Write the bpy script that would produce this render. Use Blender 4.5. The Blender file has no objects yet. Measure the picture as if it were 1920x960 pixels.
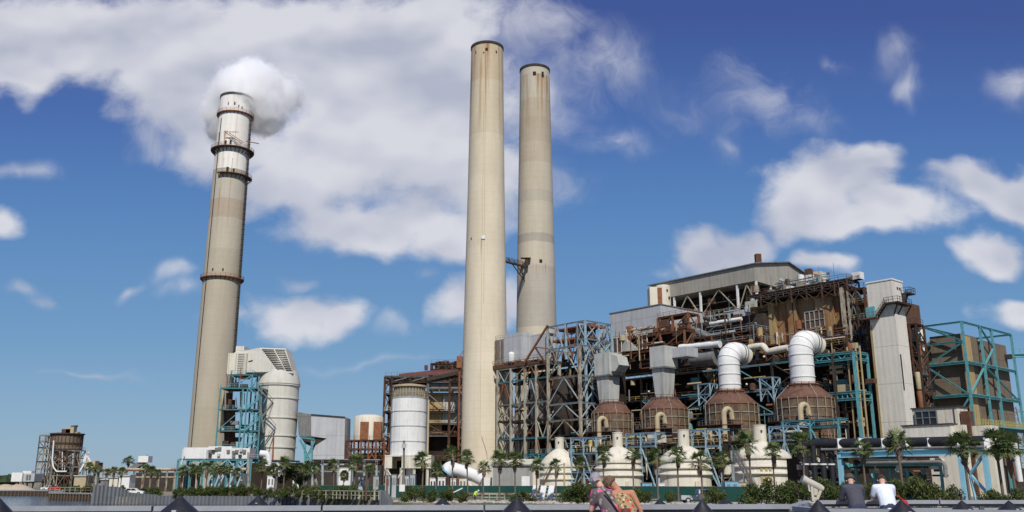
import bpy, math, random
from mathutils import Vector, Matrix, Quaternion
from bpy import data as D
R = math.radians
random.seed(7)
sc = bpy.context.scene
COL = sc.collection

# ------------------------------------------------------------ camera
EYE = 4.2                      # eye height above the water (z = 0)
cam_d = D.cameras.new('camera'); cam = D.objects.new('camera', cam_d); COL.objects.link(cam)
cam.location = (0, 0, EYE); cam.rotation_euler = (R(90 + 14.2), 0, 0)
cam_d.sensor_width = 36; cam_d.lens = 1670 / 1920 * 36
cam_d.clip_start = 0.1; cam_d.clip_end = 20000
sc.camera = cam

# ------------------------------------------------------------ sun, exposure
SUN_EL, SUN_AZ = 47, 5        # azimuth: degrees right of straight behind the camera
sd = Vector((math.sin(R(SUN_AZ)) * math.cos(R(SUN_EL)), -math.cos(R(SUN_AZ)) * math.cos(R(SUN_EL)), math.sin(R(SUN_EL))))
sl = D.lights.new('sun', 'SUN'); sl.energy = 4.2; sl.angle = R(0.55); sl.color = (1, 0.955, 0.88)
so = D.objects.new('sun', sl); COL.objects.link(so); so.rotation_euler = sd.to_track_quat('Z', 'Y').to_euler(); so.location = (60, -60, 120)
vs = sc.view_settings
vs.view_transform = 'Standard'; vs.look = 'None'; vs.exposure = 0; vs.gamma = 1; vs.use_curve_mapping = False
sc.cycles.volume_bounces = 18
sc.cycles.max_bounces = 18
sc.cycles.volume_max_steps = 128

# ------------------------------------------------------------ node helper
class NT:
    def __init__(s, nt): s.nt = nt; s.nt.nodes.clear()
    def n(s, t, **kw):
        nd = s.nt.nodes.new(t)
        for k, v in kw.items(): setattr(nd, k, v)
        return nd
    def L(s, a, b): s.nt.links.new(a, b)
    def put(s, sock, v):
        if v is None: return
        if hasattr(v, 'is_output'): s.L(v, sock)
        else: sock.default_value = v
    def m(s, op, a, b=None, c=None, clamp=False):
        nd = s.n('ShaderNodeMath', operation=op, use_clamp=clamp)
        for i, v in enumerate((a, b, c)): s.put(nd.inputs[i], v)
        return nd.outputs[0]
    def v(s, op, a, b=None):
        nd = s.n('ShaderNodeVectorMath', operation=op)
        s.put(nd.inputs[0], a)
        if b is not None:
            if op == 'SCALE': s.put(nd.inputs[3], b)
            else: s.put(nd.inputs[1], b)
        return nd.outputs['Value'] if op in ('LENGTH', 'DOT_PRODUCT', 'DISTANCE') else nd.outputs[0]
    def noise(s, vec, scale=1, detail=4, rough=.55, dist=0):
        nd = s.n('ShaderNodeTexNoise'); s.put(nd.inputs['Vector'], vec)
        nd.inputs['Scale'].default_value = scale; nd.inputs['Detail'].default_value = detail
        nd.inputs['Roughness'].default_value = rough; nd.inputs['Distortion'].default_value = dist
        return nd.outputs[0]
    def mr(s, x, a, b, c=0, d=1, smooth=True):
        nd = s.n('ShaderNodeMapRange', interpolation_type='SMOOTHSTEP' if smooth else 'LINEAR')
        s.put(nd.inputs[0], x)
        for i, v in enumerate((a, b, c, d)): s.put(nd.inputs[i + 1], v)
        return nd.outputs[0]
    def mix(s, f, a, b, mode='MIX'):
        nd = s.n('ShaderNodeMix', data_type='RGBA', blend_type=mode)
        s.put(nd.inputs[0], f)
        for i, v in ((6, a), (7, b)):
            if isinstance(v, tuple): v = (v + (1,))[:4]
            s.put(nd.inputs[i], v)
        return nd.outputs[2]
    def pos(s, scale=None):
        p = s.n('ShaderNodeNewGeometry').outputs['Position']
        return p if scale is None else s.v('MULTIPLY', p, scale)

# ------------------------------------------------------------ projection helpers: places in the world read off the photo's sight lines
F, CT, ST = 1670., .9694, .2453
def ray(px, py):
    u = px - 960; v = 480 - py; y = F * CT - v * ST
    return u / y, (F * ST + v * CT) / y
def PL(A, B, z): return Vector((.656 * A + .755 * B, -.755 * A + .656 * B, z))   # the station's own axes
def onB(px, py, B):
    x, z = ray(px, py); Y = B / (.755 * x + .656); return .656 * x * Y - .755 * Y, z * Y + EYE
def onA(px, py, A):
    x, z = ray(px, py); Y = A / (.656 * x - .755); return .755 * x * Y + .656 * Y, z * Y + EYE
def AB(px, B): return onB(px, 800, B)[0]
def W(px, py, Y):
    x, z = ray(px, py); return Vector((x * Y, Y, z * Y + EYE))
def onG(px, Y, z=1.3): return Vector((ray(px, 903 + (EYE - z) * F / Y)[0] * Y, Y, z))

# ------------------------------------------------------------ world: Nishita sky with clouds
CLOUDS = [ # px, py, half width, half height, weight
 (60,60,190,95,1.1),(250,70,200,95,1.15),(330,180,130,95,1.1),(420,250,110,75,1.0),(600,80,230,110,1.15),(760,190,210,150,1.15),
 (640,270,150,100,1.05),(540,340,110,60,.95),(700,420,170,65,1.1),(860,330,150,120,1.05),(830,450,110,45,.95),(800,60,150,90,1.0),(960,200,130,95,.75),
 (1010,330,90,60,.7),(1000,60,120,70,.72),(1110,120,110,80,.62),(1150,250,90,40,.5),(280,265,70,32,.62),(60,120,120,40,.9),
 (40,318,60,24,.75),(5,418,40,34,.85),(345,525,46,26,.62),(370,556,60,22,.6),(560,600,100,42,1.0),(450,610,90,26,.75),(620,612,55,35,.9),(565,548,30,18,.7),
 (75,556,44,14,.7),(20,543,40,12,.6),(265,543,24,12,.6),(860,560,75,55,.85),(910,610,70,40,.8),(780,510,34,24,.55),(730,620,60,24,.5),(960,560,50,50,.8),
 (1320,470,85,52,1.12),(1390,455,70,48,1.05),(1220,520,55,20,.62),(1250,505,45,30,.7),(1570,350,130,62,1.1),(1520,400,95,60,1.1),(1640,310,75,42,1.0),(1690,395,140,40,1.0),(1600,430,150,32,.95),
 (1820,345,100,46,1.0),(1890,360,90,56,1.02),(1880,480,70,50,1.05),(1900,600,55,30,.95),(1540,495,45,22,.8),(1430,190,80,90,.55),(1390,130,70,60,.5),(1480,230,90,50,.45),
 (1540,100,50,24,.45),(1720,165,40,30,.62),(1690,110,55,40,.45),(1900,160,45,40,.75),(1300,200,90,60,.32),(1370,270,40,30,.45),(700,690,300,10,.3),(180,688,90,8,.42)]
w = D.worlds.new('World'); sc.world = w; w.use_nodes = True
t = NT(w.node_tree)
sky = t.n('ShaderNodeTexSky', sky_type='NISHITA', sun_disc=False, sun_elevation=R(SUN_EL), sun_rotation=R(180 - SUN_AZ), altitude=10, air_density=1.15, dust_density=.35, ozone_density=4.2)
dr = t.v('NORMALIZE', t.n('ShaderNodeTexCoord').outputs['Generated'])
sp = t.n('ShaderNodeSeparateXYZ'); t.L(dr, sp.inputs[0])
ay = t.m('MAXIMUM', t.m('ABSOLUTE', sp.outputs[1]), .12)
gx = t.m('DIVIDE', sp.outputs[0], ay); gz = t.m('DIVIDE', sp.outputs[2], ay)
cv = t.n('ShaderNodeCombineXYZ'); t.L(gx, cv.inputs[0]); t.L(gz, cv.inputs[1]); cv = cv.outputs[0]
wob = t.v('SCALE', t.v('SUBTRACT', t.n('ShaderNodeTexNoise').outputs['Color'], (.5, .5, .5)), .11)
wn = wob.node.inputs[0].links[0].from_node.inputs[0].links[0].from_node
t.L(cv, wn.inputs['Vector']); wn.inputs['Scale'].default_value = 7; wn.inputs['Detail'].default_value = 3
def field(vec, lst):
    f = None
    for (px, py, rx, ry, wt) in lst:
        x, z = ray(px, py); x2, _ = ray(px + rx, py); _, z2 = ray(px, py - ry)
        sx, sz = abs(x2 - x), abs(z2 - z)
        q = t.v('MULTIPLY', t.v('SUBTRACT', vec, (x, z, 0)), (1 / sx, 1 / sz, 0))
        g = t.m('MULTIPLY', t.m('SUBTRACT', 1, t.m('MULTIPLY', t.v('LENGTH', q), .62)), wt)
        f = g if f is None else t.m('SMOOTH_MAX', f, g, .12)
    return f
cvw = t.v('ADD', cv, wob)
base = field(cvw, [c for c in CLOUDS if c[4] >= .8])
thin = field(cvw, [c for c in CLOUDS if c[4] < .8])
def fbm(vec):
    a = t.noise(t.v('MULTIPLY', vec, (1, 1.5, 1)), 4.6, 5, .5); b_ = t.noise(t.v('MULTIPLY', t.v('ADD', vec, t.v('SCALE', wob, .5)), (1, 1.25, 1)), 17, 7, .6)
    return t.m('ADD', t.m('MULTIPLY', a, .60), t.m('MULTIPLY', b_, .40))
n0 = fbm(cv); n1 = fbm(t.v('ADD', cv, (.012, .035, 0)))
dens = t.m('ADD', base, t.m('MULTIPLY', t.m('SUBTRACT', n0, .5), 1.6))
cov = t.mr(dens, .24, .66)
streak = t.noise(t.v('ADD', t.v('MULTIPLY', cvw, (1, .8, 1)), t.v('SCALE', wob, .6)), 8, 8, .62, .12)
thinc = t.m('MULTIPLY', t.mr(t.m('ADD', thin, t.m('MULTIPLY', t.m('SUBTRACT', streak, .5), 2.0)), .05, .95), t.mr(thin, .02, .5, 0, .78))
cov = t.m('MAXIMUM', cov, thinc)
cov = t.m('MULTIPLY', cov, .97)
lw = lambda v: t.noise(t.v('MULTIPLY', v, (1, 1.5, 1)), 4.6, 3, .5)
shade = t.m('ADD', t.m('MULTIPLY', t.m('SUBTRACT', lw(cv), lw(t.v('ADD', cv, (.012, .04, 0)))), 4.5), .68)          # lit tops, greyer undersides
shade = t.m('SUBTRACT', shade, t.mr(dens, .62, 1.3, 0, .42), clamp=True)
ccol = t.mix(shade, (4.5, 4.8, 5.9), (6.9, 7.0, 7.6))
hs = t.n('ShaderNodeHueSaturation'); hs.inputs['Saturation'].default_value = 1.0; hs.inputs['Value'].default_value = 1.0; t.L(sky.outputs[0], hs.inputs['Color'])
rp = t.n('ShaderNodeValToRGB'); t.L(gz, rp.inputs[0]); e = rp.color_ramp.elements
S_ = [(0,(.262,.400,.540)),(.06,(.215,.370,.555)),(.16,(.140,.300,.530)),(.30,(.088,.225,.500)),(.42,(.062,.145,.420)),(.56,(.045,.085,.310)),(.9,(.035,.075,.30))]
e[0].position, e[0].color = 0, S_[0][1]+(1,); e.remove(e[1])
for p_, c_ in S_[1:]: q_ = e.new(p_); q_.color = c_+(1,)
skyc = t.mix(.85, hs.outputs[0], t.v('SCALE', rp.outputs[0], 10))
fin = t.mix(cov, skyc, ccol)
bg = t.n('ShaderNodeBackground'); bg.inputs[1].default_value = .1; t.L(fin, bg.inputs[0])
wo = t.n('ShaderNodeOutputWorld'); t.L(bg.outputs[0], wo.inputs[0])

# ------------------------------------------------------------ materials
def newmat(name):
    m = D.materials.new(name); m.use_nodes = True; t = NT(m.node_tree)
    b = t.n('ShaderNodeBsdfPrincipled'); o = t.n('ShaderNodeOutputMaterial'); t.L(b.outputs[0], o.inputs[0])
    return m, t, b
def mk(name, col, col2=None, rust=(.20, .075, .025), amt=0., rib=0, seam=0, rough=.75, scale=.35, streak=.1, metal=0., var=.5, hole=0, seamx=0, grime=0., spec=.3):
    m, t, b = newmat(name)
    col2 = col2 or tuple(c * .72 for c in col)
    p = t.pos()
    n = t.noise(p, scale, 6, .65)
    c = t.mix(t.mr(n, .35, .75, 0, var), col, col2)
    if grime:
        g = t.noise(t.pos((1, 1, .07)), .9, 5, .7)
        c = t.mix(t.mr(g, .45, .72, 0, grime), c, tuple(x * .38 for x in col2))
    if rib:
        tt = t.v('DOT_PRODUCT', p, (1.411 * 6.283 / rib, -.099 * 6.283 / rib, 0)); w_ = t.m('SINE', tt)
        c = t.mix(t.mr(w_, -.2, -.9, 0, .10), c, tuple(x * .45 for x in col))
    for per, ax in ((seam, 2),):
        if per:
            s_ = t.n('ShaderNodeSeparateXYZ'); t.L(p, s_.inputs[0])
            fr = t.m('FRACT', t.m('DIVIDE', s_.outputs[2], per))
            c = t.mix(t.m('MULTIPLY', t.m('LESS_THAN', fr, .16 / per), .45), c, tuple(x * .35 for x in col))
    if amt:
        rn = t.noise(t.pos((1, 1, streak)), 1.1, 7, .68, .3)
        rn2 = t.noise(t.pos((1, 1, .5)), .18, 3, .5)
        f = t.mr(t.m('ADD', t.m('MULTIPLY', rn, .62), t.m('MULTIPLY', rn2, .38)), .66 - amt * .3, .80 - amt * .3)
        rc = t.mix(t.noise(p, 2.0, 3), rust, tuple(x * .45 for x in rust))
        c = t.mix(t.m('MULTIPLY', f, .92), c, rc)
    t.L(c, b.inputs['Base Color'])
    b.inputs['Roughness'].default_value = rough; b.inputs['Metallic'].default_value = metal
    b.inputs['Specular IOR Level'].default_value = spec
    bp = t.n('ShaderNodeBump'); bp.inputs['Strength'].default_value = .25; bp.inputs['Distance'].default_value = .15
    h = t.noise(p, 1.6, 5, .6)
    if rib: h = t.m('ADD', h, t.m('MULTIPLY', w_, .12))
    t.L(h, bp.inputs['Height']); t.L(bp.outputs[0], b.inputs['Normal'])
    return m
M = dict(
 teal=mk('teal_paint', (.13,.36,.39), (.06,.21,.23), amt=.32, scale=1.1, var=.8, streak=.6),
 blue=mk('pale_blue_paint', (.33,.47,.55), (.16,.28,.35), amt=.34, scale=1.1, var=.8, streak=.6),
 skyblue=mk('sky_blue_paint', (.27,.53,.64), (.20,.42,.52), amt=.06, scale=.8),
 greyblue=mk('grey_blue_steel', (.36,.42,.44), (.20,.24,.24), amt=.5, scale=.8, streak=.5),
 palesteel=mk('weathered_pale_steel', (.44,.42,.33), (.24,.22,.16), amt=.62, scale=.8, streak=.35),
 rust=mk('rusty_steel', (.28,.115,.055), (.13,.058,.032), scale=1.2, var=.9, rough=.9),
 darkrust=mk('dark_rusty_steel', (.125,.062,.036), (.055,.034,.024), scale=1.2, var=.9, rough=.9),
 dark=mk('dark_steel', (.060,.046,.036), (.030,.024,.020), scale=.8, var=.9, rough=.9),  # dark steel; on backing boxes the tone stands in for shade
 inner_shade=mk('shade_black_interior', (.030,.023,.018), (.060,.042,.030), scale=.25, var=.9, rough=1., spec=.05),  # near-black colour stands in for shade inside openings and behind steel
 yellow=mk('yellow_rail_paint', (.50,.42,.14), (.3,.22,.07), amt=.3, scale=1.),
 white=mk('white_coated_metal', (.74,.74,.715), (.60,.60,.58), amt=.10, rust=(.35,.22,.10), scale=.5, grime=.22),
 cream=mk('cream_painted_steel', (.67,.63,.52), (.56,.51,.40), amt=.30, rust=(.42,.22,.05), scale=.4, grime=.35, streak=.08),
 creamclean=mk('cream_siding', (.62,.60,.53), (.53,.51,.44), amt=.05, rib=1.6, seam=9, grime=.25),
 absorber=mk('cream_absorber_plate', (.63,.61,.54), (.53,.51,.44), amt=.14, rust=(.38,.19,.05), grime=.25, streak=.09),
 grey=mk('grey_metal_siding', (.46,.47,.48), (.37,.38,.39), rib=2.2, seam=6, amt=.08, grime=.3),
 greydk=mk('dark_grey_siding', (.20,.20,.19), (.12,.12,.115), rib=2.2, seam=6, amt=.15, grime=.5),
 elev=mk('pale_grey_corrugated', (.68,.645,.565), (.59,.555,.475), rib=1.2, seam=8.5, amt=.17, rust=(.36,.20,.08), grime=.2),
 duct=mk('grey_streaked_duct', (.50,.50,.47), (.34,.35,.30), amt=.34, rust=(.26,.23,.09), grime=.5, rib=3.1),
 roofsid=mk('beige_grey_siding', (.36,.34,.29), (.27,.25,.21), rib=1.5, grime=.35, amt=.1),
 casing=mk('rust_brown_casing', (.36,.25,.13), (.20,.13,.07), amt=.78, rust=(.40,.165,.055), rib=1.5, grime=.5),
 esp=mk('tan_brown_siding', (.19,.145,.10), (.115,.09,.065), amt=.34, rust=(.20,.115,.05), rib=1.3, grime=.35, seam=7),
 espyel=mk('ochre_stained_siding', (.42,.31,.15), (.30,.21,.10), amt=.4, rust=(.24,.13,.05), rib=1.3, grime=.3),
 drum=mk('rusty_drum_plate', (.185,.125,.078), (.085,.06,.042), amt=.5, rust=(.15,.062,.035), scale=.7, var=.9, grime=.75, streak=.2),
 drumtop=mk('red_rust_cone', (.165,.083,.055), (.09,.05,.038), scale=.9, var=.9, grime=.5),
 maroon=mk('maroon_roof', (.16,.05,.045), (.09,.035,.03), scale=.6),
 concrete=mk('grey_block_concrete', (.30,.30,.28), (.22,.22,.20), scale=.6, grime=.3),
 deck=mk('grating_deck', (.07,.055,.045), (.03,.026,.022), scale=1., var=.8, rough=.95),
 pipe=mk('tan_insulated_pipe', (.46,.38,.24), (.33,.26,.15), amt=.25, scale=1.),
 blackpipe=mk('black_pipe', (.022,.022,.026), (.035,.035,.04), rough=.5),
 greengauze=mk('green_screen_fabric', (.014,.075,.062), (.010,.05,.042), scale=.5, rough=.9),
 sheetpile=mk('galvanised_sheet_pile', (.16,.175,.19), (.10,.11,.125), scale=.5, grime=.3),
 woodpile=mk('weathered_timber', (.13,.085,.055), (.07,.05,.035), scale=2),
 railboard=mk('grey_composite_board', (.30,.31,.33), (.22,.23,.25), scale=2, grime=.2, amt=0.02, rough=.6),
 rail_under=mk('dark_grey_rail', (.085,.085,.09), scale=3),  # dark grey posts; same tone put in as shade in the rail gap
 cap=mk('black_plastic_cap', (.016,.016,.019), (.028,.028,.032), scale=4, rough=.45, spec=.5),
 glass=mk('dark_window_glass', (.02,.022,.024), rough=.15, spec=.6),
 window=mk('dusty_window_panes', (.11,.075,.07), (.06,.045,.045), scale=1.2),
 trunkm=mk('palm_trunk_bark', (.17,.13,.10), (.09,.07,.055), scale=3, streak=.5),
 bootm=mk('palm_boot_fibre', (.22,.165,.12), (.10,.075,.055), scale=5, var=.9),
 bark=mk('brown_bark', (.10,.075,.055), scale=3),
 rock=mk('pale_shore_rock', (.42,.38,.32), (.26,.23,.19), scale=1.5),
 scope=mk('tan_viewer_paint', (.50,.46,.38), (.42,.38,.31), scale=5, rough=.45),
 red=mk('red_paint', (.42,.03,.03), scale=2), rubber=mk('black_rubber', (.02,.02,.02)),
 skin=mk('skin_fair', (.60,.36,.26), (.52,.28,.20), scale=9), skintan=mk('skin_tanned', (.46,.225,.135), (.38,.17,.095), scale=9),
 hairgrey=mk('grey_hair', (.36,.34,.36), (.20,.19,.21), scale=30, var=.9), hairbrown=mk('brown_hair', (.10,.055,.035), (.28,.19,.12), scale=25, var=.8),
 hairdark=mk('dark_hair', (.06,.04,.03), scale=25),
 shirtgrey=mk('charcoal_shirt', (.065,.065,.085), (.045,.045,.06), scale=6), shirtwhite=mk('white_shirt', (.70,.73,.82), (.58,.62,.74), scale=6),
 jeans=mk('navy_jeans', (.03,.04,.08), scale=8), hivis=mk('hi_vis_yellow', (.62,.80,.10), scale=5), capm=mk('grey_green_cap', (.07,.07,.06), scale=8),
 strap=mk('black_strap', (.02,.02,.025)), orange=mk('orange_paint', (.7,.2,.04)), signwhite=mk('white_board', (.75,.75,.75), scale=2),
 bluetarp=mk('blue_tarpaulin', (.18,.42,.60), scale=1.5), straw=mk('sand_heap', (.48,.40,.29), (.36,.29,.2), scale=1.),
)
def pattern_mat(name, base, blobs, scale):
    m, t, b = newmat(name); c = base
    co = t.n('ShaderNodeTexCoord').outputs['Object']
    for i, (bc, th, s_) in enumerate(blobs):
        v = t.n('ShaderNodeTexVoronoi', feature='F1'); t.L(t.v('ADD', co, (i * 3.7, i * 1.3, i * 2.1)), v.inputs['Vector']); v.inputs['Scale'].default_value = s_
        nn = t.noise(co, s_ * 4, 3)
        d = t.m('ADD', v.outputs['Distance'], t.m('MULTIPLY', t.m('SUBTRACT', nn, .5), .25))
        c = t.mix(t.mr(d, th + .05, th - .05), c, bc)
        c = t.mix(t.mr(d, th * .35 + .04, th * .35 - .03), c, tuple(x * .35 + .02 for x in bc))
    t.L(c, b.inputs['Base Color']); b.inputs['Roughness'].default_value = .8
    return m
M['dress1'] = pattern_mat('grey_pink_floral_cloth', (.105,.085,.085), [((.34,.31,.29), .30, 11), ((.72,.06,.26), .40, 6)], 5)
M['dress2'] = pattern_mat('tan_red_floral_cloth', (.33,.24,.11), [((.07,.05,.03), .36, 16), ((.50,.08,.06), .40, 10), ((.62,.46,.28), .3, 14)], 8)
def leafmat(name, a, b_, c_=None):
    m, t, b = newmat(name); p = t.pos()
    n = t.noise(p, 1.3, 3, .6); n2 = t.noise(p, 9, 2)
    c = t.mix(t.mr(n, .38, .64), a, b_)
    if c_: c = t.mix(t.mr(n2, .55, .75, 0, .7), c, c_)
    t.L(c, b.inputs['Base Color']); b.inputs['Roughness'].default_value = .55; b.inputs['Specular IOR Level'].default_value = .25
    tr = t.n('ShaderNodeBsdfTranslucent'); t.L(c, tr.inputs[0]); mx = t.n('ShaderNodeMixShader'); mx.inputs[0].default_value = .25
    t.L(b.outputs[0], mx.inputs[1]); t.L(tr.outputs[0], mx.inputs[2])
    o = [n for n in m.node_tree.nodes if n.type == 'OUTPUT_MATERIAL'][0]; t.L(mx.outputs[0], o.inputs[0])
    return m
M['palmleaf'] = leafmat('palm_fronds', (.085,.13,.04), (.19,.23,.085), (.28,.28,.14))
M['deadleaf'] = leafmat('dead_fronds', (.16,.11,.06), (.22,.16,.09))
M['shrubleaf'] = leafmat('shrub_leaves', (.045,.07,.02), (.12,.15,.038), (.17,.18,.06))
M['treeleaf'] = leafmat('tree_leaves', (.03,.05,.018), (.055,.08,.028))

def stackmat(name, stops, rusttop, sx=0):
    m, t, b = newmat(name); p = t.pos(); s_ = t.n('ShaderNodeSeparateXYZ'); t.L(p, s_.inputs[0]); z = s_.outputs[2]
    zz = t.m('DIVIDE', t.m('ADD', z, t.m('MULTIPLY', t.noise(p, .4, 2), .6)), 160)
    cr = t.n('ShaderNodeValToRGB'); cr.color_ramp.interpolation = 'CONSTANT'; t.L(zz, cr.inputs[0])
    e = cr.color_ramp.elements
    e[0].position = 0; e[0].color = stops[0][1] + (1,); e.remove(e[1])
    for h, c in stops[1:]: q = e.new(h / 160); q.color = c + (1,)
    c = cr.outputs[0]
    n = t.noise(t.pos((1, 1, .25)), .25, 6, .6)
    c = t.mix(t.mr(n, .3, .7, 0, .38), c, t.mix(1, c, (.74, .70, .66), 'MULTIPLY'))
    n = t.noise(t.pos((1, 1, .018)), 1.1, 5, .6)                     # fine vertical weather streaks
    c = t.mix(t.mr(n, .45, .80, 0, .3), c, t.mix(1, c, (.80, .74, .64), 'MULTIPLY'))
    lift = t.m('LESS_THAN', t.m('FRACT', t.m('DIVIDE', z, 2.4)), .07)          # pour joints
    c = t.mix(t.m('MULTIPLY', lift, .13), c, t.mix(1, c, (.55, .52, .48), 'MULTIPLY'))
    if rusttop:
        for h, ln, am in rusttop:
            rn = t.noise(t.v('ADD', t.pos((1, 1, .02)), (h, h * 2, 0)), .75, 4, .65)
            hm = t.m('MULTIPLY', t.mr(z, h - ln, h, 0, 1, False), t.m('LESS_THAN', z, h))
            f = t.m('MULTIPLY', t.mr(rn, .66 - .12 * am, .80 - .12 * am), t.m('POWER', hm, .7))
            c = t.mix(f, c, (.30, .15, .05))
    t.L(c, b.inputs['Base Color']); b.inputs['Roughness'].default_value = .85
    bp = t.n('ShaderNodeBump'); bp.inputs['Strength'].default_value = .3; bp.inputs['Distance'].default_value = .2
    t.L(t.noise(p, .9, 6), bp.inputs['Height']); t.L(bp.outputs[0], b.inputs['Normal'])
    return m

# ------------------------------------------------------------ mesh building
class MB:
    def __init__(s): s.v = []; s.f = []
    def add(s, vs, fs):
        k = len(s.v); s.v += [Vector(v) for v in vs]; s.f += [tuple(i + k for i in f) for f in fs]; return s
    def hexa(s, c8): return s.add(c8, [(0,3,2,1),(4,5,6,7),(0,1,5,4),(1,2,6,5),(2,3,7,6),(3,0,4,7)])
    def pbox(s, A0, A1, B0, B1, z0, z1):        # box in the station's axes
        return s.hexa([PL(*q) for q in ((A0,B0,z0),(A1,B0,z0),(A1,B1,z0),(A0,B1,z0),(A0,B0,z1),(A1,B0,z1),(A1,B1,z1),(A0,B1,z1))])
    def box(s, x0, x1, y0, y1, z0, z1):
        return s.hexa([(x0,y0,z0),(x1,y0,z0),(x1,y1,z0),(x0,y1,z0),(x0,y0,z1),(x1,y0,z1),(x1,y1,z1),(x0,y1,z1)])
    def obox(s, c, hx, hy, hz, rot=0):          # centre c at base, turned by rot about z
        ca, sa = math.cos(rot), math.sin(rot); c = Vector(c)
        f = lambda x, y, z: c + Vector((x * ca - y * sa, x * sa + y * ca, z))
        return s.hexa([f(-hx,-hy,0),f(hx,-hy,0),f(hx,hy,0),f(-hx,hy,0),f(-hx,-hy,hz),f(hx,-hy,hz),f(hx,hy,hz),f(-hx,hy,hz)])
    def bar(s, p, q, w, h=None):
        p, q = Vector(p), Vector(q); d = (q - p)
        if d.length < 1e-5: return s
        h = h or w; d.normalize(); a = d.cross(Vector((0, 0, 1)))
        if a.length < 1e-3: a = Vector((.656, -.755, 0))
        a.normalize(); b = a.cross(d); a = a * w / 2; b = b * h / 2
        return s.hexa([p-a-b, p+a-b, p+a+b, p-a+b, q-a-b, q+a-b, q+a+b, q-a+b])
    def tube(s, pts, r, n=10, cap=True):
        pts = [Vector(p) for p in pts]; rs = r if isinstance(r, (list, tuple)) else [r] * len(pts)
        k = len(s.v); prev = None
        for i, p in enumerate(pts):
            d = (pts[min(i+1, len(pts)-1)] - pts[max(i-1, 0)]).normalized()
            if prev is None:
                a = d.cross(Vector((0, 0, 1)))
                if a.length < 1e-3: a = Vector((1, 0, 0))
            else: a = prev - d * prev.dot(d)
            a.normalize(); prev = a; b = d.cross(a)
            for j in range(n):
                g = 2 * math.pi * j / n; s.v.append(p + (a * math.cos(g) + b * math.sin(g)) * rs[i])
        for i in range(len(pts) - 1):
            for j in range(n):
                j2 = (j + 1) % n; s.f.append((k+i*n+j, k+i*n+j2, k+(i+1)*n+j2, k+(i+1)*n+j))
        if cap:
            s.f.append(tuple(k + j for j in range(n))[::-1]); s.f.append(tuple(k + (len(pts)-1)*n + j for j in range(n)))
        return s
    def lathe(s, c, prof, n=32, a0=0, a1=2*math.pi, cap=True):
        c = Vector(c); k = len(s.v); full = abs(a1 - a0 - 2*math.pi) < 1e-4; m = n if full else n + 1
        for r, z in prof:
            for j in range(m):
                g = a0 + (a1 - a0) * j / n; s.v.append(c + Vector((r * math.cos(g), r * math.sin(g), z)))
        for i in range(len(prof) - 1):
            for j in range(n):
                j2 = (j + 1) % m if full else j + 1
                s.f.append((k+i*m+j, k+i*m+j2, k+(i+1)*m+j2, k+(i+1)*m+j))
        if cap and full:
            s.f.append(tuple(k + j for j in range(m))[::-1]); s.f.append(tuple(k + (len(prof)-1)*m + j for j in range(m)))
        return s
    def prism(s, poly, off):                    # closed polygon of points pushed along off
        poly = [Vector(p) for p in poly]; off = Vector(off); n = len(poly)
        return s.add(poly + [p + off for p in poly], [tuple(range(n))[::-1], tuple(range(n, 2*n))] + [(i, (i+1)%n, (i+1)%n+n, i+n) for i in range(n)])
    def ring(s, c, r, w, n=32, h=None, a0=0, a1=2*math.pi):   # a flat-section hoop
        h = h or w; full = abs(a1 - a0 - 2*math.pi) < 1e-4
        c = Vector(c); k = len(s.v); m = n if full else n + 1
        for j in range(m):
            g = a0 + (a1 - a0) * j / n; d = Vector((math.cos(g), math.sin(g), 0))
            s.v += [c + d*r + Vector((0,0,-h/2)), c + d*(r+w) + Vector((0,0,-h/2)), c + d*(r+w) + Vector((0,0,h/2)), c + d*r + Vector((0,0,h/2))]
        for j in range(n):
            j2 = (j + 1) % m
            for i in range(4): i2 = (i+1) % 4; s.f.append((k+j*4+i, k+j2*4+i, k+j2*4+i2, k+j*4+i2))
        if not full: s.f.append((k, k+1, k+2, k+3)); s.f.append((k+(m-1)*4+3, k+(m-1)*4+2, k+(m-1)*4+1, k+(m-1)*4))
        return s
    def mesh(s, name, mat, org=(0, 0, 0), smooth=False):
        o = Vector(org); me = D.meshes.new(name); me.from_pydata([tuple(v - o) for v in s.v], [], s.f)
        me.materials.append(M[mat] if isinstance(mat, str) else mat)
        import bmesh
        b = bmesh.new(); b.from_mesh(me); bmesh.ops.recalc_face_normals(b, faces=b.faces); b.to_mesh(me); b.free()
        if smooth:
            for p in me.polygons: p.use_smooth = True
            try: me.set_sharp_from_angle(angle=R(38))
            except Exception: pass
        return me
    def build(s, name, mat, parent=None, smooth=False):
        if not s.v: return None
        org = wloc(parent) if parent else (0, 0, 0)
        if parent is None:
            n = len(s.v); org = Vector((sum(v.x for v in s.v)/n, sum(v.y for v in s.v)/n, min(v.z for v in s.v)))
        ob = D.objects.new(name, s.mesh(name, mat, org, smooth)); COL.objects.link(ob)
        if parent: ob.parent = parent
        else: ob.location = org
        return ob
def wloc(o):
    v = Vector(o.location)
    while o.parent: o = o.parent; v += Vector(o.location)
    return v
def tag(o, label=None, cat=None, group=None, kind=None):
    if label: o['label'] = label
    if cat: o['category'] = cat
    if group: o['group'] = group
    if kind: o['kind'] = kind
    return o
def thing(name, label, cat, loc, group=None):
    o = D.objects.new(name, None); COL.objects.link(o); o.location = loc; o.empty_display_size = .5
    return tag(o, label, cat, group)
def structure(o): o['kind'] = 'structure'; return o
def clone(o, parent=None):
    c = o.copy(); COL.objects.link(c)
    if parent: c.parent = parent
    for ch in list(o.children): clone(ch, c)
    return c
_unit = {}
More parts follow.
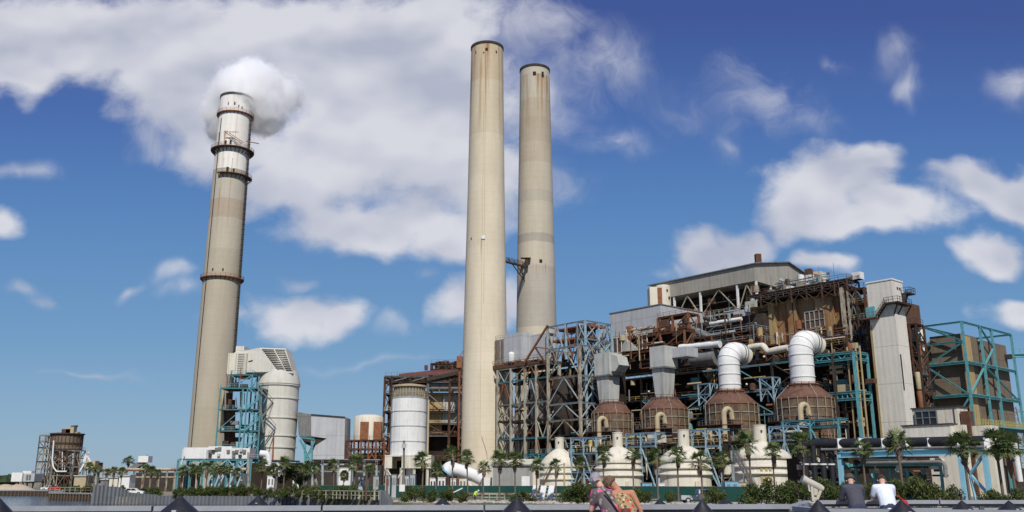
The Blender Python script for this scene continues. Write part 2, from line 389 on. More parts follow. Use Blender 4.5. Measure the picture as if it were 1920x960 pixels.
def unit(kind, mat):
    if (kind, mat) not in _unit:
        b = MB()
        if kind == 'I':
            f = .16
            P = [(-.5,-.5),(.5,-.5),(.5,-.5+f),(f/2,-.5+f),(f/2,.5-f),(.5,.5-f),(.5,.5),(-.5,.5),(-.5,.5-f),(-f/2,.5-f),(-f/2,-.5+f),(-.5,-.5+f)]
            b.prism([(x, y, 0) for x, y in P], (0, 0, 1))
        elif kind == 'B': b.box(-.5, .5, -.5, .5, 0, 1)
        else: b.lathe((0, 0, 0), [(.5, 0), (.5, 1)], 10)
        _unit[(kind, mat)] = b.mesh('steel_section', mat, smooth=(kind == 'C'))
    return _unit[(kind, mat)]
def member(parent, name, p, q, w, mat, kind='I'):
    p, q = Vector(p), Vector(q); d = q - p
    o = D.objects.new(name, unit(kind, mat)); COL.objects.link(o); o.parent = parent
    ax = d.normalized(); a = ax.cross(Vector((0, 0, 1)))
    if a.length < 1e-3: a = Vector((.656, -.755, 0))
    a.normalize(); b = ax.cross(a)
    m = Matrix(((a.x, b.x, ax.x), (a.y, b.y, ax.y), (a.z, b.z, ax.z)))
    o.matrix_local = Matrix.Translation(p - wloc(parent)) @ m.to_4x4() @ Matrix.Diagonal((w, w, d.length, 1))
    return o
def handrail(mb, pts, h=1.1, w=.07, step=2.0, mid=True):
    for i in range(len(pts) - 1):
        p, q = Vector(pts[i]), Vector(pts[i+1]); n = max(1, int((q - p).length / step)); up = Vector((0, 0, h))
        mb.bar(p + up, q + up, w)
        if mid: mb.bar(p + up*.5, q + up*.5, w*.8)
        for k in range(n + 1): b = p.lerp(q, k / n); mb.bar(b, b + up, w)
    return mb

# ============================================================ SETTING
def ground():
    m, t, b = newmat('sandy_ground'); p = t.pos()
    c = t.mix(t.mr(t.noise(p, .12, 6, .65), .35, .65), (.30,.26,.20), (.17,.15,.11))
    c = t.mix(t.mr(t.noise(p, .05, 5, .6), .5, .6, 0, .8), c, (.075,.095,.035))
    t.L(c, b.inputs['Base Color']); b.inputs['Roughness'].default_value = .95
    bp = t.n('ShaderNodeBump'); bp.inputs['Distance'].default_value = .3; t.L(t.noise(p, 1.2, 6), bp.inputs['Height']); t.L(bp.outputs[0], b.inputs['Normal'])
    sh = [(-9000, 420), (-340, 330)]
    for px, Y in SHORE: v = onG(px, Y); sh.append((v.x, v.y))
    sh += [(9000, -600)]
    b = MB(); n = len(sh)
    top = [Vector((x, y, 1.3)) for x, y in sh]
    b.add(top + [Vector((9000, 14000, 1.3)), Vector((-9000, 14000, 1.3))], [tuple(range(n + 2))])
    for i in range(n - 1):
        b.add([top[i], top[i+1], top[i+1] + Vector((0, 0, -3)), top[i] + Vector((0, 0, -3))], [(0, 1, 2, 3)])
    o = b.build('ground', m); structure(o)
SHORE = [(-60, 286), (92, 282), (93, 224), (171, 212), (172, 181), (300, 177), (560, 170), (715, 151), (735, 131), (1000, 124), (1400, 112), (1700, 98), (2100, 84), (2600, 70)]
ground()
m, t, b = newmat('dark_water'); t.n
b.inputs['Base Color'].default_value = (.012,.022,.03,1); b.inputs['Roughness'].default_value = .08
bp = t.n('ShaderNodeBump'); bp.inputs['Distance'].default_value = .12; bp.inputs['Strength'].default_value = .8
t.L(t.noise(t.pos(), 1.1, 4), bp.inputs['Height']); t.L(bp.outputs[0], b.inputs['Normal'])
structure(MB().add([(-9000,-900,0),(9000,-900,0),(9000,9000,0),(-9000,9000,0)], [(0,1,2,3)]).build('water', m))
# boardwalk the visitors stand on, below the bottom edge of the picture
bd = MB()
for i in range(170): bd.box(-14 + i*.2, -14 + i*.2 + .19, 5, 26, 2.66, 2.70) if False else None
bd.box(-30, 34, -6, 16.9, 2.58, 2.70); bd.box(4.6, 34, 16.9, 24.2, 2.58, 2.698)
structure(bd.build('boardwalk', 'railboard'))
# rocky bank along the near shore
rk = MB(); rnd = random.Random(3)
for i in range(1500):
    px = rnd.uniform(560, 1950); 
    for j in range(len(SHORE) - 1):
        if SHORE[j][0] <= px <= SHORE[j+1][0]:
            a, c = SHORE[j], SHORE[j+1]; Y = a[1] + (c[1]-a[1]) * (px-a[0]) / (c[0]-a[0])
    Y += rnd.uniform(.3, 11) ** 1.0; p = onG(px, Y, 1.25); r = rnd.uniform(.12, .55) * (1.3 if rnd.random() < .1 else .8)
    k = len(rk.v); rk.lathe(p, [(r*.6, -.1), (r, r*.15), (r*.7, r*.5), (r*.1, r*.62)], 6)
    for q in range(k, len(rk.v)): rk.v[q] += Vector((rnd.uniform(-1,1), rnd.uniform(-1,1), rnd.uniform(-.5,.5))) * r * .22
tag(rk.build('shore_rocks', 'rock'), 'loose pale rocks and rubble along the near bank', 'rocks', kind='stuff')

# ============================================================ STACKS
def stack(name, label, X, Y, prof, mat, n=64):
    r = thing(name, label, 'chimney', (X, Y, 1.3))
    MB().lathe((X, Y, 0), [(rr, z) for z, rr in prof], n, cap=False).build('shell', mat, r, True)
    zt, rt = prof[-1]
    MB().lathe((X, Y, 0), [(rt, zt), (rt+.2, zt+.02), (rt+.2, zt+.9), (rt-.55, zt+.9), (rt-.9, zt-4), (rt-1.2, zt-14)], n, cap=False).build('rim', 'dark', r, True)
    MB().lathe((X, Y, 0), [(rt-1.3, zt-9), (rt-1.4, zt-9.1)], n).build('flue', 'inner_shade', r)
    return r
CONC, CON2 = (.70,.62,.465), (.47,.43,.345)
# left, steaming
LX, LY = -.3335*324, 324
lp = [(1, 7.1), (50, 6.95), (86, 6.7), (120, 6.45), (149.2, 6.1)]
lm = stackmat('left_stack_concrete', [(0,(.43,.385,.29)),(30,(.45,.40,.305)),(62,(.46,.41,.31)),(88,(.50,.45,.35)),(100,(.44,.37,.28)),(107,(.50,.46,.375)),(119,(.84,.81,.74)),(141,(.84,.82,.78))],
              [(149, 26, .8), (134, 16, 1.3), (123, 30, 1.1), (88, 12, .4)], 0)
ls = stack('chimney', 'steaming chimney on the left with white painted top and rusty ring galleries', LX, LY, lp, lm)
def rad(prof, z):
    for (a, ra), (b, rb) in zip(prof, prof[1:]):
        if a <= z <= b: return ra + (rb-ra)*(z-a)/(b-a)
    return prof[-1][1]
def gallery(par, X, Y, prof, z, w, n=40, a0=0, a1=2*math.pi, h=1.2, mat='rust'):
    r = rad(prof, z); g = MB().ring((X, Y, z), r-.02, w, n, .35, a0, a1)
    k = int((a1-a0)/(2*math.pi)*28)
    for j in range(k+1):
        an = a0 + (a1-a0)*j/k; d = Vector((math.cos(an), math.sin(an), 0)); c = Vector((X, Y, z))
        g.bar(c + d*(r+w), c + d*(r-.1) + Vector((0,0,-w*1.1)), .22)
    o = g.build('gallery', mat, par)
    g = MB()
    for j in range(2): g.ring((X, Y, z + .6*(j+1)), r+w-.08, .08, n, .08, a0, a1)
    for j in range(k+1):
        an = a0 + (a1-a0)*j/k; d = Vector((math.cos(an), math.sin(an), 0)); c = Vector((X, Y, z)) + d*(r+w-.05)
        g.bar(c, c + Vector((0,0,1.2)), .08)
    g.build('handrail', mat, o)
    return r
def zofpx(py, px, Y): return W(px, py, Y).z
zg = [zofpx(208, 445, LY-6), zofpx(275, 440, LY-6), zofpx(325, 455, LY-6), zofpx(518, 425, LY-6)]
gallery(ls, LX, LY, lp, zg[0], .8); gallery(ls, LX, LY, lp, zg[1], 1.7, mat='darkrust'); gallery(ls, LX, LY, lp, zg[2], 1.5, a0=-1.9, a1=.4, mat='darkrust'); gallery(ls, LX, LY, lp, zg[3], 1.1)
la = MB()                                        # caged ladder up the right side
an = -.28
for z in [zg[3]-58 + i*1.0 for i in range(int(zg[0]-zg[3]+58))]:
    r = rad(lp, z); d = Vector((math.cos(an), math.sin(an), 0)); c = Vector((LX, LY, z)) + d*(r+.5)
    la.bar(c + Vector((-.2,-.35,0)), c + Vector((.2,.35,0)), .1)
    if int(z) % 2 == 0: la.ring(c + d*.3, .38, .07, 8, .14); la.bar(c - d*.6, c + d*.9, .09)
for s_ in (-.35, .35, 0):
    off = Vector((math.cos(an)*(.5 if s_ else .95), math.sin(an)*(.5 if s_ else .95), 0)) + Vector((-math.sin(an), math.cos(an), 0))*s_
    z0, z1 = zg[3]-58, zg[0]
    la.bar(Vector((LX, LY, z0)) + Vector((math.cos(an), math.sin(an), 0))*rad(lp, z0) + off, Vector((LX, LY, (z0+z1)/2)) + Vector((math.cos(an), math.sin(an), 0))*rad(lp, (z0+z1)/2) + off, .12)
    la.bar(Vector((LX, LY, (z0+z1)/2)) + Vector((math.cos(an), math.sin(an), 0))*rad(lp, (z0+z1)/2) + off, Vector((LX, LY, z1)) + Vector((math.cos(an), math.sin(an), 0))*rad(lp, z1) + off, .12)
la.build('caged_ladder', 'dark', ls)
def surf_line(par, X, Y, prof, an, z0, z1, w, mat, nm='cable'):
    b = MB(); d = Vector((math.cos(an), math.sin(an), 0)); zs = [z0 + (z1-z0)*i/12 for i in range(13)]
    for a, c in zip(zs, zs[1:]): b.bar(Vector((X, Y, a)) + d*(rad(prof, a)+w/2), Vector((X, Y, c)) + d*(rad(prof, c)+w/2), w)
    return b.build(nm, mat, par)
surf_line(ls, LX, LY, lp, -2.18, 12, zg[1]+12, .22, 'dark')
def ports(par, X, Y, prof, lst, nm='port'):
    for an, z, w, h in lst:
        d = Vector((math.cos(an), math.sin(an), 0)); c = Vector((X, Y, z)) + d*(rad(prof, z)-.2)
        MB().obox(c, .3, w/2, h, an).build(nm, 'inner_shade', par)
ports(ls, LX, LY, lp, [(-1.35, 144.6, .5, 1.3), (-1.1, 144, .35, .9), (-.9, 143.6, .35, .9), (-1.75, 144.6, .3, 1.2), (-1.7, zg[1]+1, .8, 1.4), (-1.4, zg[1]+1, .7, 1.5), (-1.45, zg[2]+.8, .9, 1.6), (-1.1, zg[2]+.8, .6, 1.2), (-1.8, zg[3]+2, .5, .9), (-1.25, zg[3]+2, .5, .9)])
b = MB(); c = Vector((LX, LY, zg[1]))
b.bar(c + Vector((-1, -8, 5.2)), c + Vector((4.2, -7.6, 5.3)), .18); b.bar(c + Vector((-.6, -7.6, 5)), c + Vector((5.4, -6.5, 1.2)), .22); b.bar(c + Vector((.6, -7.6, 5)), c + Vector((6, -6, 1.6)), .18); b.bar(c + Vector((6.2, -4, 3)), c + Vector((11.3, -4.5, 1.8)), .28)
b.build('davit', 'rust', ls)

SX1, SY1 = -.0305*290, 290
k1 = 290/283
p1 = [(1, 7.3*k1), (42, 7.1*k1), (100, 6.15*k1), (153.2, 5.55*k1)]
s1m = stackmat('middle_stack_concrete', [(0,CONC),(20,(.71,.635,.485)),(44,(.69,.61,.46)),(80,(.665,.585,.435)),(104,(.64,.56,.41)),(120,(.60,.52,.375)),(140,(.55,.455,.31))], [(153, 36, 1.5), (82, 8, .9)])
s1 = stack('chimney', 'tallest pale concrete chimney in the middle, nearest the camera', SX1, SY1, p1, s1m)
surf_line(s1, SX1, SY1, p1, -1.72, 18, 150, .09, 'pipe'); surf_line(s1, SX1, SY1, p1, -1.62, 60, 152, .08, 'concrete')
ports(s1, SX1, SY1, p1, [(-1.58, 150.2, .9, 1.1), (-1.75, 149.2, .4, .6), (-.95, 149.8, .5, .9), (-2.3, 149.8, .3, 1), (-2.35, 82, .35, .7)])
o = MB().obox(Vector((SX1, SY1, 81.7)) + Vector((math.cos(-1.66), math.sin(-1.66), 0))*6.4, .5, .55, 1.1, -1.66).build('junction_box', 'white', s1)
b = MB().tube([W(903, 818, SY1-7.6), W(913, 850, SY1-7.6), W(914, 868, SY1-7.8)], .04, 6); b.build('conduit', 'darkrust', s1)
SX2, SY2 = .0278*310, 310
k2 = 310/299
p2 = [(1, 7.9*k2), (30, 7.4*k2), (52, 6.9*k2), (106, 6.1*k2), (154.4, 5.35*k2)]
z2 = lambda py: zofpx(py, 1005, SY2-7)
s2m = stackmat('rear_stack_concrete', [(0,(.55,.50,.39)),(z2(612),(.43,.40,.335)),(z2(545),(.45,.415,.345)),(z2(496),(.54,.49,.385)),(z2(450),(.40,.365,.305)),(z2(434),(.52,.47,.365)),(z2(374),(.45,.41,.33)),(z2(352),(.50,.445,.34)),(z2(300),(.46,.40,.30)),(z2(262),(.43,.37,.275)),(z2(215),(.46,.41,.31)),(z2(180),(.50,.46,.37))], [(z2(134), 22, 1.5), (z2(492), 7, 1.0)])
s2 = stack('chimney', 'slightly shorter banded concrete chimney right behind the middle one', SX2, SY2, p2, s2m)
ports(s2, SX2, SY2, p2, [(-1.62, z2(138), 1.2, 1.5), (-1.05, z2(140), .9, 2.2), (-1.35, z2(492), 1.0, 1.2)])

# bridge between the two chimneys
br = thing('footbridge', 'rusty steel footbridge high between the two tall middle chimneys', 'footbridge', (0, 296, 80))
a_, c_ = W(946, 490, 290), W(985, 500, 303)
o = MB().bar(a_, c_, 1.2, .5).build('deck', 'darkrust', br)
g = MB(); up = Vector((0, 0, 1.3))
for s_ in (-.7, .7): handrail(g, [a_ + Vector((s_, 0, .3)), c_ + Vector((s_, 0, .3))], 1.2, .1, 3)
g.build('handrail', 'darkrust', br)
g = MB().bar(c_ + Vector((-4, -9, 0)), c_ + Vector((0, 2, -4)), .2).bar(c_ + Vector((-1.5, -3, 0)), c_ + Vector((-.5, 2, -4)), .2).bar(c_ + Vector((-6, -12, 0)), c_ + Vector((0, 2, -5)), .25)
g.build('brace', 'dark', br)
MB().box(c_.x-.2, c_.x+1.0, c_.y-.8, c_.y+.5, c_.z, c_.z+2.8).build('door_hood', 'dark', br)
MB().box(c_.x-1.6, c_.x+1.9, c_.y-1.2, c_.y+.8, c_.z+2.9, c_.z+3.1).build('canopy', 'rust', br)

# steam plume
def plume():
    m = D.materials.new('steam'); m.use_nodes = True; t = NT(m.node_tree)
    o = t.n('ShaderNodeOutputMaterial'); v = t.n('ShaderNodeVolumePrincipled')
    v.inputs['Color'].default_value = (1,1,1,1); v.inputs['Anisotropy'].default_value = 0
    co = t.n('ShaderNodeTexCoord').outputs['Object']
    n = t.noise(co, .19, 7, .62, .8)
    f = None
    for (x, y, z, r) in [(-3,7,5,11.5),(3,7,8,11),(-4,9,10,9),(5,9,1,10.5),(0,11,15,8),(8,10,-5,5.5),(-10,8,-2,8),(0,0,1,6.5),(8,11,3,7.5),(-11,10,-8,6),(13,18,12,7)]:
        g = t.m('SUBTRACT', 1, t.m('DIVIDE', t.v('LENGTH', t.v('SUBTRACT', co, (x, y, z))), r*1.15))
        if x == 13: g = t.m('MULTIPLY', g, .5)
        f = g if f is None else t.m('SMOOTH_MAX', f, g, .15)
    n3 = t.noise(co, .5, 4, .6)
    d = t.m('ADD', f, t.m('ADD', t.m('MULTIPLY', t.m('SUBTRACT', n, .5), 1.0), t.m('MULTIPLY', t.m('SUBTRACT', n3, .5), .55)))
    t.L(t.m('POWER', t.mr(d, -.04, .62, 0, 1.35, False), 1.6), v.inputs['Density']); t.L(v.outputs[0], o.inputs['Volume'])
    b = MB().lathe((0, 0, 0), [(30*math.sin(math.pi*i/12)+.01, -30*math.cos(math.pi*i/12)) for i in range(13)], 24)
    me = b.mesh('steam_plume', m)
    o = D.objects.new('steam_plume', me); COL.objects.link(o); o.location = (LX + 2, LY, 149)
    for v_ in me.vertices: v_.co = v_.co + Vector((5, 8, 2)); 
    tag(o, 'white billowing steam cloud behind the top of the left chimney', 'steam', kind='stuff')
plume()

# ============================================================ generic builders for the plant
def frame(par, As, Bs, zs, w, cmat, bmat=None, brace='X', brmat=None, faces='FR', seed=0, decks=True, deckmat='deck', rails=None, prob=.7, bw=None, colw=None, zmap=None):
    """Steel frame on a grid of the station's axes. Front = lowest B, right = highest A."""
    rn = random.Random(seed); bmat = bmat or cmat; brmat = brmat or bmat; bw = bw or w*.75; colw = colw or w
    pick = lambda m: rn.choice(m) if isinstance(m, (list, tuple)) else m
    for i, A in enumerate(As):
        for j, B in enumerate(Bs):
            if 0 < i < len(As)-1 and 0 < j < len(Bs)-1: continue
            member(par, 'column', PL(A, B, zs[0]), PL(A, B, zs[-1]), colw, pick(cmat))
    for z in zs[1:]:
        for B in Bs:
            m = pick(bmat)
            for a, c in zip(As, As[1:]): member(par, 'beam', PL(a, B, z), PL(c, B, z), bw, m)
        for A in (As[0], As[-1]):
            for a, c in zip(Bs, Bs[1:]): member(par, 'beam', PL(A, a, z), PL(A, c, z), bw, pick(bmat))
        if decks: MB().pbox(As[0], As[-1], Bs[0], Bs[-1], z+bw*.5+.01, z+bw*.5+.13).build('deck', pick(deckmat), par)
        if rails:
            g = MB(); zz = z + bw*.5 + .13
            handrail(g, [PL(As[0], Bs[0], zz), PL(As[-1], Bs[0], zz), PL(As[-1], Bs[-1], zz)], 1.1, .08, 2.2)
            g.build('handrail', pick(rails), par)
    def br(p00, p10, p01, p11):
        k = rn.choice(brace) if len(brace) > 1 else brace
        if rn.random() > prob: return
        m = pick(brmat); bb = bw*.6
        if k in 'XD': member(par, 'brace', p00, p11, bb, m, 'B')
        if k in 'XU': member(par, 'brace', p10, p01, bb, m, 'B')
        if k == 'V': mid = (p01+p11)/2; member(par, 'brace', p00, mid, bb, m, 'B'); member(par, 'brace', p10, mid, bb, m, 'B')
        if k == 'W': mid = (p00+p10)/2; member(par, 'brace', p01, mid, bb, m, 'B'); member(par, 'brace', p11, mid, bb, m, 'B')
    for z0, z1 in zip(zs, zs[1:]):
        if 'F' in faces:
            for a, c in zip(As, As[1:]): br(PL(a,Bs[0],z0), PL(c,Bs[0],z0), PL(a,Bs[0],z1), PL(c,Bs[0],z1))
        if 'K' in faces:
            for a, c in zip(As, As[1:]): br(PL(a,Bs[-1],z0), PL(c,Bs[-1],z0), PL(a,Bs[-1],z1), PL(c,Bs[-1],z1))
        if 'R' in faces:
            for a, c in zip(Bs, Bs[1:]): br(PL(As[-1],a,z0), PL(As[-1],c,z0), PL(As[-1],a,z1), PL(As[-1],c,z1))
        if 'L' in faces:
            for a, c in zip(Bs, Bs[1:]): br(PL(As[0],a,z0), PL(As[0],c,z0), PL(As[0],a,z1), PL(As[0],c,z1))
def clutter(par, A0, A1, B0, B1, z0, z1, n, mats, seed=0, big=.35):
    """Pipes, trays, small vessels and lamps between the floors: each a part of its own."""
    rn = random.Random(seed)
    for i in range(n):
        m = rn.choice(mats); A = rn.uniform(A0, A1); B = rn.uniform(B0, B1); z = rn.uniform(z0, z1); k = rn.random()
        if k < .34:
            L = rn.uniform(3, 12); q = min(A1, A+L); member(par, 'pipe', PL(A,B,z), PL(q,B,z), rn.uniform(.15,.15+big), m, 'C')
        elif k < .62:
            L = rn.uniform(2, 9); member(par, 'pipe', PL(A,B,z), PL(A,B,min(z1, z+L)), rn.uniform(.12,.12+big), m, 'C')
        elif k < .72:
            h = rn.uniform(1.2, 2.8); r = rn.uniform(.5, 1.1)
            MB().lathe(PL(A,B,z), [(r*.2,0),(r,r*.3),(r,h),(r*.2,h+r*.3)], 12).build('vessel', m, par, True)
        elif k < .84:
            L = rn.uniform(1.2, 3.2); h = rn.uniform(.8, 2.2); MB().pbox(A, A+L, B, B+rn.uniform(.6,1.5), z, z+h).build('cabinet', m, par)
        elif k < .93:
            L = rn.uniform(2, 4.5); member(par, 'brace', PL(A,B,z), PL(A+L,B,min(z1,z+L*rn.uniform(.5,1.1))), .16, m, 'B')
        else:
            g = MB(); A2 = min(A1, A+rn.uniform(3,7)); handrail(g, [PL(A,B,z), PL(A2,B,z)], 1.1, .08, 1.5); g.build('handrail', m, par)
def stair(par, A0, z0, A1, z1, B, w, mat):
    g = MB()
    for b in (B, B+w): g.bar(PL(A0,b,z0), PL(A1,b,z1), .12, .32)
    n = max(3, int(abs(z1-z0)/.25))
    for i in range(n+1):
        a = A0+(A1-A0)*i/n; z = z0+(z1-z0)*i/n; g.bar(PL(a,B,z), PL(a,B+w,z), .28, .05)
    for b in (B, B+w):
        g.bar(PL(A0,b,z0+1), PL(A1,b,z1+1), .07); g.bar(PL(A0,b,z0+.5), PL(A1,b,z1+.5), .06)
        for i in range(0, 6): f = i/5; g.bar(PL(A0+(A1-A0)*f,b,z0+(z1-z0)*f), PL(A0+(A1-A0)*f,b,z0+(z1-z0)*f+1), .06)
    g.build('staircase', mat, par)

# ============================================================ LEFT UNIT: absorber, stair tower, electrical house, grey duct
# absorber vessel (Y = 290)
ax = W(521, 760, 290); AX, AY = ax.x, 290; Rr = 6.35
zb = lambda py: W(521, py, AY-6.3).z
ab = thing('absorber_vessel', 'huge cream cylindrical vessel with slanted louvred hood beside the left chimney', 'industrial vessel', (AX, AY, 1.3))
zr = zb(718); zc = zb(702)
MB().lathe((AX, AY, 0), [(Rr*.98, zb(862)), (Rr, zb(790)), (Rr, zr), (Rr+.35, zr+.05), (Rr+.35, zr+.4), (Rr*.90, zc+1.6), (Rr*.86, zc+1.7)], 56).build('shell', 'absorber', ab, True)
for py, ww in ((745, .28), (782, .28), (816, .25), (838, .25), (720, .35)):
    MB().ring((AX, AY, zb(py)), Rr-.01, ww, 56, .3).build('stiffener_ring', 'absorber', ab)
MB().bar(W(513, 812, AY-6.8), W(511, 862, AY-6.8), .35).build('downpipe', 'rust', ab)
MB().ring((AX, AY, zb(864)), Rr-.6, 2.2, 40, .35).build('base_gallery', 'darkrust', ab)
# hood: a box duct to the chimney, its right end sloping down
y0, y1 = AY-5.6, AY+5.6
xa = W(437, 690, y0).x; xs = W(487, 655, y0).x; xe = W(533, 660, y0).x; xr = W(547, 700, y0).x; xbl = W(486, 700, y0).x
zt = W(487, 652, y0).z; zt2 = W(533, 660, y0+2).z; zl = W(547, 703, y0+1).z; ztl = W(440, 661, y0).z
hood = MB(); zlo = zc + .6
hood.add([(xa,y0,zlo),(xr,y0+1.4,zlo),(xr,y1-1.4,zlo),(xa,y1,zlo),(xa,y0,ztl),(xs,y0,zt),(xe,y0+1.4,zt),(xe,y1-1.4,zt),(xs,y1,zt),(xa,y1,ztl),(W(519,697,y0).x,y0,zlo+.4),(W(519,697,y0).x,y1,zlo+.4)],
         [(0,3,2,1),(0,10,5,4),(0,1,10),(10,1,6,5),(1,2,7,6),(3,9,8,11),(3,11,2),(11,8,7,2),(4,5,8,9),(5,6,7,8),(0,4,9,3)])
hd = hood.build('hood', 'creamclean', ab)
lv = MB(); P0, P1 = Vector((xs+.3,y0-.05,zt-.3)), Vector((xe-.2,y0+1.35,zt-.3)); Q0, Q1 = Vector((W(519,697,y0).x+.1,y0-.05,zlo+.8)), Vector((xr-.1,y0+1.35,zlo+.6))
for i in range(12):
    f = (i+.5)/12; a = P0.lerp(Q0, f); b_ = P1.lerp(Q1, f); lv.bar(a.lerp(b_, .03)+Vector((0,-.12,0)), a.lerp(b_, .52)+Vector((0,-.12,0)), .16, .24); lv.bar(a.lerp(b_, .58)+Vector((0,-.12,0)), a.lerp(b_, .98)+Vector((0,-.12,0)), .16, .24)
lv.build('louvre_ribs', 'dark', hd)
MB().box(W(458,690,y0).x-.8, xa+.1, y0+1, y1-1, zlo-1, W(427,648,y0).z).build('outlet_duct', 'creamclean', ab)
# ribbed expansion-joint panel
rb = MB(); xl, xrr = W(426,690,y0-1).x, W(461,690,y0-1).x; zlo2, zhi2 = W(440,702,y0-1).z, W(440,662,y0-1).z
rb.box(xl, xrr, y0-.9, y0+1, zlo2, zhi2); o = rb.build('joint_panel', 'cream', ab)
rb = MB()
for i in range(12):
    z = zlo2 + (zhi2-zlo2)*(i+.5)/12; rb.box(xl+3.2, xrr-.9, y0-1.2, y0-.9, z, z+.2)
for x in (xl+.4, xl+2.6, xrr-.7, xrr-.2): rb.box(x-.1, x+.1, y0-1.3, y0-.9, zlo2, zhi2)
rb.build('rib', 'absorber', o)
MB().bar(Vector((W(466,677,y0).x,y0-.06,W(466,678,y0).z)), Vector((W(474,676,y0).x,y0-.06,W(474,676,y0).z)), .12, .35).build('vent_slot', 'dark', hd)

# teal stair tower in front of the absorber (world-aligned, Y = 277)
def wframe(par, xs, ys, zs, w, cmat, brace='X', seed=0, rails=None, decks=True, skew=None, bw=None, prob=.8, faces='FR'):
    rn = random.Random(seed); bw = bw or w*.8; pick = lambda m: rn.choice(m) if isinstance(m, (list, tuple)) else m
    for x in xs:
        for y in (ys[0], ys[-1]): member(par, 'column', (x,y,zs[0]), (x,y,zs[-1]), w, pick(cmat))
    for z in zs[1:]:
        for y in (ys[0], ys[-1]):
            for a, c in zip(xs, xs[1:]): member(par, 'beam', (a,y,z), (c,y,z), bw, pick(cmat))
        for x in (xs[0], xs[-1]): member(par, 'beam', (x,ys[0],z), (x,ys[-1],z), bw, pick(cmat))
        if decks: MB().box(xs[0], xs[-1], ys[0], ys[-1], z+bw*.5+.01, z+bw*.5+.1).build('deck', 'deck', par)
        if rails: g = MB(); handrail(g, [(xs[0],ys[0],z+bw*.5+.1),(xs[-1],ys[0],z+bw*.5+.1),(xs[-1],ys[-1],z+bw*.5+.1)], 1.1, .08, 2); g.build('handrail', pick(rails), par)
    for z0, z1 in zip(zs, zs[1:]):
        for a, c in zip(xs, xs[1:]):
            if rn.random() < prob:
                k = rn.choice(brace); y = ys[0]
                if k in 'XD': member(par, 'brace', (a,y,z0), (c,y,z1), bw*.6, pick(cmat), 'B')
                if k in 'XU': member(par, 'brace', (c,y,z0), (a,y,z1), bw*.6, pick(cmat), 'B')
                if k == 'V': member(par, 'brace', (a,y,z0), ((a+c)/2,y,z1), bw*.6, pick(cmat), 'B'); member(par, 'brace', (c,y,z0), ((a+c)/2,y,z1), bw*.6, pick(cmat), 'B')
        if 'R' in faces: member(par, 'brace', (xs[-1],ys[0],z0), (xs[-1],ys[-1],z1), bw*.6, pick(cmat), 'B')
T = 277
tx = [W(404, 845, T).x, W(447, 845, T).x, W(456, 845, T).x, W(483, 845, T).x]
tz = [W(440, 905, T).z, W(440, 842, T).z, W(440, 808, T).z, W(440, 768, T).z, W(440, 728, T).z, W(440, 700, T).z]
st = thing('stair_tower', 'teal steel stair tower between the left chimney and the cream vessel', 'stair tower', (tx[1], T, 1.3))
wframe(st, tx, [T, T+9], tz[:-1], .36, 'teal', 'DUX', 4, ['teal'])
wframe(st, [tx[0]+1.5, tx[2]], [T+4, T+10], [tz[4], tz[5]], .4, 'teal', 'X', 5, ['teal'])
for i, (z0, z1) in enumerate(zip(tz[1:], tz[2:-1])):
    g = MB(); xa_, xb_ = tx[2]+.3, tx[3]-.3; zm = (z0+z1)/2; yy = T-1.1
    for (p, q, y_) in (((xa_, z0), (xb_, zm), yy), ((xb_, zm), (xa_, z1), yy+1)):
        for d in (0, .9): g.bar((p[0], y_+d, p[1]), (q[0], y_+d, q[1]), .1, .28); g.bar((p[0], y_+d, p[1]+1), (q[0], y_+d, q[1]+1), .07); g.bar((p[0], y_+d, p[1]+.5), (q[0], y_+d, q[1]+.5), .06)
        for k in range(12): f = k/11; g.bar((p[0]+(q[0]-p[0])*f, y_, p[1]+(q[1]-p[1])*f), (p[0]+(q[0]-p[0])*f, y_+.9, p[1]+(q[1]-p[1])*f), .25, .05)
    g.build('staircase', 'teal', st)
g = MB(); e = W(487, 733, T-1); q = W(511, 755, T-1)   # jutting stair flight on the right
for d in (0, 1): o_ = Vector((0, d, 0)); g.bar(W(484,728,T-1)+o_, q+o_, .12, .3); g.bar(W(487,722,T-1)+o_, W(512,749,T-1)+o_, .08); g.bar(q+o_, W(492,780,T-1)+o_, .12, .3); g.bar(W(512,749,T-1)+o_, W(494,770,T-1)+o_, .08); g.bar(W(484,730,T-1)+o_, W(494,812,T-1)+o_, .2); g.bar(q+o_, W(494,812,T-1)+o_, .12)
g.build('side_flight', 'greydk', st)
for x, r, mt, a, b_ in ((430, 1.0, 'darkrust', 737, 870), (418, .5, 'pipe', 728, 812), (437, .7, 'darkrust', 750, 868), (424, .6, 'dark', 770, 868), (412, .45, 'pipe', 720, 812), (452, .35, 'pipe', 735, 800)):
    MB().tube([W(x, b_, T+5), W(x, a, T+5)], r, 12).build('riser_pipe', mt, st, True)
rn = random.Random(21)
for i in range(26):
    x = rn.uniform(tx[0]+.4, tx[1]-.5); z = rn.choice(tz[1:5]) + rn.uniform(0, 2.5); y = rn.uniform(T+1, T+7); L = rn.uniform(.7, 2.6)
    if i % 2: MB().box(x, x+L, y, y+1, z, z+rn.uniform(.6, 1.8)).build('cabinet', rn.choice(['dark','greydk','darkrust','teal']), st)
    else: member(st, 'pipe', (x, y, z), (x+rn.uniform(-1,1), y, z+rn.uniform(2,5)), .25, rn.choice(['pipe','darkrust','rust','grey']), 'C')

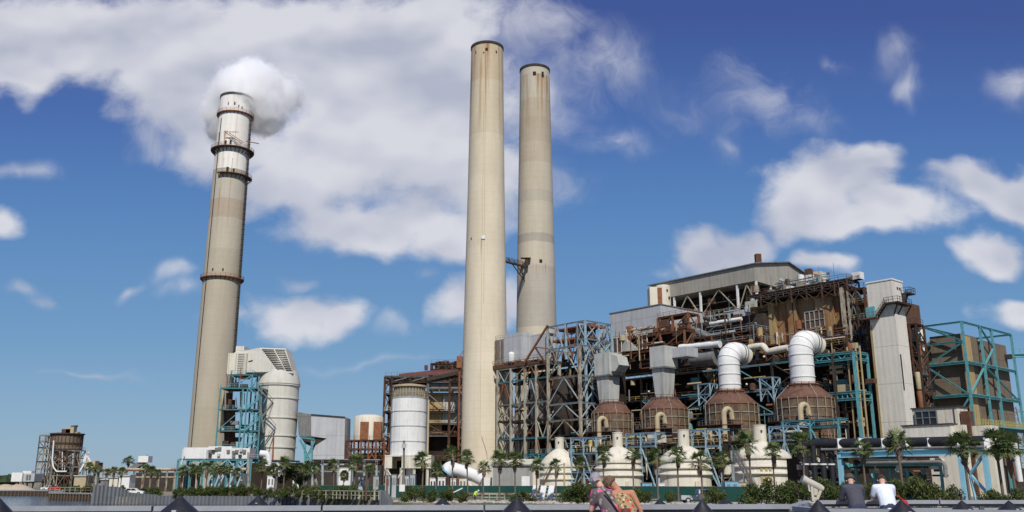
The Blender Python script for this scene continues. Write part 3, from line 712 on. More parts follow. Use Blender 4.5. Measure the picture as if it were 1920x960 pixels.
# white electrical house on its teal platform (Y = 262)
E_ = 262
eh = thing('electrical_house', 'long white windowless box on a teal truss platform left of the stair tower', 'equipment house', (W(400,880,E_).x, E_, 1.3))
x0, x1, x2, x3 = (W(px, 860, E_).x for px in (343, 390, 434, 468))
zf, ztp = W(400, 860, E_).z, W(400, 837, E_).z
MB().box(x0, x1, E_, E_+6, zf, ztp-.3).build('wall', 'white', eh)
MB().box(x1+.02, x2, E_-.4, E_+6, zf, ztp).build('wall', 'white', eh)
MB().box(x2+.02, x3, E_-.3, E_+6, zf, ztp-.5).build('wall', 'white', eh)
rn = random.Random(8)
for px, py in ((394,846),(400,846),(394,854),(406,842),(412,841),(410,853),(428,846),(438,848),(444,846),(438,856),(452,844),(458,846),(450,855)):
    v = W(px, py, E_-.45); MB().box(v.x-.35, v.x+.5, E_-.9, E_-.3, v.z-.4, v.z+.4).build('vent', rn.choice(['greydk','dark','grey']), eh)
MB().box(W(388,850,E_).x, W(393,850,E_).x, E_-.6, E_+.1, zf, ztp-1).build('door', 'grey', eh)
zl_ = W(400, 880, E_).z; xs_ = [W(p, 880, E_).x for p in (336, 360, 383, 405, 428, 446, 472)]
for y in (E_-1.2, E_+6.5):
    for z in (zf-.3, zl_): member(eh, 'beam', (xs_[0],y,z), (xs_[-1],y,z), .5, 'teal')
    for i, x in enumerate(xs_):
        member(eh, 'column', (x, y, 1.3), (x, y, zf-.2), .55, 'teal')
        if i: member(eh, 'brace', (xs_[i-1],y,zf-.3) if i%2 else (xs_[i-1],y,zl_), (x,y,zl_) if i%2 else (x,y,zf-.3), .3, 'blue', 'B')
for i in (3, 4, 5): member(eh, 'brace', (xs_[i],E_-1.2,1.3), (xs_[i]+2,E_-1.2,zl_), .4, 'blue', 'B'); member(eh, 'brace', (xs_[i],E_-1.2,zl_), (xs_[i]-2.6,E_-1.2,1.3), .4, 'blue', 'B')
MB().box(xs_[0], xs_[-1], E_-1.4, E_+6.8, zf-.12, zf-.01).build('deck', 'deck', eh)
g = MB(); handrail(g, [(x3,E_-1.2,zf),(xs_[-1]+2,E_-1.2,zf)], 1.1, .09); handrail(g, [(xs_[0]-2,E_-1.2,zl_+.3),(xs_[0],E_-1.2,zl_+.3)], 1.1, .09, 1); g.build('handrail', 'greyblue', eh)
member(eh, 'conduit_post', (W(341,870,E_-2).x, E_-2, 6), (W(341,870,E_-2).x, E_-2, W(341,842,E_-2).z), .3, 'white', 'C')
MB().tube([W(396,878,E_-2.5), W(430,879,E_-2.5), W(462,880,E_-2.5)], .45, 10).build('pipe', 'pipe', eh, True)
for i, (px0, px1, y0_, y1_, h) in enumerate(((392,413,E_+2,E_+7,9),(424,452,E_+1,E_+6,8))):
    o = MB().box(W(px0,900,E_).x, W(px1,900,E_).x, y0_, y1_, 1.3, W(400,895,E_).z+1.1).build('transformer_enclosure', 'white'); tag(o, ['white enclosure under the teal platform, left one', 'white enclosure under the teal platform, right one near the tank'][i], 'enclosure')

# grey duct box right of the vessel (Y=285)
G = 285
gd = thing('grey_duct', 'big weathered grey box duct with slanted underside right of the cream vessel', 'duct', (W(605,860,G).x, G, 1.3))
def quad_prism(par, name, pts, Y, dep, mat):      # outline at depth Y with real thickness
    return MB().prism([W(px, py, Y) for px, py in pts], (0, dep, 0)).build(name, mat, par)
quad_prism(gd, 'side_duct', [(557,772),(583,777),(583,822),(560,817)], G+1, 9, 'greydk')
quad_prism(gd, 'duct_body', [(583.3,776),(647,782),(645,872),(584,869),(587,838),(613,822),(583.3,818)], G, 10, 'grey')
quad_prism(gd, 'hopper_slope', [(586,838),(613,822.5),(583.5,818.5),(562,818),(572,832)], G+.6, 8, 'dark')
for p, q in (((562,819),(590,823)),((571,830),(573,900)),((585,826),(583,900)),((562,824),(580,862)),((590,826),(574,862))):
    member(gd, 'support', W(*p, G-1), W(*q, G-1), .55, 'teal')
MB().bar(W(583,777,G-.2), W(647,782,G-.2), .3).build('top_flashing', 'dark', gd)

# cream drum with rusty doors, on a rusty frame
cd = thing('cream_tank', 'short cream tank with two tall rusty doors left of the white silo', 'tank', (W(691,800,290).x, 290, 1.3))
tc = W(691, 800, 290); z0_, z1_ = W(691,826,286).z, W(691,779,286).z; rr_ = (W(718,800,290).x - W(664,800,290).x)/2
MB().lathe((tc.x, 290, 0), [(rr_, z0_), (rr_, z1_-.4), (rr_-.3, z1_), (rr_*.5, z1_+.5)], 40).build('shell', 'cream', cd, True)
for pa, pb in ((676,692),(701,716)):
    MB().box(W(pa,800,286).x, W(pb,800,286).x, 290-rr_-.1, 290-rr_*.6, z0_+.3, W(690,791,286).z).build('door', 'rust', cd)
rf = thing('pipe_rack', 'rusty brown pipe rack between the grey duct and the white silo', 'pipe rack', (tc.x, 284, 1.3))
wframe(rf, [W(p,860,282).x for p in (649,663,676,690,704,720)], [282, 290], [1.3, W(690,862,282).z, W(690,842,282).z, W(690,826,282).z], .4, ['rust','darkrust','rust'], 'XDU', 11, ['rust'])
rn = random.Random(31)
for i in range(22):
    x = W(rn.uniform(650,716),860,283).x; z = rn.uniform(6,14)
    member(rf, 'pipe', (x, 284, z), (x+rn.uniform(2,6), 284, z), rn.uniform(.2,.6), rn.choice(['rust','pipe','greydk','darkrust']), 'C')
MB().box(W(662,860,286).x, W(715,860,286).x, 286, 289, 1.3, W(690,850,286).z).build('pump_room', 'dark', rf)

# ============================================================ WHITE SILO (Y = 232)
S = 232; sc_ = W(766, 800, S); SXs = sc_.x; rS = (W(799,800,S).x - W(733,800,S).x)/2
zs_ = lambda py: W(766, py, S-rS).z
si = thing('silo', 'white banded silo on a boxy cream base left of the tall middle chimney', 'silo', (SXs, S, 1.3))
MB().lathe((SXs, S, 0), [(rS, zs_(854)), (rS, zs_(744)), (rS-.2, zs_(743))], 48).build('shell', 'white', si, True)
for py in (853.5, 827, 798, 770, 744): MB().ring((SXs, S, zs_(py)), rS-.01, .12, 48, .2).build('band', 'grey', si)
for a_ in (-1.95, -1.5, -1.15, -2.5): surf_line(si, SXs, S, [(0, rS), (200, rS)], a_, zs_(854), zs_(744), .09, 'white', 'seam_strip')
MB().lathe((SXs, S, 0), [(rS*.86, zs_(743)), (rS*.86, zs_(725))], 32).build('filter_house', 'greydk', si, True)
g = MB(); n = 26
for k in range(n): a0 = 2*math.pi*k/n; a1 = 2*math.pi*(k+1)/n; handrail(g, [Vector((SXs+math.cos(a0)*rS, S+math.sin(a0)*rS, zs_(742))), Vector((SXs+math.cos(a1)*rS, S+math.sin(a1)*rS, zs_(742)))], 1.2, .07)
g.build('handrail', 'yellow', si)
g = MB()
for k in range(30): a0 = 2*math.pi*k/30; g.bar(Vector((SXs+math.cos(a0)*rS*.88, S+math.sin(a0)*rS*.88, zs_(742))), Vector((SXs+math.cos(a0)*rS*.88, S+math.sin(a0)*rS*.88, zs_(723))), .16)
g.build('cage_bars', 'pipe', si)
MB().lathe((SXs, S, 0), [(rS*.95, zs_(724)), (rS*.98, zs_(723)), (rS*.98, zs_(720)), (rS*.4, zs_(717))], 32).build('top_deck', 'pipe', si)
zB0, zB1, zBl = zs_(878), zs_(856), 1.3
MB().box(SXs-rS-.6, SXs-rS+1.2, S-rS-.4, S+rS, zB0, zB1).build('base_box', 'cream', si); MB().box(SXs-.9, SXs+rS+1.9, S-rS-.4, S+rS, zB0, zB1).build('base_box', 'cream', si)
MB().box(SXs-rS-.6, SXs+rS+1.9, S-rS-.45, S+rS, zB1+.01, zB1+.35).build('base_slab', 'cream', si)
for dx in (-rS+.1, -1, 2.2, rS+1): member(si, 'leg', (SXs+dx, S-rS, 1.3), (SXs+dx, S-rS, zB0+.1), .5, 'cream'); member(si, 'leg', (SXs+dx, S+rS-1, 1.3), (SXs+dx, S+rS-1, zB0+.1), .5, 'cream')
member(si, 'brace', (SXs-rS, S-rS-.1, zB0-.3), (SXs-.6, S-rS-.1, 1.6), .3, 'cream', 'B'); member(si, 'brace', (SXs-rS+.2, S-rS-.1, 1.4), (SXs-.6, S-rS-.1, zB0-.6), .3, 'cream', 'B')
MB().lathe((SXs+1.1, S-2, 0), [(.2, zB0-3.4), (1.2, zB0-1.6), (1.2, zB0)], 16).build('discharge_cone', 'white', si, True)
MB().box(SXs-rS, SXs+rS+1, S-1, S+1, 1.3, zB0).build('back_wall', 'dark', si)
member(si, 'riser_pipe', (SXs+rS+.7, S-2, 1.3), (SXs+rS+.7, S-2, zs_(748)), .5, 'pipe', 'C')
g = MB(); handrail(g, [(SXs-rS-1.6,S-2,zs_(820)),(SXs-rS,S-2,zs_(820))],1.1,.1,.8); handrail(g, [(SXs-rS-1.6,S-2,zs_(770)),(SXs-rS,S-2,zs_(770))],1.1,.1,.8); g.build('side_landing', 'pipe', si)

# ============================================================ UNIT BEHIND THE SILO (Y = 300)
U = 300
X_ = lambda px, Y=U: W(px, 860, Y).x
def Z_(py, px=800, Y=U): return W(px, py, Y).z
# columns must stay vertical: take x at the ground line of each sight
def XP(px, py, Y): return W(px, py, Y).x
un = thing('boiler_house', 'dark boiler house with maroon roof between the white silo and the middle chimney', 'boiler house', (XP(790,800,U), U, 1.3))
xsu = [XP(721,740,U), XP(734,740,U), XP(768,740,U), XP(802,740,U), XP(843,740,U), XP(868,740,U)]
wframe(un, xsu, [U, U+14], [1.3, Z_(862), Z_(817), Z_(795), Z_(772), Z_(738), Z_(716), Z_(706)], .6, ['dark','darkrust','dark','greydk'], 'XDUV', 3, ['greydk','rust'], prob=.75)
MB().box(XP(726,800,U+4), XP(870,800,U+4), U+4, U+16, 1.3, Z_(742)).build('dark_backing', 'inner_shade', un)  # near-black box, its colour the shade inside the boiler house
MB().box(XP(730,800,U+3), XP(830,750,U+3), U+3, U+14, Z_(815), Z_(742)).build('casing', 'darkrust', un)
MB().box(XP(802,750,U+2), XP(829,750,U+2), U+2, U+3-.02, Z_(812), Z_(738)).build('casing_panel', 'espyel', un)
MB().box(XP(830,750,U+2), XP(866,750,U+2), U+2, U+12, Z_(795), Z_(738)).build('casing_panel', 'duct', un)
MB().box(XP(800,716,U+1), XP(868,716,U+1), U+1, U+12, Z_(728), Z_(706)).build('upper_wall', 'greydk', un)
b = MB(); za, zb_ = Z_(707), Z_(692)
b.prism([(XP(748,700,U+3), U+3, za), (XP(868,700,U+3), U+3, za), (XP(868,700,U+3), U+3, zb_+.3), (XP(812,700,U+3), U+3, zb_), (XP(748,700,U+3), U+3, Z_(699))], (0, 12, 0)); b.build('roof', 'maroon', un)
MB().bar(W(800,712,U-.3), W(868,697,U-.3), 1.2).build('roof_edge', 'dark', un)
up = thing('roof_steelwork', 'dark steelwork and walkways on top of the boiler house beside the middle chimney', 'steelwork', (XP(835,690,U+4), U+4, Z_(700)))
wframe(up, [XP(p,690,U+4) for p in (808,822,836,848,862)], [U+4, U+9], [Z_(701), Z_(690), Z_(679)], .4, ['dark','darkrust','maroon'], 'XV', 9, ['greydk'])
MB().tube([W(799,694,U+4), W(799,685,U+4)], .6, 10).build('vent_pipe', 'maroon', up); 
rn = random.Random(77)
for i in range(16):
    x = rn.uniform(XP(812,690,U), XP(858,690,U)); MB().box(x, x+rn.uniform(.8,2), U+5, U+7, Z_(700)+rn.uniform(0,3), Z_(700)+rn.uniform(3.2,5)).build('cabinet', rn.choice(['dark','greydk','darkrust']), up)
for px in (808, 826, 838, 852): MB().obox(W(px, 709, U+.7), .7, .3, 1.0).build('window', 'inner_shade', un)
for i in range(34):
    x = rn.uniform(xsu[0], xsu[-1]-2); z = rn.choice([Z_(815), Z_(793), Z_(770), Z_(736)])+.5
    if rn.random() < .5: member(un, 'pipe', (x, U+1, z), (x+rn.uniform(2,6), U+1, z), rn.uniform(.2,.5), rn.choice(['rust','greydk','pipe','dark']), 'C')
    else: member(un, 'pipe', (x, U+1.3, z), (x, U+1.3, z+rn.uniform(1.5,4)), rn.uniform(.2,.4), rn.choice(['rust','greydk','pipe']), 'C')
rc = thing('rusty_column', 'tall rusty lattice column against the left edge of the middle chimney', 'steel column', (XP(863,800,288), 288, 1.3))
for d in (0, 2.0):
    member(rc, 'column', (XP(860,800,288)+d*.8, 288, 1.3), (XP(860,800,288)+d*.8, 288, Z_(668,860,288)+ (4 if d else 0)), .45, 'rust')
for i in range(16):
    z = 3 + i*2.7; x = XP(860,800,288); member(rc, 'brace', (x+(0 if i%2 else 1.6),288,z), (x+(1.6 if i%2 else 0),288,z+2.7), .2, 'rust', 'B')
MB().box(XP(856,690,287), XP(866,690,287), 287, 290, Z_(690,860,288), Z_(668,860,288)).build('head_box', 'rust', rc)

# ============================================================ STEEL FRAME RIGHT OF THE MIDDLE CHIMNEY
BF = 180
cA = [AB(933, BF), AB(985, BF), AB(1029, BF), AB(1089, BF)]
zt1, zt2_ = onB(985, 687, BF)[1], onB(1060, 651, BF)[1]
fl = thing('lattice_structure', 'rusty pale steel lattice frame rising right of the middle chimney', 'steel frame', PL(cA[1], BF, 1.3))
lv1 = [1.3, onB(985,822,BF)[1], onB(985,788,BF)[1], onB(985,756,BF)[1], onB(985,712,BF)[1], zt1]
frame(fl, [cA[0],(cA[0]+cA[1])/2,cA[1],(cA[1]+cA[2])/2,cA[2]], [BF, BF+4.5, BF+9], lv1, .75, ['palesteel'], ['darkrust','palesteel','teal'], 'XVWD', ['darkrust','greyblue','rust','palesteel'], 'FRLK', 12, decks=False, rails=None, prob=1, bw=.38, colw=.7)
lv2 = [1.3, onB(1060,822,BF)[1], onB(1060,788,BF)[1], onB(1060,757,BF)[1], onB(1060,707,BF)[1], zt2_]
frame(fl, cA[2:], [BF, BF+9], lv2, .75, ['palesteel'], ['palesteel','greyblue'], 'V', ['palesteel','greyblue'], 'FRK', 13, decks=False, prob=1, bw=.42, colw=.7)
MB().pbox(cA[0]-1.2, cA[2], BF-.3, BF+12, zt1+.3, zt1+1.0).build('deck', 'darkrust', fl)
MB().pbox(cA[0], cA[3], BF+1, BF+9, lv1[1]+.3, lv1[1]+.45).build('deck', 'deck', fl)
g = MB(); handrail(g, [PL(cA[0]-1.2,BF-.3,zt1+1), PL(cA[2],BF-.3,zt1+1), PL(cA[3],BF-.3,zt1+1)], 1.2, .1, 2); g.build('handrail', 'rust', fl)
clutter(fl, cA[0], cA[3], BF+2, BF+8, 4, zt1-3, 60, ['darkrust','rust','greydk','teal','dark','palesteel'], 41, .5)
# vessels, and a dark wall whose colour stands in for inner shade
MB().pbox(cA[0]+3, cA[3]+6, BF+10, BF+12.5, 1.3, zt1-.5).build('dark_backing', 'inner_shade', fl)
vz0, vz1 = onB(1060,792,BF+6)[1], onB(1060,712,BF+6)[1]
MB().lathe(PL(AB(1058,BF+6), BF+6.5, 0), [(1.5, vz0-5), (4.6, vz0), (4.6, vz1), (3, vz1+1)], 32).build('vessel', 'dark', fl, True)  # grey vessel coloured dark to stand in for shade
MB().lathe(PL(AB(1006,BF+6), BF+6.5, 0), [(1, onB(1006,720,BF)[1]-3), (2.6, onB(1006,720,BF)[1]), (2.6, onB(1006,707,BF)[1])], 24).build('hopper', 'cream', fl, True)
MB().lathe(PL(AB(1010,BF+6), BF+7.5, 0), [(3.6, vz0), (3.6, vz1-2)], 24).build('vessel', 'greydk', fl, True)
# leaning rust strut and slim red braces on the left of the blue tower
member(fl, 'brace', PL(*[AB(984,BF-1), BF-1, zt1+1]), PL(AB(1029,BF-1), BF-1, onB(1024,612,BF)[1]), .5, 'rust', 'B')
member(fl, 'brace', PL(AB(1004,BF-1), BF-1, onB(1004,652,BF)[1]), PL(AB(1029,BF-1), BF-1, onB(1029,655,BF)[1]), .35, 'rust', 'B')
member(fl, 'brace', PL(AB(1004,BF-1), BF-1, onB(1004,652,BF)[1]), PL(AB(1024,BF-1), BF-1, onB(1024,682,BF)[1]), .4, 'darkrust', 'B')

# the pale blue tower, corner near x=1100
BT = 184
bt = thing('steel_tower', 'pale blue open steel tower in front of the rusty decks right of the rear chimney', 'steel tower', PL(AB(1100,BT), BT, 1.3))
a0, a1 = AB(1028,BT), AB(1101,BT); zc_ = onB(1101,600,BT)[1]
bR = onA(1146, 607, a1)[0]
lv = [onB(1101,752,BT)[1], onB(1101,712,BT)[1], onB(1101,668,BT)[1], onB(1101,634,BT)[1], zc_]
frame(bt, [a1-3, a1], [BT, (BT+bR)/2, bR], lv, .55, ['blue','greyblue'], None, 'XV', None, 'FRK', 6, decks=False, prob=1)
frame(bt, [a0, (a0+a1)/2, a1-3], [BT, BT+7], [lv[2], lv[4]], .55, ['greyblue','blue','rust'], None, 'VW', ['greyblue','rust','palesteel'], 'FRLK', 8, decks=False, prob=1)
for b_ in (BT, bR): member(bt, 'column', PL(a1, b_, 1.3), PL(a1, b_, lv[0]), .5, 'greyblue')
MB().pbox(a0+1, a1-.5, BT+1, BT+8, lv[3]+.6, lv[3]+1.2).build('deck', 'rust', bt); MB().pbox(a0+3, a1+.2, BT+1, BT+8, zc_-1.5, zc_-.9).build('deck', 'rust', bt)
clutter(bt, a0+1, a1-1, BT+1, BT+7, lv[2]-2, zc_-2.5, 46, ['rust','darkrust','rust','greyblue'], 15, .3)

# grey box on top of the frame, in front of the rear chimney
BG = 181.5
gb = thing('hopper_house', 'pale grey sheet metal box on the rusty deck between the two tall chimneys', 'metal housing', PL(AB(960,BG), BG, zt1+1))
A0_, A1_ = AB(944,BG), AB(977,BG); zb0, zb1 = zt1+1, onB(977,622,BG)[1]; b1_ = onA(1000, 630, A1_)[0]
MB().pbox(A0_, A1_, BG, b1_, zb0+1.2, zb1).build('wall', 'grey', gb)
MB().pbox(A0_-4.6, A0_-.02, BG+.3, b1_-1, zb0, zb1-1.2).build('side_house', 'greydk', gb)
MB().pbox(A1_+.02, A1_+8, b1_-1.5, b1_+2, zb0+1, zb1-.8).build('rear_wall', 'grey', gb)
MB().pbox(A0_-5, A1_+8, BG-.4, b1_, zb0-.3, zb0+.9).build('base', 'darkrust', gb)
MB().lathe(PL((A0_+A1_)/2+.8, BG-1, zb0+1), [(.8,0),(1,.4),(1,2.6),(.5,3.2)], 16).build('tank', 'white', gb, True)
g = MB(); handrail(g, [PL(A0_-5,BG-.5,zb0+1),PL(A1_,BG-.5,zb0+1),PL(A1_+8,BG-.5,zb0+1)],1.2,.09); handrail(g, [PL(A0_-4.6,BG+.5,zb1-1.2),PL(A0_-1,BG+.5,zb1-1.2)],1.4,.09,1); g.build('handrail','palesteel',gb)
for i in range(5): member(gb, 'downpipe', PL(A0_-4.4+i*.9, BG, zb0+.5), PL(A0_-4.4+i*.9, BG, zb1-1.5), .22, ['palesteel','rust','greydk'][i%3], 'C')

# ============================================================ MAIN BUILDING
# --- roofed house on top
AC, BC = -154.2, 234.
mh = thing('boiler_roof_house', 'large beige roofed shed raised on open white steel at the very top of the plant', 'roofed shed', PL(AC, BC, 60))
AL = onB(1219, 533, BC)[0]; zE = onB(1417,494,BC)[1]; zW = onB(1417,526,BC)[1]
B1 = onA(1476, 493, AC)[0]; zR = onA(1476,493,AC)[1]; B2 = onA(1516, 520, AC)[0]; zE2 = onA(1516,520,AC)[1]
poly = [PL(AL,BC,zW),PL(AL,BC,zE),PL(AL,B1,zR),PL(AL,B2,zE2),PL(AL,B2,zW-1)]
MB().prism(poly, PL(AC,BC,0)-PL(AL,BC,0)).build('wall', 'roofsid', mh)
ro = MB(); o_ = PL(AC+.8,BC,0)-PL(AL-.8,BC,0)
for (p, z), (q, zq) in zip([(BC-.6,zE-.1),(B1,zR+.05),(B2+.6,zE2-.1)], [(B1,zR+.05),(B2+.6,zE2-.1)]): ro.prism([PL(AL-.8,p,z+.03),PL(AL-.8,q,zq+.03),PL(AL-.8,q,zq+.33),PL(AL-.8,p,z+.33)], o_)
ro.build('roof', 'greydk', mh)
zlow = onB(1400,610,BC)[1]
for px in (1262, 1311, 1381, 1417): a = onB(px, 545, BC)[0]; member(mh, 'column', PL(a,BC+.5,zlow-12), PL(a,BC+.5,zW), .6, 'white')
a_s = [onB(px, 545, BC)[0] for px in (1262, 1311, 1381, 1417)]
for i in range(3): mid = (a_s[i]+a_s[i+1])/2; member(mh, 'brace', PL(a_s[i],BC+.6,zW-8.4), PL(mid,BC+.6,zW-.5), .28, 'palesteel', 'B'); member(mh, 'brace', PL(a_s[i+1],BC+.6,zW-8.4), PL(mid,BC+.6,zW-.5), .28, 'palesteel', 'B')
member(mh, 'beam', PL(AL+6,BC+.5,zW-8.6), PL(AC,BC+.5,zW-8.6), .5, 'white'); member(mh, 'beam', PL(AL+10,BC+.5,zW-17), PL(AC,BC+.5,zW-17), .7, 'white')
member(mh, 'brace', PL(a_s[1],BC+.6,zW-8.6), PL(a_s[2],BC+.6,zW-16.8), .4, 'palesteel', 'B'); member(mh, 'brace', PL(a_s[2],BC+.6,zW-8.6), PL(a_s[3],BC+.6,zW-14), .4, 'palesteel', 'B')
for b_ in (BC+9, BC+19, B2-.5): member(mh, 'column', PL(AC-.5,b_,zlow-12), PL(AC-.5,b_,zW), .6, 'white')
MB().pbox(AL+4, AC-1, BC+6, B2, zlow-14, zW-1).build('dark_backing', 'inner_shade', mh)  # near-black box stands in for shade beneath the shed
MB().pbox(AL+12, AC-12, BC+2, BC+5.5, zW-15.5, zW-10).build('machinery', 'dark', mh)
clutter(mh, AL+12, AC-2, BC+1, BC+5, zW-17, zW-2, 40, ['palesteel','darkrust','greydk','pipe','dark'], 91, .4)
g = MB(); handrail(g, [PL(AL+10,BC-.2,zW-8.3),PL(AC,BC-.2,zW-8.3)],1.2,.1); g.build('handrail','palesteel',mh)
MB().obox(PL(AC+1-6, BC+10, zR-1.2), .9, .9, 3.6).build('roof_vent', 'darkrust', mh); MB().obox(PL(AC-10, BC+9, zE+.2), 2, .8, 1.5).build('roof_vent', 'cream', mh)
# rounded cream stub tower at its left end
stb = thing('stub_tower', 'cream rust streaked stub tower at the left end of the top shed', 'tower', PL(AL+3, BC-4, 50))
p = W(1236, 560, 296); zz0, zz1 = W(1236,576,292).z, W(1236,533,292).z
MB().lathe((p.x+1.4, p.y, 0), [(2.5, zz0-3), (2.5, zz1), (2.2, zz1+.3)], 24).build('shell', 'cream', stb, True)
MB().box(p.x-3.5, p.x+1.3, p.y-2.3, p.y+3, zz0-3, zz1-.5).build('wall', 'cream', stb)
MB().box(p.x-.9, p.x+.6, p.y-2.5, p.y-2.2, zz0-2, zz1-.8).build('rust_stripe', 'rust', stb)
MB().obox((p.x+2.4, p.y-2.3, zz1-2), .25, .3, .6).build('window', 'inner_shade', stb); MB().obox((p.x+3.0, p.y-2.0, zz1-4.6), .25, .3, .8).build('window', 'inner_shade', stb)

# --- grey sided box lower left
BB = 213; AA0, AA1 = AB(1149,BB), onB(1238,571,BB)[0]; zB = onB(1238,571,BB)[1]
gs = thing('siding_house', 'long light grey sided house with flat roof below the top shed', 'plant building', PL(AA1, BB, zB-10))
b2_ = onA(1346, 592, AA1)[0]
MB().pbox(AA0, AA1, BB, b2_, onB(1160,627,BB)[1]-1, zB).build('wall', 'grey', gs)
MB().pbox(AA0-.2, AA1+.2, BB-.2, b2_+.2, zB+.01, zB+.3).build('roof', 'greydk', gs)
zl_l = onB(1160,627,BB)[1]-1
MB().pbox(AA1+.02, AA1+1.5, BB+1, b2_+9, zB-9, zB-7.4).build('side_gallery', 'darkrust', gs)

# --- white box tower on the roofline, right
wb = thing('rooftop_tower', 'small white windowed tower on the skyline behind the rooftop steelwork', 'stair head', PL(-134, 240, 50))
c_ = W(1540, 545, 262); hx = (W(1559,540,262).x-W(1522,540,262).x)/2
MB().obox((c_.x, c_.y+2, W(1540,556,262).z-3), hx*.62, hx*.62, W(1540,509,262).z-W(1540,556,262).z+3, R(-49)).build('wall', 'cream', wb)
for px, py in ((1553,517),(1552,530),(1541,529)): MB().obox(W(px, py, 258.5), .35, .3, .9, R(-49)).build('window', 'inner_shade', wb)

# --- brown boiler casing
BK = 212; K0, K1 = AB(1383,BK), onB(1580,560,BK)[0]; zk0, zk1 = onB(1500,645,BK)[1], onB(1500,560,BK)[1]
kc = thing('boiler_casing', 'rust streaked brown boiler casing with white framed window grids under the top shed', 'boiler casing', PL((K0+K1)/2, BK, zk0))
Kk = AB(1430, BK)
MB().pbox(Kk, K1, BK, BK+24, zk0-4, zk1).build('casing', 'casing', kc)
MB().pbox(K0, Kk-.02, BK+.4, BK+22, zk0-4, onB(1400,590,BK)[1]).build('casing', 'casing', kc)
for px, w_, dz in ((1433,1.6,0),(1466,1.8,0),(1502,1.5,0),(1512,.8,0),(1578,2.2,-1)):
    a = AB(px, BK); MB().pbox(a-w_/2, a+w_/2, BK-1.2, BK-.02, zk0, zk1+dz).build('pilaster', 'espyel' if px < 1500 else 'casing', kc)
MB().pbox(AB(1440,BK), AB(1462,BK), BK-.5, BK-.02, zk0+1, zk1-2).build('recess', 'dark', kc)
MB().pbox(AB(1552,BK), AB(1580,BK), BK-1.1, BK-.02, zk0+3, zk1-1).build('casing_panel', 'espyel', kc)
def wingrid(par, px0, px1, py0, py1, Bq, nx=4, nz=2, m='window', fm='palesteel'):
    a, c = onB(px0, (py0+py1)/2, Bq)[0], onB(px1, (py0+py1)/2, Bq)[0]; z0, z1 = onB((px0+px1)/2, py1, Bq)[1], onB((px0+px1)/2, py0, Bq)[1]
    f = MB().pbox(a, c, Bq-.25, Bq, z0, z1).build('window', m, par); g = MB()
    for i in range(nx+1): q = a+(c-a)*i/nx; g.pbox(q-.09, q+.09, Bq-.5, Bq-.26, z0, z1)
    for i in range(nz+1): q = z0+(z1-z0)*i/nz; g.pbox(a, c, Bq-.46, Bq-.3, q-.08, q+.08)
    g.build('frame', fm, f)
wingrid(kc, 1511, 1547, 583, 616, BK-1.2); wingrid(kc, 1381, 1414, 603, 632, BK-1.2, 3)
zkt = zk1
# rooftop walkway trusses along the casing
wt = thing('roof_walkway', 'long dark truss walkway running along the top of the brown casing', 'walkway', PL((K0+K1)/2, BK-2, zkt))
frame(wt, [AB(p,BK) for p in (1428,1455,1485,1515,1545,1575,1600,1625)], [BK-3, BK+3], [zkt-1.5, zkt+.6, zkt+2.4], .35, ['dark','darkrust'], None, 'XVW', None, 'FR', 2, rails=['darkrust','greydk'], prob=1)
for i in range(9): a = AB(1425,BK)+rn.uniform(0, 32); MB().pbox(a, a+rn.uniform(1,2.4), BK, BK+2, zkt+2.6, zkt+rn.uniform(3.4,5)).build('cabinet', rn.choice(['greyblue','white','greydk','rust']), wt)
clutter(wt, AB(1425,BK), AB(1575,BK), BK-1, BK+5, zkt+2, zkt+6, 26, ['greyblue','greydk','teal','darkrust','palesteel'], 34, .2)
for px in (1466,1500,1560,1590): a = AB(px,BK); member(wt, 'lightning_rod', PL(a,BK,zkt+2), PL(a,BK,zkt+8), .1, 'greydk', 'C')
wb2 = MB().pbox(AB(1398,BK), AB(1428,BK), BK-2.5, BK+3, onB(1400,600,BK)[1], onB(1400,583,BK)[1]).build('louvred_box', 'grey'); tag(wb2, 'pale grey box at the left end of the dark roof walkway', 'metal box')
# crane-like blue steel on the roof in front of the gable
rs = thing('roof_machinery', 'jumble of pale blue steel machinery on the roof in front of the beige gable', 'machinery', PL(-140, 220, zkt+2))
BM = 222; aa = [onB(p,545,BM)[0] for p in (1458,1478,1500,1518)]; zm0, zm1 = onB(1490,560,BM)[1], onB(1490,532,BM)[1]
frame(rs, aa, [BM, BM+5], [zm0-2, (zm0+zm1)/2, zm1], .35, ['greyblue','greydk','blue'], None, 'XVW', None, 'FR', 31, prob=1, rails=['greydk'])
clutter(rs, aa[0]-2, aa[-1]+2, BM-1, BM+3, zm0, zm1+1, 40, ['greyblue','blue','greydk','rust','white'], 35, .35)
member(rs, 'beam', W(1461,523,255), W(1500,540,255), .6, 'greyblue', 'B'); member(rs, 'beam', W(1466,530,255), W(1503,545,255), .4, 'blue', 'B')
MB().obox(W(1527,545,254), 1.4, 1.4, 4.6, .8).build('cabinet', 'rust', rs); MB().obox(W(1519,540,254), .9, .9, 5.6, .8).build('cabinet', 'darkrust', rs); MB().obox(W(1521,528,253), 1.3, 1, 1.8, .8).build('cabinet', 'white', rs)

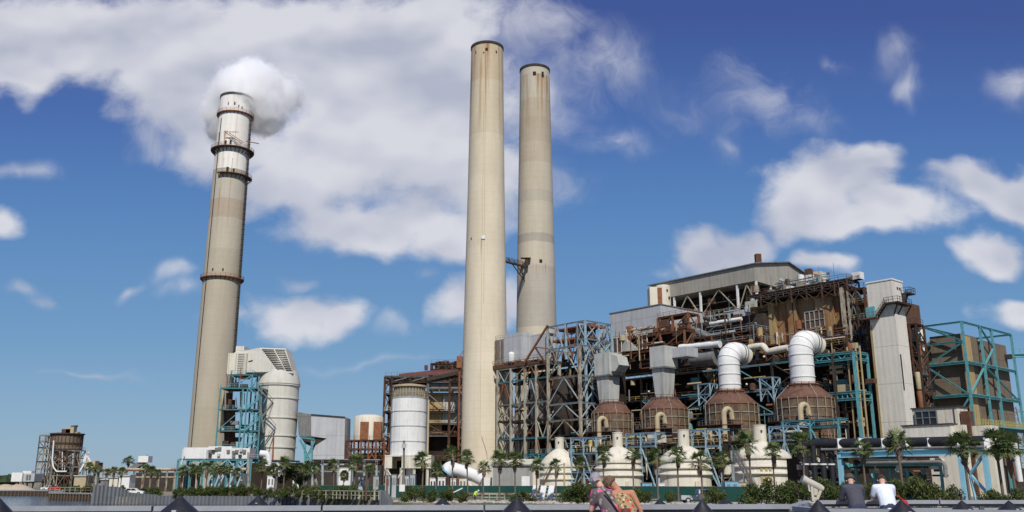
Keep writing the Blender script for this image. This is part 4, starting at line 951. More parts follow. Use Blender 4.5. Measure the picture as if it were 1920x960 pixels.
# --- dark steel bundle between casing and lift tower
BD = 205
db = thing('steel_structure', 'tangled dark brown steel structure left of the tall grey lift tower', 'steel structure', PL(AB(1610,BD), BD, 1.3))
fa = [onB(p,640,BD)[0] for p in (1582,1598,1614,1630)]
fz = [1.3] + [onB(1610,py,BD)[1] for py in (870,820,780,740,700,660,630,600,570,542)]
frame(db, fa, [BD, BD+6], fz, .5, ['dark','darkrust','palesteel'], ['dark','darkrust'], 'XVWDU', ['dark','darkrust','greydk'], 'FRLK', 44, rails=['darkrust','yellow'], prob=1, bw=.4)
clutter(db, fa[0], fa[-1], BD, BD+5, 4, fz[-1], 90, ['dark','darkrust','rust','greydk','teal','palesteel'], 45, .5)
MB().pbox(fa[0]-2, fa[-1]+4, BD+7, BD+20, 1.3, onB(1610,560,BD)[1]).build('dark_backing', 'darkrust', db)
member(db, 'column', PL(onB(1583,600,BD-1)[0],BD-1,1.3), PL(onB(1583,600,BD-1)[0],BD-1,onB(1583,540,BD)[1]), .8, 'palesteel')

# --- main decks: long black facade between the rusty upper works and the drums
BN = 197
mdk = [AB(1096,BN), AB(1150,BN), AB(1205,BN), AB(1260,BN), AB(1322,BN), AB(1385,BN), AB(1455,BN), AB(1530,BN), AB(1612,BN)]
zd = [1.3, 8.5, 14.5, 20.5, 26.5, 33]
zone = ['far left bay beside the pale blue tower', 'bay behind the second drum', 'bay behind the third drum', 'right end bay behind the largest drum']
for i in range(4):
    ft = thing('deck_structure', 'dark multi storey deck steelwork, ' + zone[i], 'steel structure', PL(mdk[2*i], BN, 1.3), 'stacked open deck bays behind the rusty drums')
    As = mdk[2*i:2*i+3]
    frame(ft, As, [BN, BN+9], zd, .5, [['darkrust','dark'],['dark','blue','dark'],['teal','dark','dark'],['teal','teal','dark']][i], [['darkrust','dark','greydk'],['dark','teal','blue'],['blue','teal','dark'],['teal','teal','dark']][i], 'XVWDU', [['darkrust','dark'],['dark','blue'],['teal','blue','dark'],['dark','teal']][i], 'FR', 50+i, rails=['darkrust','dark','yellow'], prob=.5)
    clutter(ft, As[0], As[-1], BN-.5, BN+3.2, 2, 33, 85, ['dark','darkrust','rust','teal','greydk','greyblue','pipe','dark','espyel'], 60+i, .6)
    MB().pbox(As[0], As[-1]-.02, BN+4.5, BN+16, 1.3, 33.5).build('dark_backing', 'inner_shade', ft)  # near-black box stands in for shade deep under the decks
    for k in range(7): a = rn.uniform(As[0]+1, As[-1]-1); z = rn.choice(zd[1:])+rn.uniform(1,3.5); MB().lathe(PL(a, BN-.6, z), [(.12,0),(.3,.2),(.3,.45),(.1,.6)], 8).build('work_lamp', 'white', ft)
# teal platforms and towers standing proud of the facade
def ptower(px0, px1, py0, py1, B, mat, name, label, nlev=2, depth=4, rails=None, base=True, seed=1, brace='XVDU', w=.32):
    a, c = onB(px0,(py0+py1)/2,B)[0], onB(px1,(py0+py1)/2,B)[0]; z0, z1 = onB((px0+px1)/2,py1,B)[1], onB((px0+px1)/2,py0,B)[1]
    t = thing(name, label, 'steel tower' if nlev > 1 else 'platform', PL((a+c)/2, B, 1.3))
    frame(t, [a,(a+c)/2,c] if c-a > 6 else [a,c], [B,B+depth], [z0]+[z0+(z1-z0)*(i+1)/nlev for i in range(nlev)], w, mat, None, brace, None, 'FR', seed, rails=rails, prob=.8)
    if base:
        for A in (a, c): member(t, 'leg', PL(A,B,1.3), PL(A,B,z0), w, mat if isinstance(mat, str) else mat[0])
    return t
ptower(1310, 1332, 720, 760, 190, 'blue', 'stair_tower', 'small blue bolted tower between the second and third drums', 2, 3, seed=2, base=False)
ptower(1426, 1450, 708, 752, 188, 'blue', 'stair_tower', 'pale blue stair tower between the third and fourth drums', 2, 3, seed=3, base=False)
ptower(1212, 1232, 745, 790, 192, ['blue','dark'], 'stair_tower', 'narrow blue tower left of the second drum', 2, 3, seed=4, base=False)
tp = thing('teal_platform', 'tall teal multi level platform right of the largest drum', 'platform', PL(AB(1600,190), 190, 1.3))
ta = [onB(p,720,190)[0] for p in (1532,1566,1606)]
tz_ = [onB(1600,py,190)[1] for py in (845,800,748,735,672,660)]
for A, m_ in zip(ta[1:], ('dark','teal')): member(tp, 'column', PL(A,190,1.3), PL(A,190,tz_[-1]), .6, m_); member(tp, 'column', PL(A,196,1.3), PL(A,196,tz_[-1]), .5, m_)
for z in tz_[2:]:
    for b_ in (190,196): member(tp, 'beam', PL(ta[0]-(6 if z > 30 else 0),b_,z), PL(ta[-1],b_,z), .55, 'teal')
    member(tp, 'beam', PL(ta[-1],190,z), PL(ta[-1],196,z), .55, 'teal')
MB().pbox(ta[0]-6, ta[-1], 190, 196, tz_[-1]+.3, tz_[-1]+.45).build('deck', 'deck', tp); MB().pbox(ta[0], ta[-1], 190, 196, tz_[2]+.3, tz_[2]+.42).build('deck', 'deck', tp)
for k in range(9): a = ta[0]+(ta[-1]-ta[0])*k/8; member(tp, 'post', PL(a,190,tz_[2]), PL(a,190,tz_[3]), .2, 'teal', 'B')
for k in range(12): a = ta[0]-6+(ta[-1]-ta[0]+6)*k/11; member(tp, 'brace', PL(a,190,tz_[4] if k%2 else tz_[5]), PL(a+1.4,190,tz_[5] if k%2 else tz_[4]), .18, 'teal', 'B')
for px in (1598, 1614, 1622): a = onB(px,760,191)[0]; member(tp, 'riser_pipe', PL(a,191,1.3), PL(a,191,34), .45, 'espyel', 'C')
clutter(tp, ta[0], ta[-1], 191, 195, 10, 34, 40, ['dark','darkrust','teal','greydk','pipe','rust'], 70, .4)

# --- rusty upper works between grey sided house and the drums
ru = thing('rusty_deckwork', 'bright rusty steel decks with cream framed windows below the grey sided house', 'steel structure', PL(AB(1190,200), 200, 36))
BR = 201
za_, zb2, zc2 = onB(1190,692,BR)[1], onB(1190,662,BR)[1], onB(1190,634,BR)[1]
ra = [onB(p,662,BR)[0] for p in (1128,1165,1200,1240,1285)]
frame(ru, ra, [BR, BR+8], [za_, zb2, zc2], .5, ['rust','rust','darkrust'], None, 'XVDU', None, 'FRL', 81, rails=['rust'], prob=.9)
MB().pbox(ra[0], ra[-1], BR+3, BR+12, za_-.3, zc2+1).build('dark_backing', 'dark', ru)  # dark box stands in for shade behind the rusty decks
wingrid(ru, 1143, 1167, 634, 662, BR-.6, 3, 1, 'window', 'cream'); wingrid(ru, 1197, 1215, 628, 655, BR+.4, 2, 1, 'window', 'cream')
tri = MB().prism([PL(onB(1169,630,BR)[0],BR-.4,onB(1169,630,BR)[1]), PL(onB(1172,630,BR)[0],BR-.4,onB(1172,631,BR)[1]), PL(onB(1198,655,BR)[0],BR-.4,onB(1198,657,BR)[1]), PL(onB(1169,655,BR)[0],BR-.4,onB(1169,659,BR)[1])], PL(0,1.2,0)-PL(0,0,0)); tri.build('gusset_wall', 'duct', ru)
clutter(ru, ra[0], ra[-1], BR-1, BR+2, za_, zc2+3, 80, ['rust','rust','darkrust','pipe','dark','cream'], 82, .3)
rl = thing('rusty_lattice', 'orange rusty lattice cube in front of the grey sided house', 'steel structure', PL(AB(1262,206), 206, 44))
ra2 = [onB(p,615,206)[0] for p in (1234,1262,1291)]; q0, q1 = onB(1262,643,206)[1], onB(1262,592,206)[1]
frame(rl, ra2, [206, 211], [q0, (q0+q1)/2, q1], .6, ['rust'], None, 'XVDU', None, 'FRL', 83, rails=['rust'], prob=1)
clutter(rl, ra2[0], ra2[-1], 207, 210, q0, q1-2, 26, ['rust','darkrust','greydk','palesteel'], 84, .3)
lo = thing('sloping_ducts', 'grey sloping ducts and walkways under the open white steel of the top shed', 'ductwork', PL(AB(1340,208), 208, 44))
for (x0,y0_,x1,y1_,r,mt) in ((1298,618,1350,640,1.1,'greydk'),(1300,634,1378,622,.5,'greyblue'),(1332,607,1390,598,.6,'white'),(1310,645,1372,640,.7,'pipe'),(1320,596,1372,612,.5,'dark'),(1345,628,1420,650,.5,'darkrust')):
    a, z = onB(x0,y0_,207); c, z_ = onB(x1,y1_,207); MB().tube([PL(a,207,z), PL(c,207,z_)], r, 12).build('duct', mt, lo, True)
fa2 = [onB(p,635,205)[0] for p in (1300,1335,1376,1420)]; u0, u1 = onB(1350,664,205)[1], onB(1350,628,205)[1]
frame(lo, fa2, [205, 212], [u0,(u0+u1)/2,u1], .4, ['darkrust','greydk','rust'], None, 'XVDU', None, 'FR', 85, rails=['yellow','greyblue'], prob=.8)
MB().pbox(fa2[0]-3, fa2[-1], 208.5, 214, u0-6, u1+5).build('dark_backing', 'dark', lo)  # dark box stands in for shade behind the ducts
clutter(lo, fa2[0], fa2[-1], 204, 208, u0, u1+7, 50, ['darkrust','greydk','rust','palesteel','greyblue'], 86, .4)
cl = thing('rusty_deckwork', 'rust red pipework and yellow railed deck under the brown casing', 'steel structure', PL(AB(1480,203), 203, 38))
fa3 = [onB(p,655,203)[0] for p in (1400,1435,1475,1520,1560,1590)]; u0, u1 = onB(1500,672,203)[1], onB(1500,640,203)[1]
frame(cl, fa3, [203, 210], [u0,(u0+u1)/2,u1], .4, ['rust','darkrust'], None, 'XVDU', ['rust','darkrust'], 'FR', 87, rails=['yellow','rust'], prob=.9)
MB().pbox(fa3[0], fa3[-1], 206, 212, u0-6, u1).build('dark_backing', 'darkrust', cl)
clutter(cl, fa3[0], fa3[-1], 202, 206, u0-2, u1+3, 90, ['rust','darkrust','rust','espyel','cream','greydk'], 88, .35)
def duct_pipe(label, pts, r, mat, rings=0, name='insulated_duct'):
    t = thing(name, label, 'duct', pts[0]); rr = random.Random(len(label)); P = [a.lerp(b, k/4) for a, b in zip(pts, pts[1:]) for k in range(4)] + [pts[-1]]; MB().tube(P, [r*rr.uniform(.88,1.06) for _ in P], 20).build('shell', mat, t, True); return t
q = [PL(onB(px,py,199)[0],199,onB(px,py,199)[1]) for px, py in ((1275,652),(1300,650),(1330,647),(1350,645))]
duct_pipe('white wrapped horizontal duct between the second grey chute and the third drum pipe', q, .95, 'white')
q = [PL(onB(px,py,201)[0],201,onB(px,py,201)[1]) for px, py in ((1405,652),(1430,648),(1440,660),(1478,652))]
duct_pipe('cream wrapped horizontal duct between the two white elbow pipes', q, .9, 'cream')
q = [PL(onB(px,py,200.5)[0],200.5,onB(px,py,200.5)[1]) for px, py in ((1300,674),(1345,670))]
duct_pipe('large dark grey duct lying behind the third drum pipe', q, 2.1, 'greydk')

# --- the four rusty drums
BDm = 185.8; DA = [-171.3, -152.5, -131.7, -111.6]
DR = [5.4, 5.9, 6.2, 6.3]
words = ['leftmost', 'second', 'third', 'rightmost and largest']
zt_ = 25.6
for i, (A, r) in enumerate(zip(DA, DR)):
    c = PL(A, BDm, 0); ang0 = math.atan2(-c.y, -c.x)
    d = thing('rusty_drum', f'{words[i]} rusty drum vessel, ' + ['under the narrow grey chute', 'under the grey chute with a side box', 'under the left white elbow pipe', 'under the right white elbow pipe'][i], 'industrial vessel', (c.x, c.y, 1.3), 'rusty drums in a row')
    MB().lathe(c, [(r*.9, 5), (r, 5.2), (r, zt_-3.2)], 40).build('shell', 'drum', d, True)
    MB().lathe(c, [(r+.15, zt_-3.2), (r+.1, zt_-2.9), (r*.80, zt_-1.6), (r*.55, zt_-.3), (r*.5, zt_)], 40).build('cone_top', 'drumtop', d, True)
    for k in range(9):
        z = 6.0 + k*2.05; MB().ring(c, r, .22, 40, .18).build('hoop', 'drum', d) if False else MB().ring(c + Vector((0,0,z)), r-.02, .2, 40, .13).build('hoop', 'palesteel' if k%2 else 'rust', d)
    g = MB()
    for k in range(20):
        an = 2*math.pi*k/20 + .1; v = c + Vector((math.cos(an)*(r+.35), math.sin(an)*(r+.35), 0)); g.bar(v + Vector((0,0,5)), v + Vector((0,0,zt_-3)), .10)
        if k % 5 == 0: v2 = c + Vector((math.cos(an)*r*.55, math.sin(an)*r*.55, zt_+.1)); g.bar(v + Vector((0,0,zt_-3)), v2, .09)
    g.build('cage', 'palesteel', d)
    for z, w_, sp_ in ((zt_-8.3, 2.0, (2.6, 4.8)), (9.5, 1.6, (3.2, 6.0))):
        o = MB().ring(c + Vector((0,0,z)), r+.05, w_, 24, .22, sp_[0], sp_[1]).build('gallery', 'darkrust', d); g = MB()
        for k in range(14):
            an = sp_[0]+(sp_[1]-sp_[0])*k/13; v = c + Vector((math.cos(an)*(r+w_), math.sin(an)*(r+w_), z)); g.bar(v, v+Vector((0,0,1.2)), .08)
            if k: g.bar(pv+Vector((0,0,1.2)), v+Vector((0,0,1.2)), .08); g.bar(pv+Vector((0,0,.6)), v+Vector((0,0,.6)), .07)
            pv = v
        g.build('handrail', 'greydk', o)
    g = MB()
    for k in range(16):
        an = 2*math.pi*k/16; a2 = 2*math.pi*(k+1)/16; R2 = r*.66; handrail(g, [c+Vector((math.cos(an)*R2,math.sin(an)*R2,zt_-.6)), c+Vector((math.cos(a2)*R2,math.sin(a2)*R2,zt_-.6))], 1.1, .09)
    g.build('top_handrail', 'darkrust', d)
    for k in range(4): an = 2*math.pi*k/4+.5; member(d, 'leg', c+Vector((math.cos(an)*r*.8,math.sin(an)*r*.8,1.3)), c+Vector((math.cos(an)*r*.8,math.sin(an)*r*.8,5.2)), .8, 'darkrust')
    # bright patches of bare sheet on the last drum
    if i == 3:
        for a0, a1, z0, z1 in ((4.55,5.1,11.5,13.2),(4.35,4.9,8.2,10.6),(4.95,5.4,8.6,10)):
            MB().lathe(c, [(r+.03, z0), (r+.03, z1)], 8, a0, a1, False).build('bare_sheet', 'white', d)
    g = MB()
    for k in range(5): an = 4.35+k*.16; g.lathe(c, [(r+.04, 14.9), (r+.04, 17.0)], 2, an, an+.11, False)
    g.build('shutter_panels', 'window', d)
# goosenecks in front of the drums
for i, (px, pt, pb) in enumerate(((1123,787,830),(1232,780,825),(1357,770,815),(1500,762,806))):
    B = BDm-DR[i]-2.0; a, z1 = onB(px,pt,B); z0 = onB(px,pb,B)[1]
    g = thing('gooseneck_pipe', f'yellowish gooseneck pipe in front of the {words[i].split(" ")[0]} drum', 'pipe', PL(a,B,z0-1), 'gooseneck pipes')
    pts = [PL(a,B,z0-6), PL(a,B,z1-.6)] + [PL(a+.1*k, B+1.1-1.1*math.cos(math.pi*k/6), z1-.6+1.1*math.sin(math.pi*k/6)) for k in range(1,6)] + [PL(a+.6,B+2.3,z1-2)]
    MB().tube(pts, .62, 14).build('tube', 'pipe', g, True)
    MB().lathe(PL(a,B,z0-1), [(.75,0),(.75,.3)],14).build('flange', 'rust', g)
    MB().lathe(PL(a,B,z1-3.4), [(.7,0),(.7,.25)],14).build('flange', 'rust', g)
# grey chutes on drums one and two
def chute(i, up, low, label, side=None):
    A = DA[i]; c = PL(A, BDm, 0); t = thing('grey_chute', label, 'duct', (c.x, c.y, zt_))
    def sec(px0, px1, py, dd):   # A range at B of the front face, half depth dd
        Bf = BDm-dd; a0, z = onB(px0,py,Bf); a1, _ = onB(px1,py,Bf); return a0, a1, z, dd
    def loft(s1, s2, name, mat='duct'):
        v = []
        for a0, a1, z, dd in (s1, s2): v += [PL(a0,BDm-dd,z),PL(a1,BDm-dd,z),PL(a1,BDm+dd,z),PL(a0,BDm+dd,z)]
        return MB().hexa(v).build(name, mat, t)
    px0, px1, py0, py1 = up; s_top = sec(px0,px1,py0,2.7); s_bot = sec(px0+1,px1+1,py1,2.7)
    loft((s_bot[0],s_bot[1],s_bot[2],2.7), (s_bot[0],s_bot[1],s_top[2],2.7), 'upper_box')
    qx0, qx1, rx0, rx1, qb = low; l_t = sec(qx0,qx1,py1,2.3); l_b = sec(rx0,rx1,qb,1.9)
    loft((l_b[0],l_b[1],zt_-.3,1.9), (l_t[0],l_t[1],s_bot[2]-.02,2.3), 'lower_chute')
    MB().add(*[[PL(s_bot[0]-.12,BDm-2.82,s_bot[2]-.15),PL(s_bot[1]+.12,BDm-2.82,s_bot[2]-.15),PL(s_bot[1]+.12,BDm+2.82,s_bot[2]-.15),PL(s_bot[0]-.12,BDm+2.82,s_bot[2]-.15),PL(s_bot[0]-.12,BDm-2.82,s_bot[2]+.25),PL(s_bot[1]+.12,BDm-2.82,s_bot[2]+.25),PL(s_bot[1]+.12,BDm+2.82,s_bot[2]+.25),PL(s_bot[0]-.12,BDm+2.82,s_bot[2]+.25)], [(0,3,2,1),(4,5,6,7),(0,1,5,4),(1,2,6,5),(2,3,7,6),(3,0,4,7)]]).build('flange', 'greydk', t)
    return t, s_bot, s_top
t1, sb, st_ = chute(0, (1114,1142,664,706), (1118,1141,1124,1143,752), 'narrow grey hopper chute feeding the leftmost drum')
b = MB(); b.prism([PL(sb[1]+.02,BDm-2.0,sb[2]+1),PL(sb[1]+.02,BDm-2.0,st_[2]-.5),PL(sb[1]+2.2,BDm-2.0,st_[2]-1.2),PL(sb[1]+3,BDm-2,sb[2]+2.6),PL(sb[1]+1.6,BDm-2,sb[2]+1)], PL(0,4.2,0)-PL(0,0,0)); b.build('side_box', 'duct', t1)
t2, sb, st_ = chute(1, (1218,1246,651,691), (1222,1245,1229,1245,742), 'grey hopper chute with a boxy side arm feeding the second drum')
MB().pbox(sb[1]+.02, sb[1]+5.0, BDm+.3, BDm+5, sb[2]+2.6, st_[2]-.6).build('side_arm', 'grey', t2)
# white elbow pipes on drums three and four
for i, (pw, ptop) in enumerate(((39, 640), (43, 618))):
    A = DA[2+i]; c = PL(A, BDm, 0); Yd = c.y; r = pw/2*(Yd*.98+6)/1670*1.02
    ztop = W(960+0, ptop+pw*.45, Yd).z
    ztop = onB([1376,1508][i], ptop+pw*.5, BDm)[1]
    ctr = ztop - 2.6
    dirv = Vector((.80, .60, 0)); pts = [Vector((c.x, c.y, zt_-.3))]
    pts += [Vector((c.x, c.y, zt_+ (ctr-zt_)*k/4)) for k in (1,2,3,4)]
    Rb = 2.75
    for k in range(1, 9): a = math.pi/2*k/8*1.12; pts.append(Vector((c.x, c.y, ctr)) + dirv*(Rb*(1-math.cos(a))) + Vector((0,0,Rb*math.sin(a))))
    e = pts[-1]; dn = (pts[-1]-pts[-2]).normalized(); pts.append(e + dn*1.5)
    t = thing('white_elbow_pipe', ['fat white elbow pipe rising from the third drum', 'fattest white elbow pipe rising from the rightmost drum'][i], 'duct pipe', (c.x, c.y, zt_))
    MB().tube(pts, r, 32).build('pipe', 'white', t, True)
    for j in (0, 1, 2.4, 3.7, 5.5, 7.6, 9.6, 12.3, 12.9):
        k = int(j); f = j-k; p0 = pts[min(k,len(pts)-2)]; p1 = pts[min(k+1,len(pts)-1)]; p = p0.lerp(p1, f); dd = (p1-p0).normalized()
        MB().tube([p-dd*.12, p+dd*.12], r+.13, 32).build('flange_ring', 'greydk' if j > 12 else 'white', t)
    MB().tube([pts[-1]-dn*.1, pts[-1]+dn*1.6+Vector((0,0,-.6))], r*.95, 24).build('end_section', 'cream', t, True)
    MB().ring(Vector((c.x,c.y,zt_+.2)), r, .8, 24, .3).build('base_flange', 'rust', t)

# --- four cream domes
BO = 165; OA = [-171.0, -150.6, -130.4, -110.2]; OR_ = [5.4, 5.75, 5.9, 6.2]
zo = lambda py, A: None
for i, (A, r) in enumerate(zip(OA, OR_)):
    c = PL(A, BO, 0); Yc = c.y - r*.6
    px = [1048,1162,1284,1432][i]; yn0, yn1, yc, yb1, yb2 = [(820,842,872,885,897),(811,838,864,877,890),(806,836,861,876,888),(797,828,855,873,886)][i]
    zz = lambda py: W(px, py, Yc).z
    zn0, zn1, zc_, = zz(yn0), zz(yn1), zz(yc)
    zn0 = W(px, yn0, c.y-1.5).z; zn1 = W(px, yn1, c.y-1.5).z
    rn_ = r*.22
    d = thing('domed_tank', ['cream domed tank furthest left, half behind the low concrete building', 'cream domed tank directly behind the two women', 'cream domed tank, third from the left', 'largest cream domed tank beside the outdoor staircase, with a rust stain'][i], 'tank', (c.x, c.y, 1.3), 'cream domed tanks in a row')
    prof = [(r*.99, 1.3), (r*.96, zz(yb2)-.35), (r*1.05, zz(yb2)-.3), (r*1.05, zz(yb2)-.05), (r*.99, zz(yb2)+.12), (r*.94, zz(yb1)-.35), (r*1.03, zz(yb1)-.3), (r*1.03, zz(yb1)-.05), (r*.97, zz(yb1)+.12), (r*.91, zc_-.55), (r*.98, zc_-.5), (r*.98, zc_-.3)]
    MB().lathe(c, prof, 48).build('body', 'cream', d, True)
    cone = [(r*.96, zc_-.3), (r*.96, zc_), (r*.86, zc_+(zn1-zc_)*.28), (r*.62, zc_+(zn1-zc_)*.62), (r*.40, zc_+(zn1-zc_)*.85), (rn_+.1, zn1)]
    MB().lathe(c, cone, 48).build('dome', 'cream', d, True)
    o = MB().lathe(c, [(rn_, zn1-.1), (rn_, zn0), (rn_*.8, zn0+.02)], 24).build('neck', 'cream', d, True); MB().ring(c+Vector((0,0,zn0)), rn_-.05, .12, 24, .2).build('lip', 'cream', o)
    MB().obox(c + Vector((-.3+i*.1, -rn_-.1, zn0-1.4)), .18, .15, .35).build('port', 'dark', d)
    MB().obox(c + Vector((1.5, -r-.05, 2.2)), .5, .3, 2).build('hatch', 'cream', d)
    if i == 3: 
        for aa_ in (-1.9, -1.75, -1.62): MB().lathe(c, [(r*.985, 3), (r*.99, zz(yb1)-.3)], 3, aa_, aa_+.09, False).build('rust_run', 'espyel', d)
# outdoor zig stair leaning on the last dome
os_ = thing('outdoor_staircase', 'long grey metal staircase running down beside the largest cream tank', 'staircase', onG(1410, 186))
P0, P1 = W(1372, 845, 187), onG(1418, 180); g = MB()
for o_ in (Vector((0,0,0)), Vector((.9,.5,0))): g.bar(P0+o_, P1+o_, .15, .35); g.bar(P0+o_+Vector((0,0,1.1)), P1+o_+Vector((0,0,1.1)), .09); g.bar(P0+o_+Vector((0,0,.6)), P1+o_+Vector((0,0,.6)), .07)
for k in range(31): v = P0.lerp(P1, k/30); g.bar(v, v+Vector((.9,.5,0)), .3, .06); 
for k in range(0,11): v = P0.lerp(P1, k/10); g.bar(v, v+Vector((0,0,1.1)), .07)
g.build('flight', 'greydk', os_); member(os_, 'leg', P0, Vector((P0.x,P0.y,1.3)), .4, 'greyblue'); member(os_, 'leg', P0.lerp(P1,.5), Vector((P0.lerp(P1,.5).x,P0.lerp(P1,.5).y,1.3)), .3, 'greyblue')

# --- pale blue portal frames between the domes
def portal(px0, px1, pt, label, B, rails='yellow', mat='blue', mid=True, levels=(1.0,), seed=0):
    a, c = onB(px0,pt,B)[0], onB(px1,pt,B)[0]; zt3 = onB((px0+px1)/2,pt,B)[1]
    t = thing('portal_platform', label, 'platform', PL((a+c)/2, B, 1.3)); xs3 = [a,(a+c)/2,c] if mid else [a,c]
    for A in xs3:
        for b_ in (B, B+3.5): member(t, 'column', PL(A,b_,1.3), PL(A,b_,zt3), .36, mat if b_ == B else 'dark')
        for s_ in (-1, 1):
            if a <= A+s_*1.2 <= c: member(t, 'brace', PL(A,B,zt3-1.4), PL(A+s_*1.2,B,zt3-.1), .25, mat, 'B')
    for b_ in (B, B+3.5): member(t, 'beam', PL(a,b_,zt3), PL(c,b_,zt3), .4, mat if b_ == B else 'dark')
    for A in (a, c): member(t, 'beam', PL(A,B,zt3), PL(A,B+3.5,zt3), .5, mat)
    for z in levels:
        zz = 1.3+(zt3-1.3)*z if z < 1 else zt3
        if z < 1:
            for b_ in (B, B+3.5): member(t, 'beam', PL(a,b_,zz), PL(c,b_,zz), .32, mat)
            MB().pbox(a-.5, c+.5, B, B+3.4, zz+.3, zz+.42).build('deck', 'deck', t); g = MB(); handrail(g, [PL(a-.5,B,zz+.42),PL(c+.5,B,zz+.42)], 1.2, .07, 2.0); g.build('handrail', rails, t)
            member(t, 'brace', PL(a,B,1.5), PL((a+c)/2,B,zz), .25, mat, 'B'); member(t, 'brace', PL(c,B,1.5), PL((a+c)/2,B,zz), .25, mat, 'B')
    clutter(t, a-1, c, B+.5, B+3, 2, zt3-1, 22, ['dark','rust','pipe','greydk','cream','darkrust','white'], seed, .4)
    return t
portal(1071, 1118, 822, 'pale blue portal frame with yellow railed deck between the first and second cream tanks', 164, levels=(.72,.38), seed=1)
portal(1174, 1229, 813, 'pale blue portal frame between the second and third cream tanks', 170, 'blue', levels=(.78,), seed=2)
portal(1297, 1349, 806, 'pale blue portal frame with yellow rails between the third and fourth cream tanks', 168, levels=(.74,.45), seed=3)
portal(1442, 1497, 800, 'pale blue portal frame right of the largest cream tank', 172, 'blue', levels=(.8,), seed=4)
portal(1468, 1572, 788, 'long teal walkway with round ended railing at the foot of the rightmost drum', 176, 'teal', 'teal', True, (.9,), 5)
# mid level service deck behind the domes, full of small equipment
md = thing('service_deck', 'cluttered service deck of pipes and railings behind the cream tanks', 'platform', PL(-140, 175, 1.3))
dA = [AB(1060,176), AB(1130,176), AB(1200,176), AB(1270,176), AB(1350,176), AB(1440,176), AB(1530,176)]; zsd = onB(1300,832,176)[1]
frame(md, dA, [176, 182], [1.3, zsd], .45, ['dark','teal','dark'], ['dark','teal'], 'XVD', ['dark','darkrust'], 'FR', 19, rails=['espyel'], prob=.6)
clutter(md, dA[0], dA[-1], 175.5, 180, 1.5, zsd+2.6, 180, ['dark','darkrust','rust','greydk','pipe','cream','teal','white','yellow'], 20, .5)
MB().pbox(dA[0]-6, dA[-1]+6, 181, 190, 1.3, 8.3).build('dark_backing', 'inner_shade', md)  # near-black box stands in for shade behind the service deck
tb = thing('teal_pipe_bridge', 'low teal pipe bridge left of the first cream tank', 'pipe bridge', PL(AB(1000,178), 178, 1.3))
ba = [AB(p,178) for p in (985,1010,1040,1068)]; frame(tb, ba, [178,182], [1.3, onB(1000,862,178)[1], onB(1000,852,178)[1]], .4, 'teal', None, 'XV', None, 'FR', 90, rails=['teal'], prob=.7)

# ============================================================ LIFT TOWER
lt = thing('lift_tower', 'tall narrow pale grey corrugated lift tower with a clinging stair', 'tower', PL(-96.7, 199, 1.3))
TA0, TA1, TB0, TB1 = -99.8, -93.7, 197, 202.2; TZ = 49.2
MB().pbox(TA0, TA1, TB0, TB1, 1.3, TZ).build('shaft', 'elev', lt)
MB().pbox(TA0-.15, TA1+.15, TB0-.15, TB1+.15, TZ+.01, TZ+.35).build('parapet', 'white', lt)
MB().pbox(TA0-.12, TA0+.35, TB0-.12, TB0-.002, 8, TZ-10).build('rusty_corner', 'espyel', lt); 
MB().pbox(TA1+.002, TA1+.15, TB0+.2, TB0+.6, 24, 32).build('slot_window', 'dark', lt)
for b_, z in ((TB0+2.2, TZ-2), (TB0+3.2, TZ-2)): MB().pbox(TA1-.05, TA1+.06, b_, b_+.5, z, z+.6).build('window', 'inner_shade', lt)
MB().pbox(TA1+.002, TA1+.12, TB0+3.4, TB0+4, 17, 18.2).build('window', 'inner_shade', lt)
zl2 = [onB(1645,py,TB0)[1] for py in (592,566)]; zr2 = onA(1684,566,TA1)[1]
a_, b_ = AB(1636,TB0), None
# lower landing on the left corner, flight up to the right corner landing
zL, zRr = zl2[0]-.4, onB(1672,568,TB0)[1]
o = MB().pbox(TA0-1.6, TA0+2.4, TB0-1.5, TB0-.02, zL-.3, zL).build('landing', 'darkrust', lt); g = MB(); handrail(g, [PL(TA0-1.6,TB0-1.4,zL),PL(TA0+2.4,TB0-1.4,zL)],1.2,.09,1); g.build('handrail','greydk',o)
MB().pbox(TA0-.4, TA0+1.6, TB0-.7, TB0-.05, zL+.05, zL+2.6).build('teal_door', 'teal', lt)
o = MB().pbox(TA1-1.6, TA1+1.7, TB0-1.5, TB0-.02, zRr-.3, zRr).pbox(TA1+.02, TA1+1.7, TB0-.02, TB1+.3, zRr-.3, zRr).build('landing', 'dark', lt); g = MB(); handrail(g, [PL(TA1-1.6,TB0-1.4,zRr),PL(TA1+1.6,TB0-1.4,zRr),PL(TA1+1.6,TB1+.2,zRr)],1.2,.09,1); g.build('handrail','dark',o)
for b_ in (TB0-1.3, TB0+1.5, TB1): MB().bar(PL(TA1+1.5,b_,zRr-.3), PL(TA1-.1,max(b_,TB0-.1),zRr-2.6), .25).build('bracket', 'dark', lt)
stair(lt, TA0+2.2, zL, TA1-1.5, zRr, TB0-1.4, 1.1, 'dark')
g = MB(); zz5 = onA(1697,552,TA1)[1]; g.pbox(TA1+.05, TA1+2, TB1-1.2, TB1+1.8, zz5-.3, zz5); handrail(g, [PL(TA1+.1,TB1-1.2,zz5),PL(TA1+2,TB1-1.2,zz5),PL(TA1+2,TB1+1.8,zz5),PL(TA1,TB1+1.8,zz5)],1.2,.09,1); g.bar(PL(TA1+1.2,TB1,zz5-.2), PL(TA1,TB1,zz5-2.4), .2); g.build('balcony', 'dark', lt)
stair(lt, TA1+.3, zRr, TA1+1.2, zz5, TB1-1.2, 1.0, 'dark')
MB().pbox(TA0-14, TA0-1.0, TB0+14, TB0+22, 1.3, 40).build('dark_wall', 'inner_shade', lt) if False else None

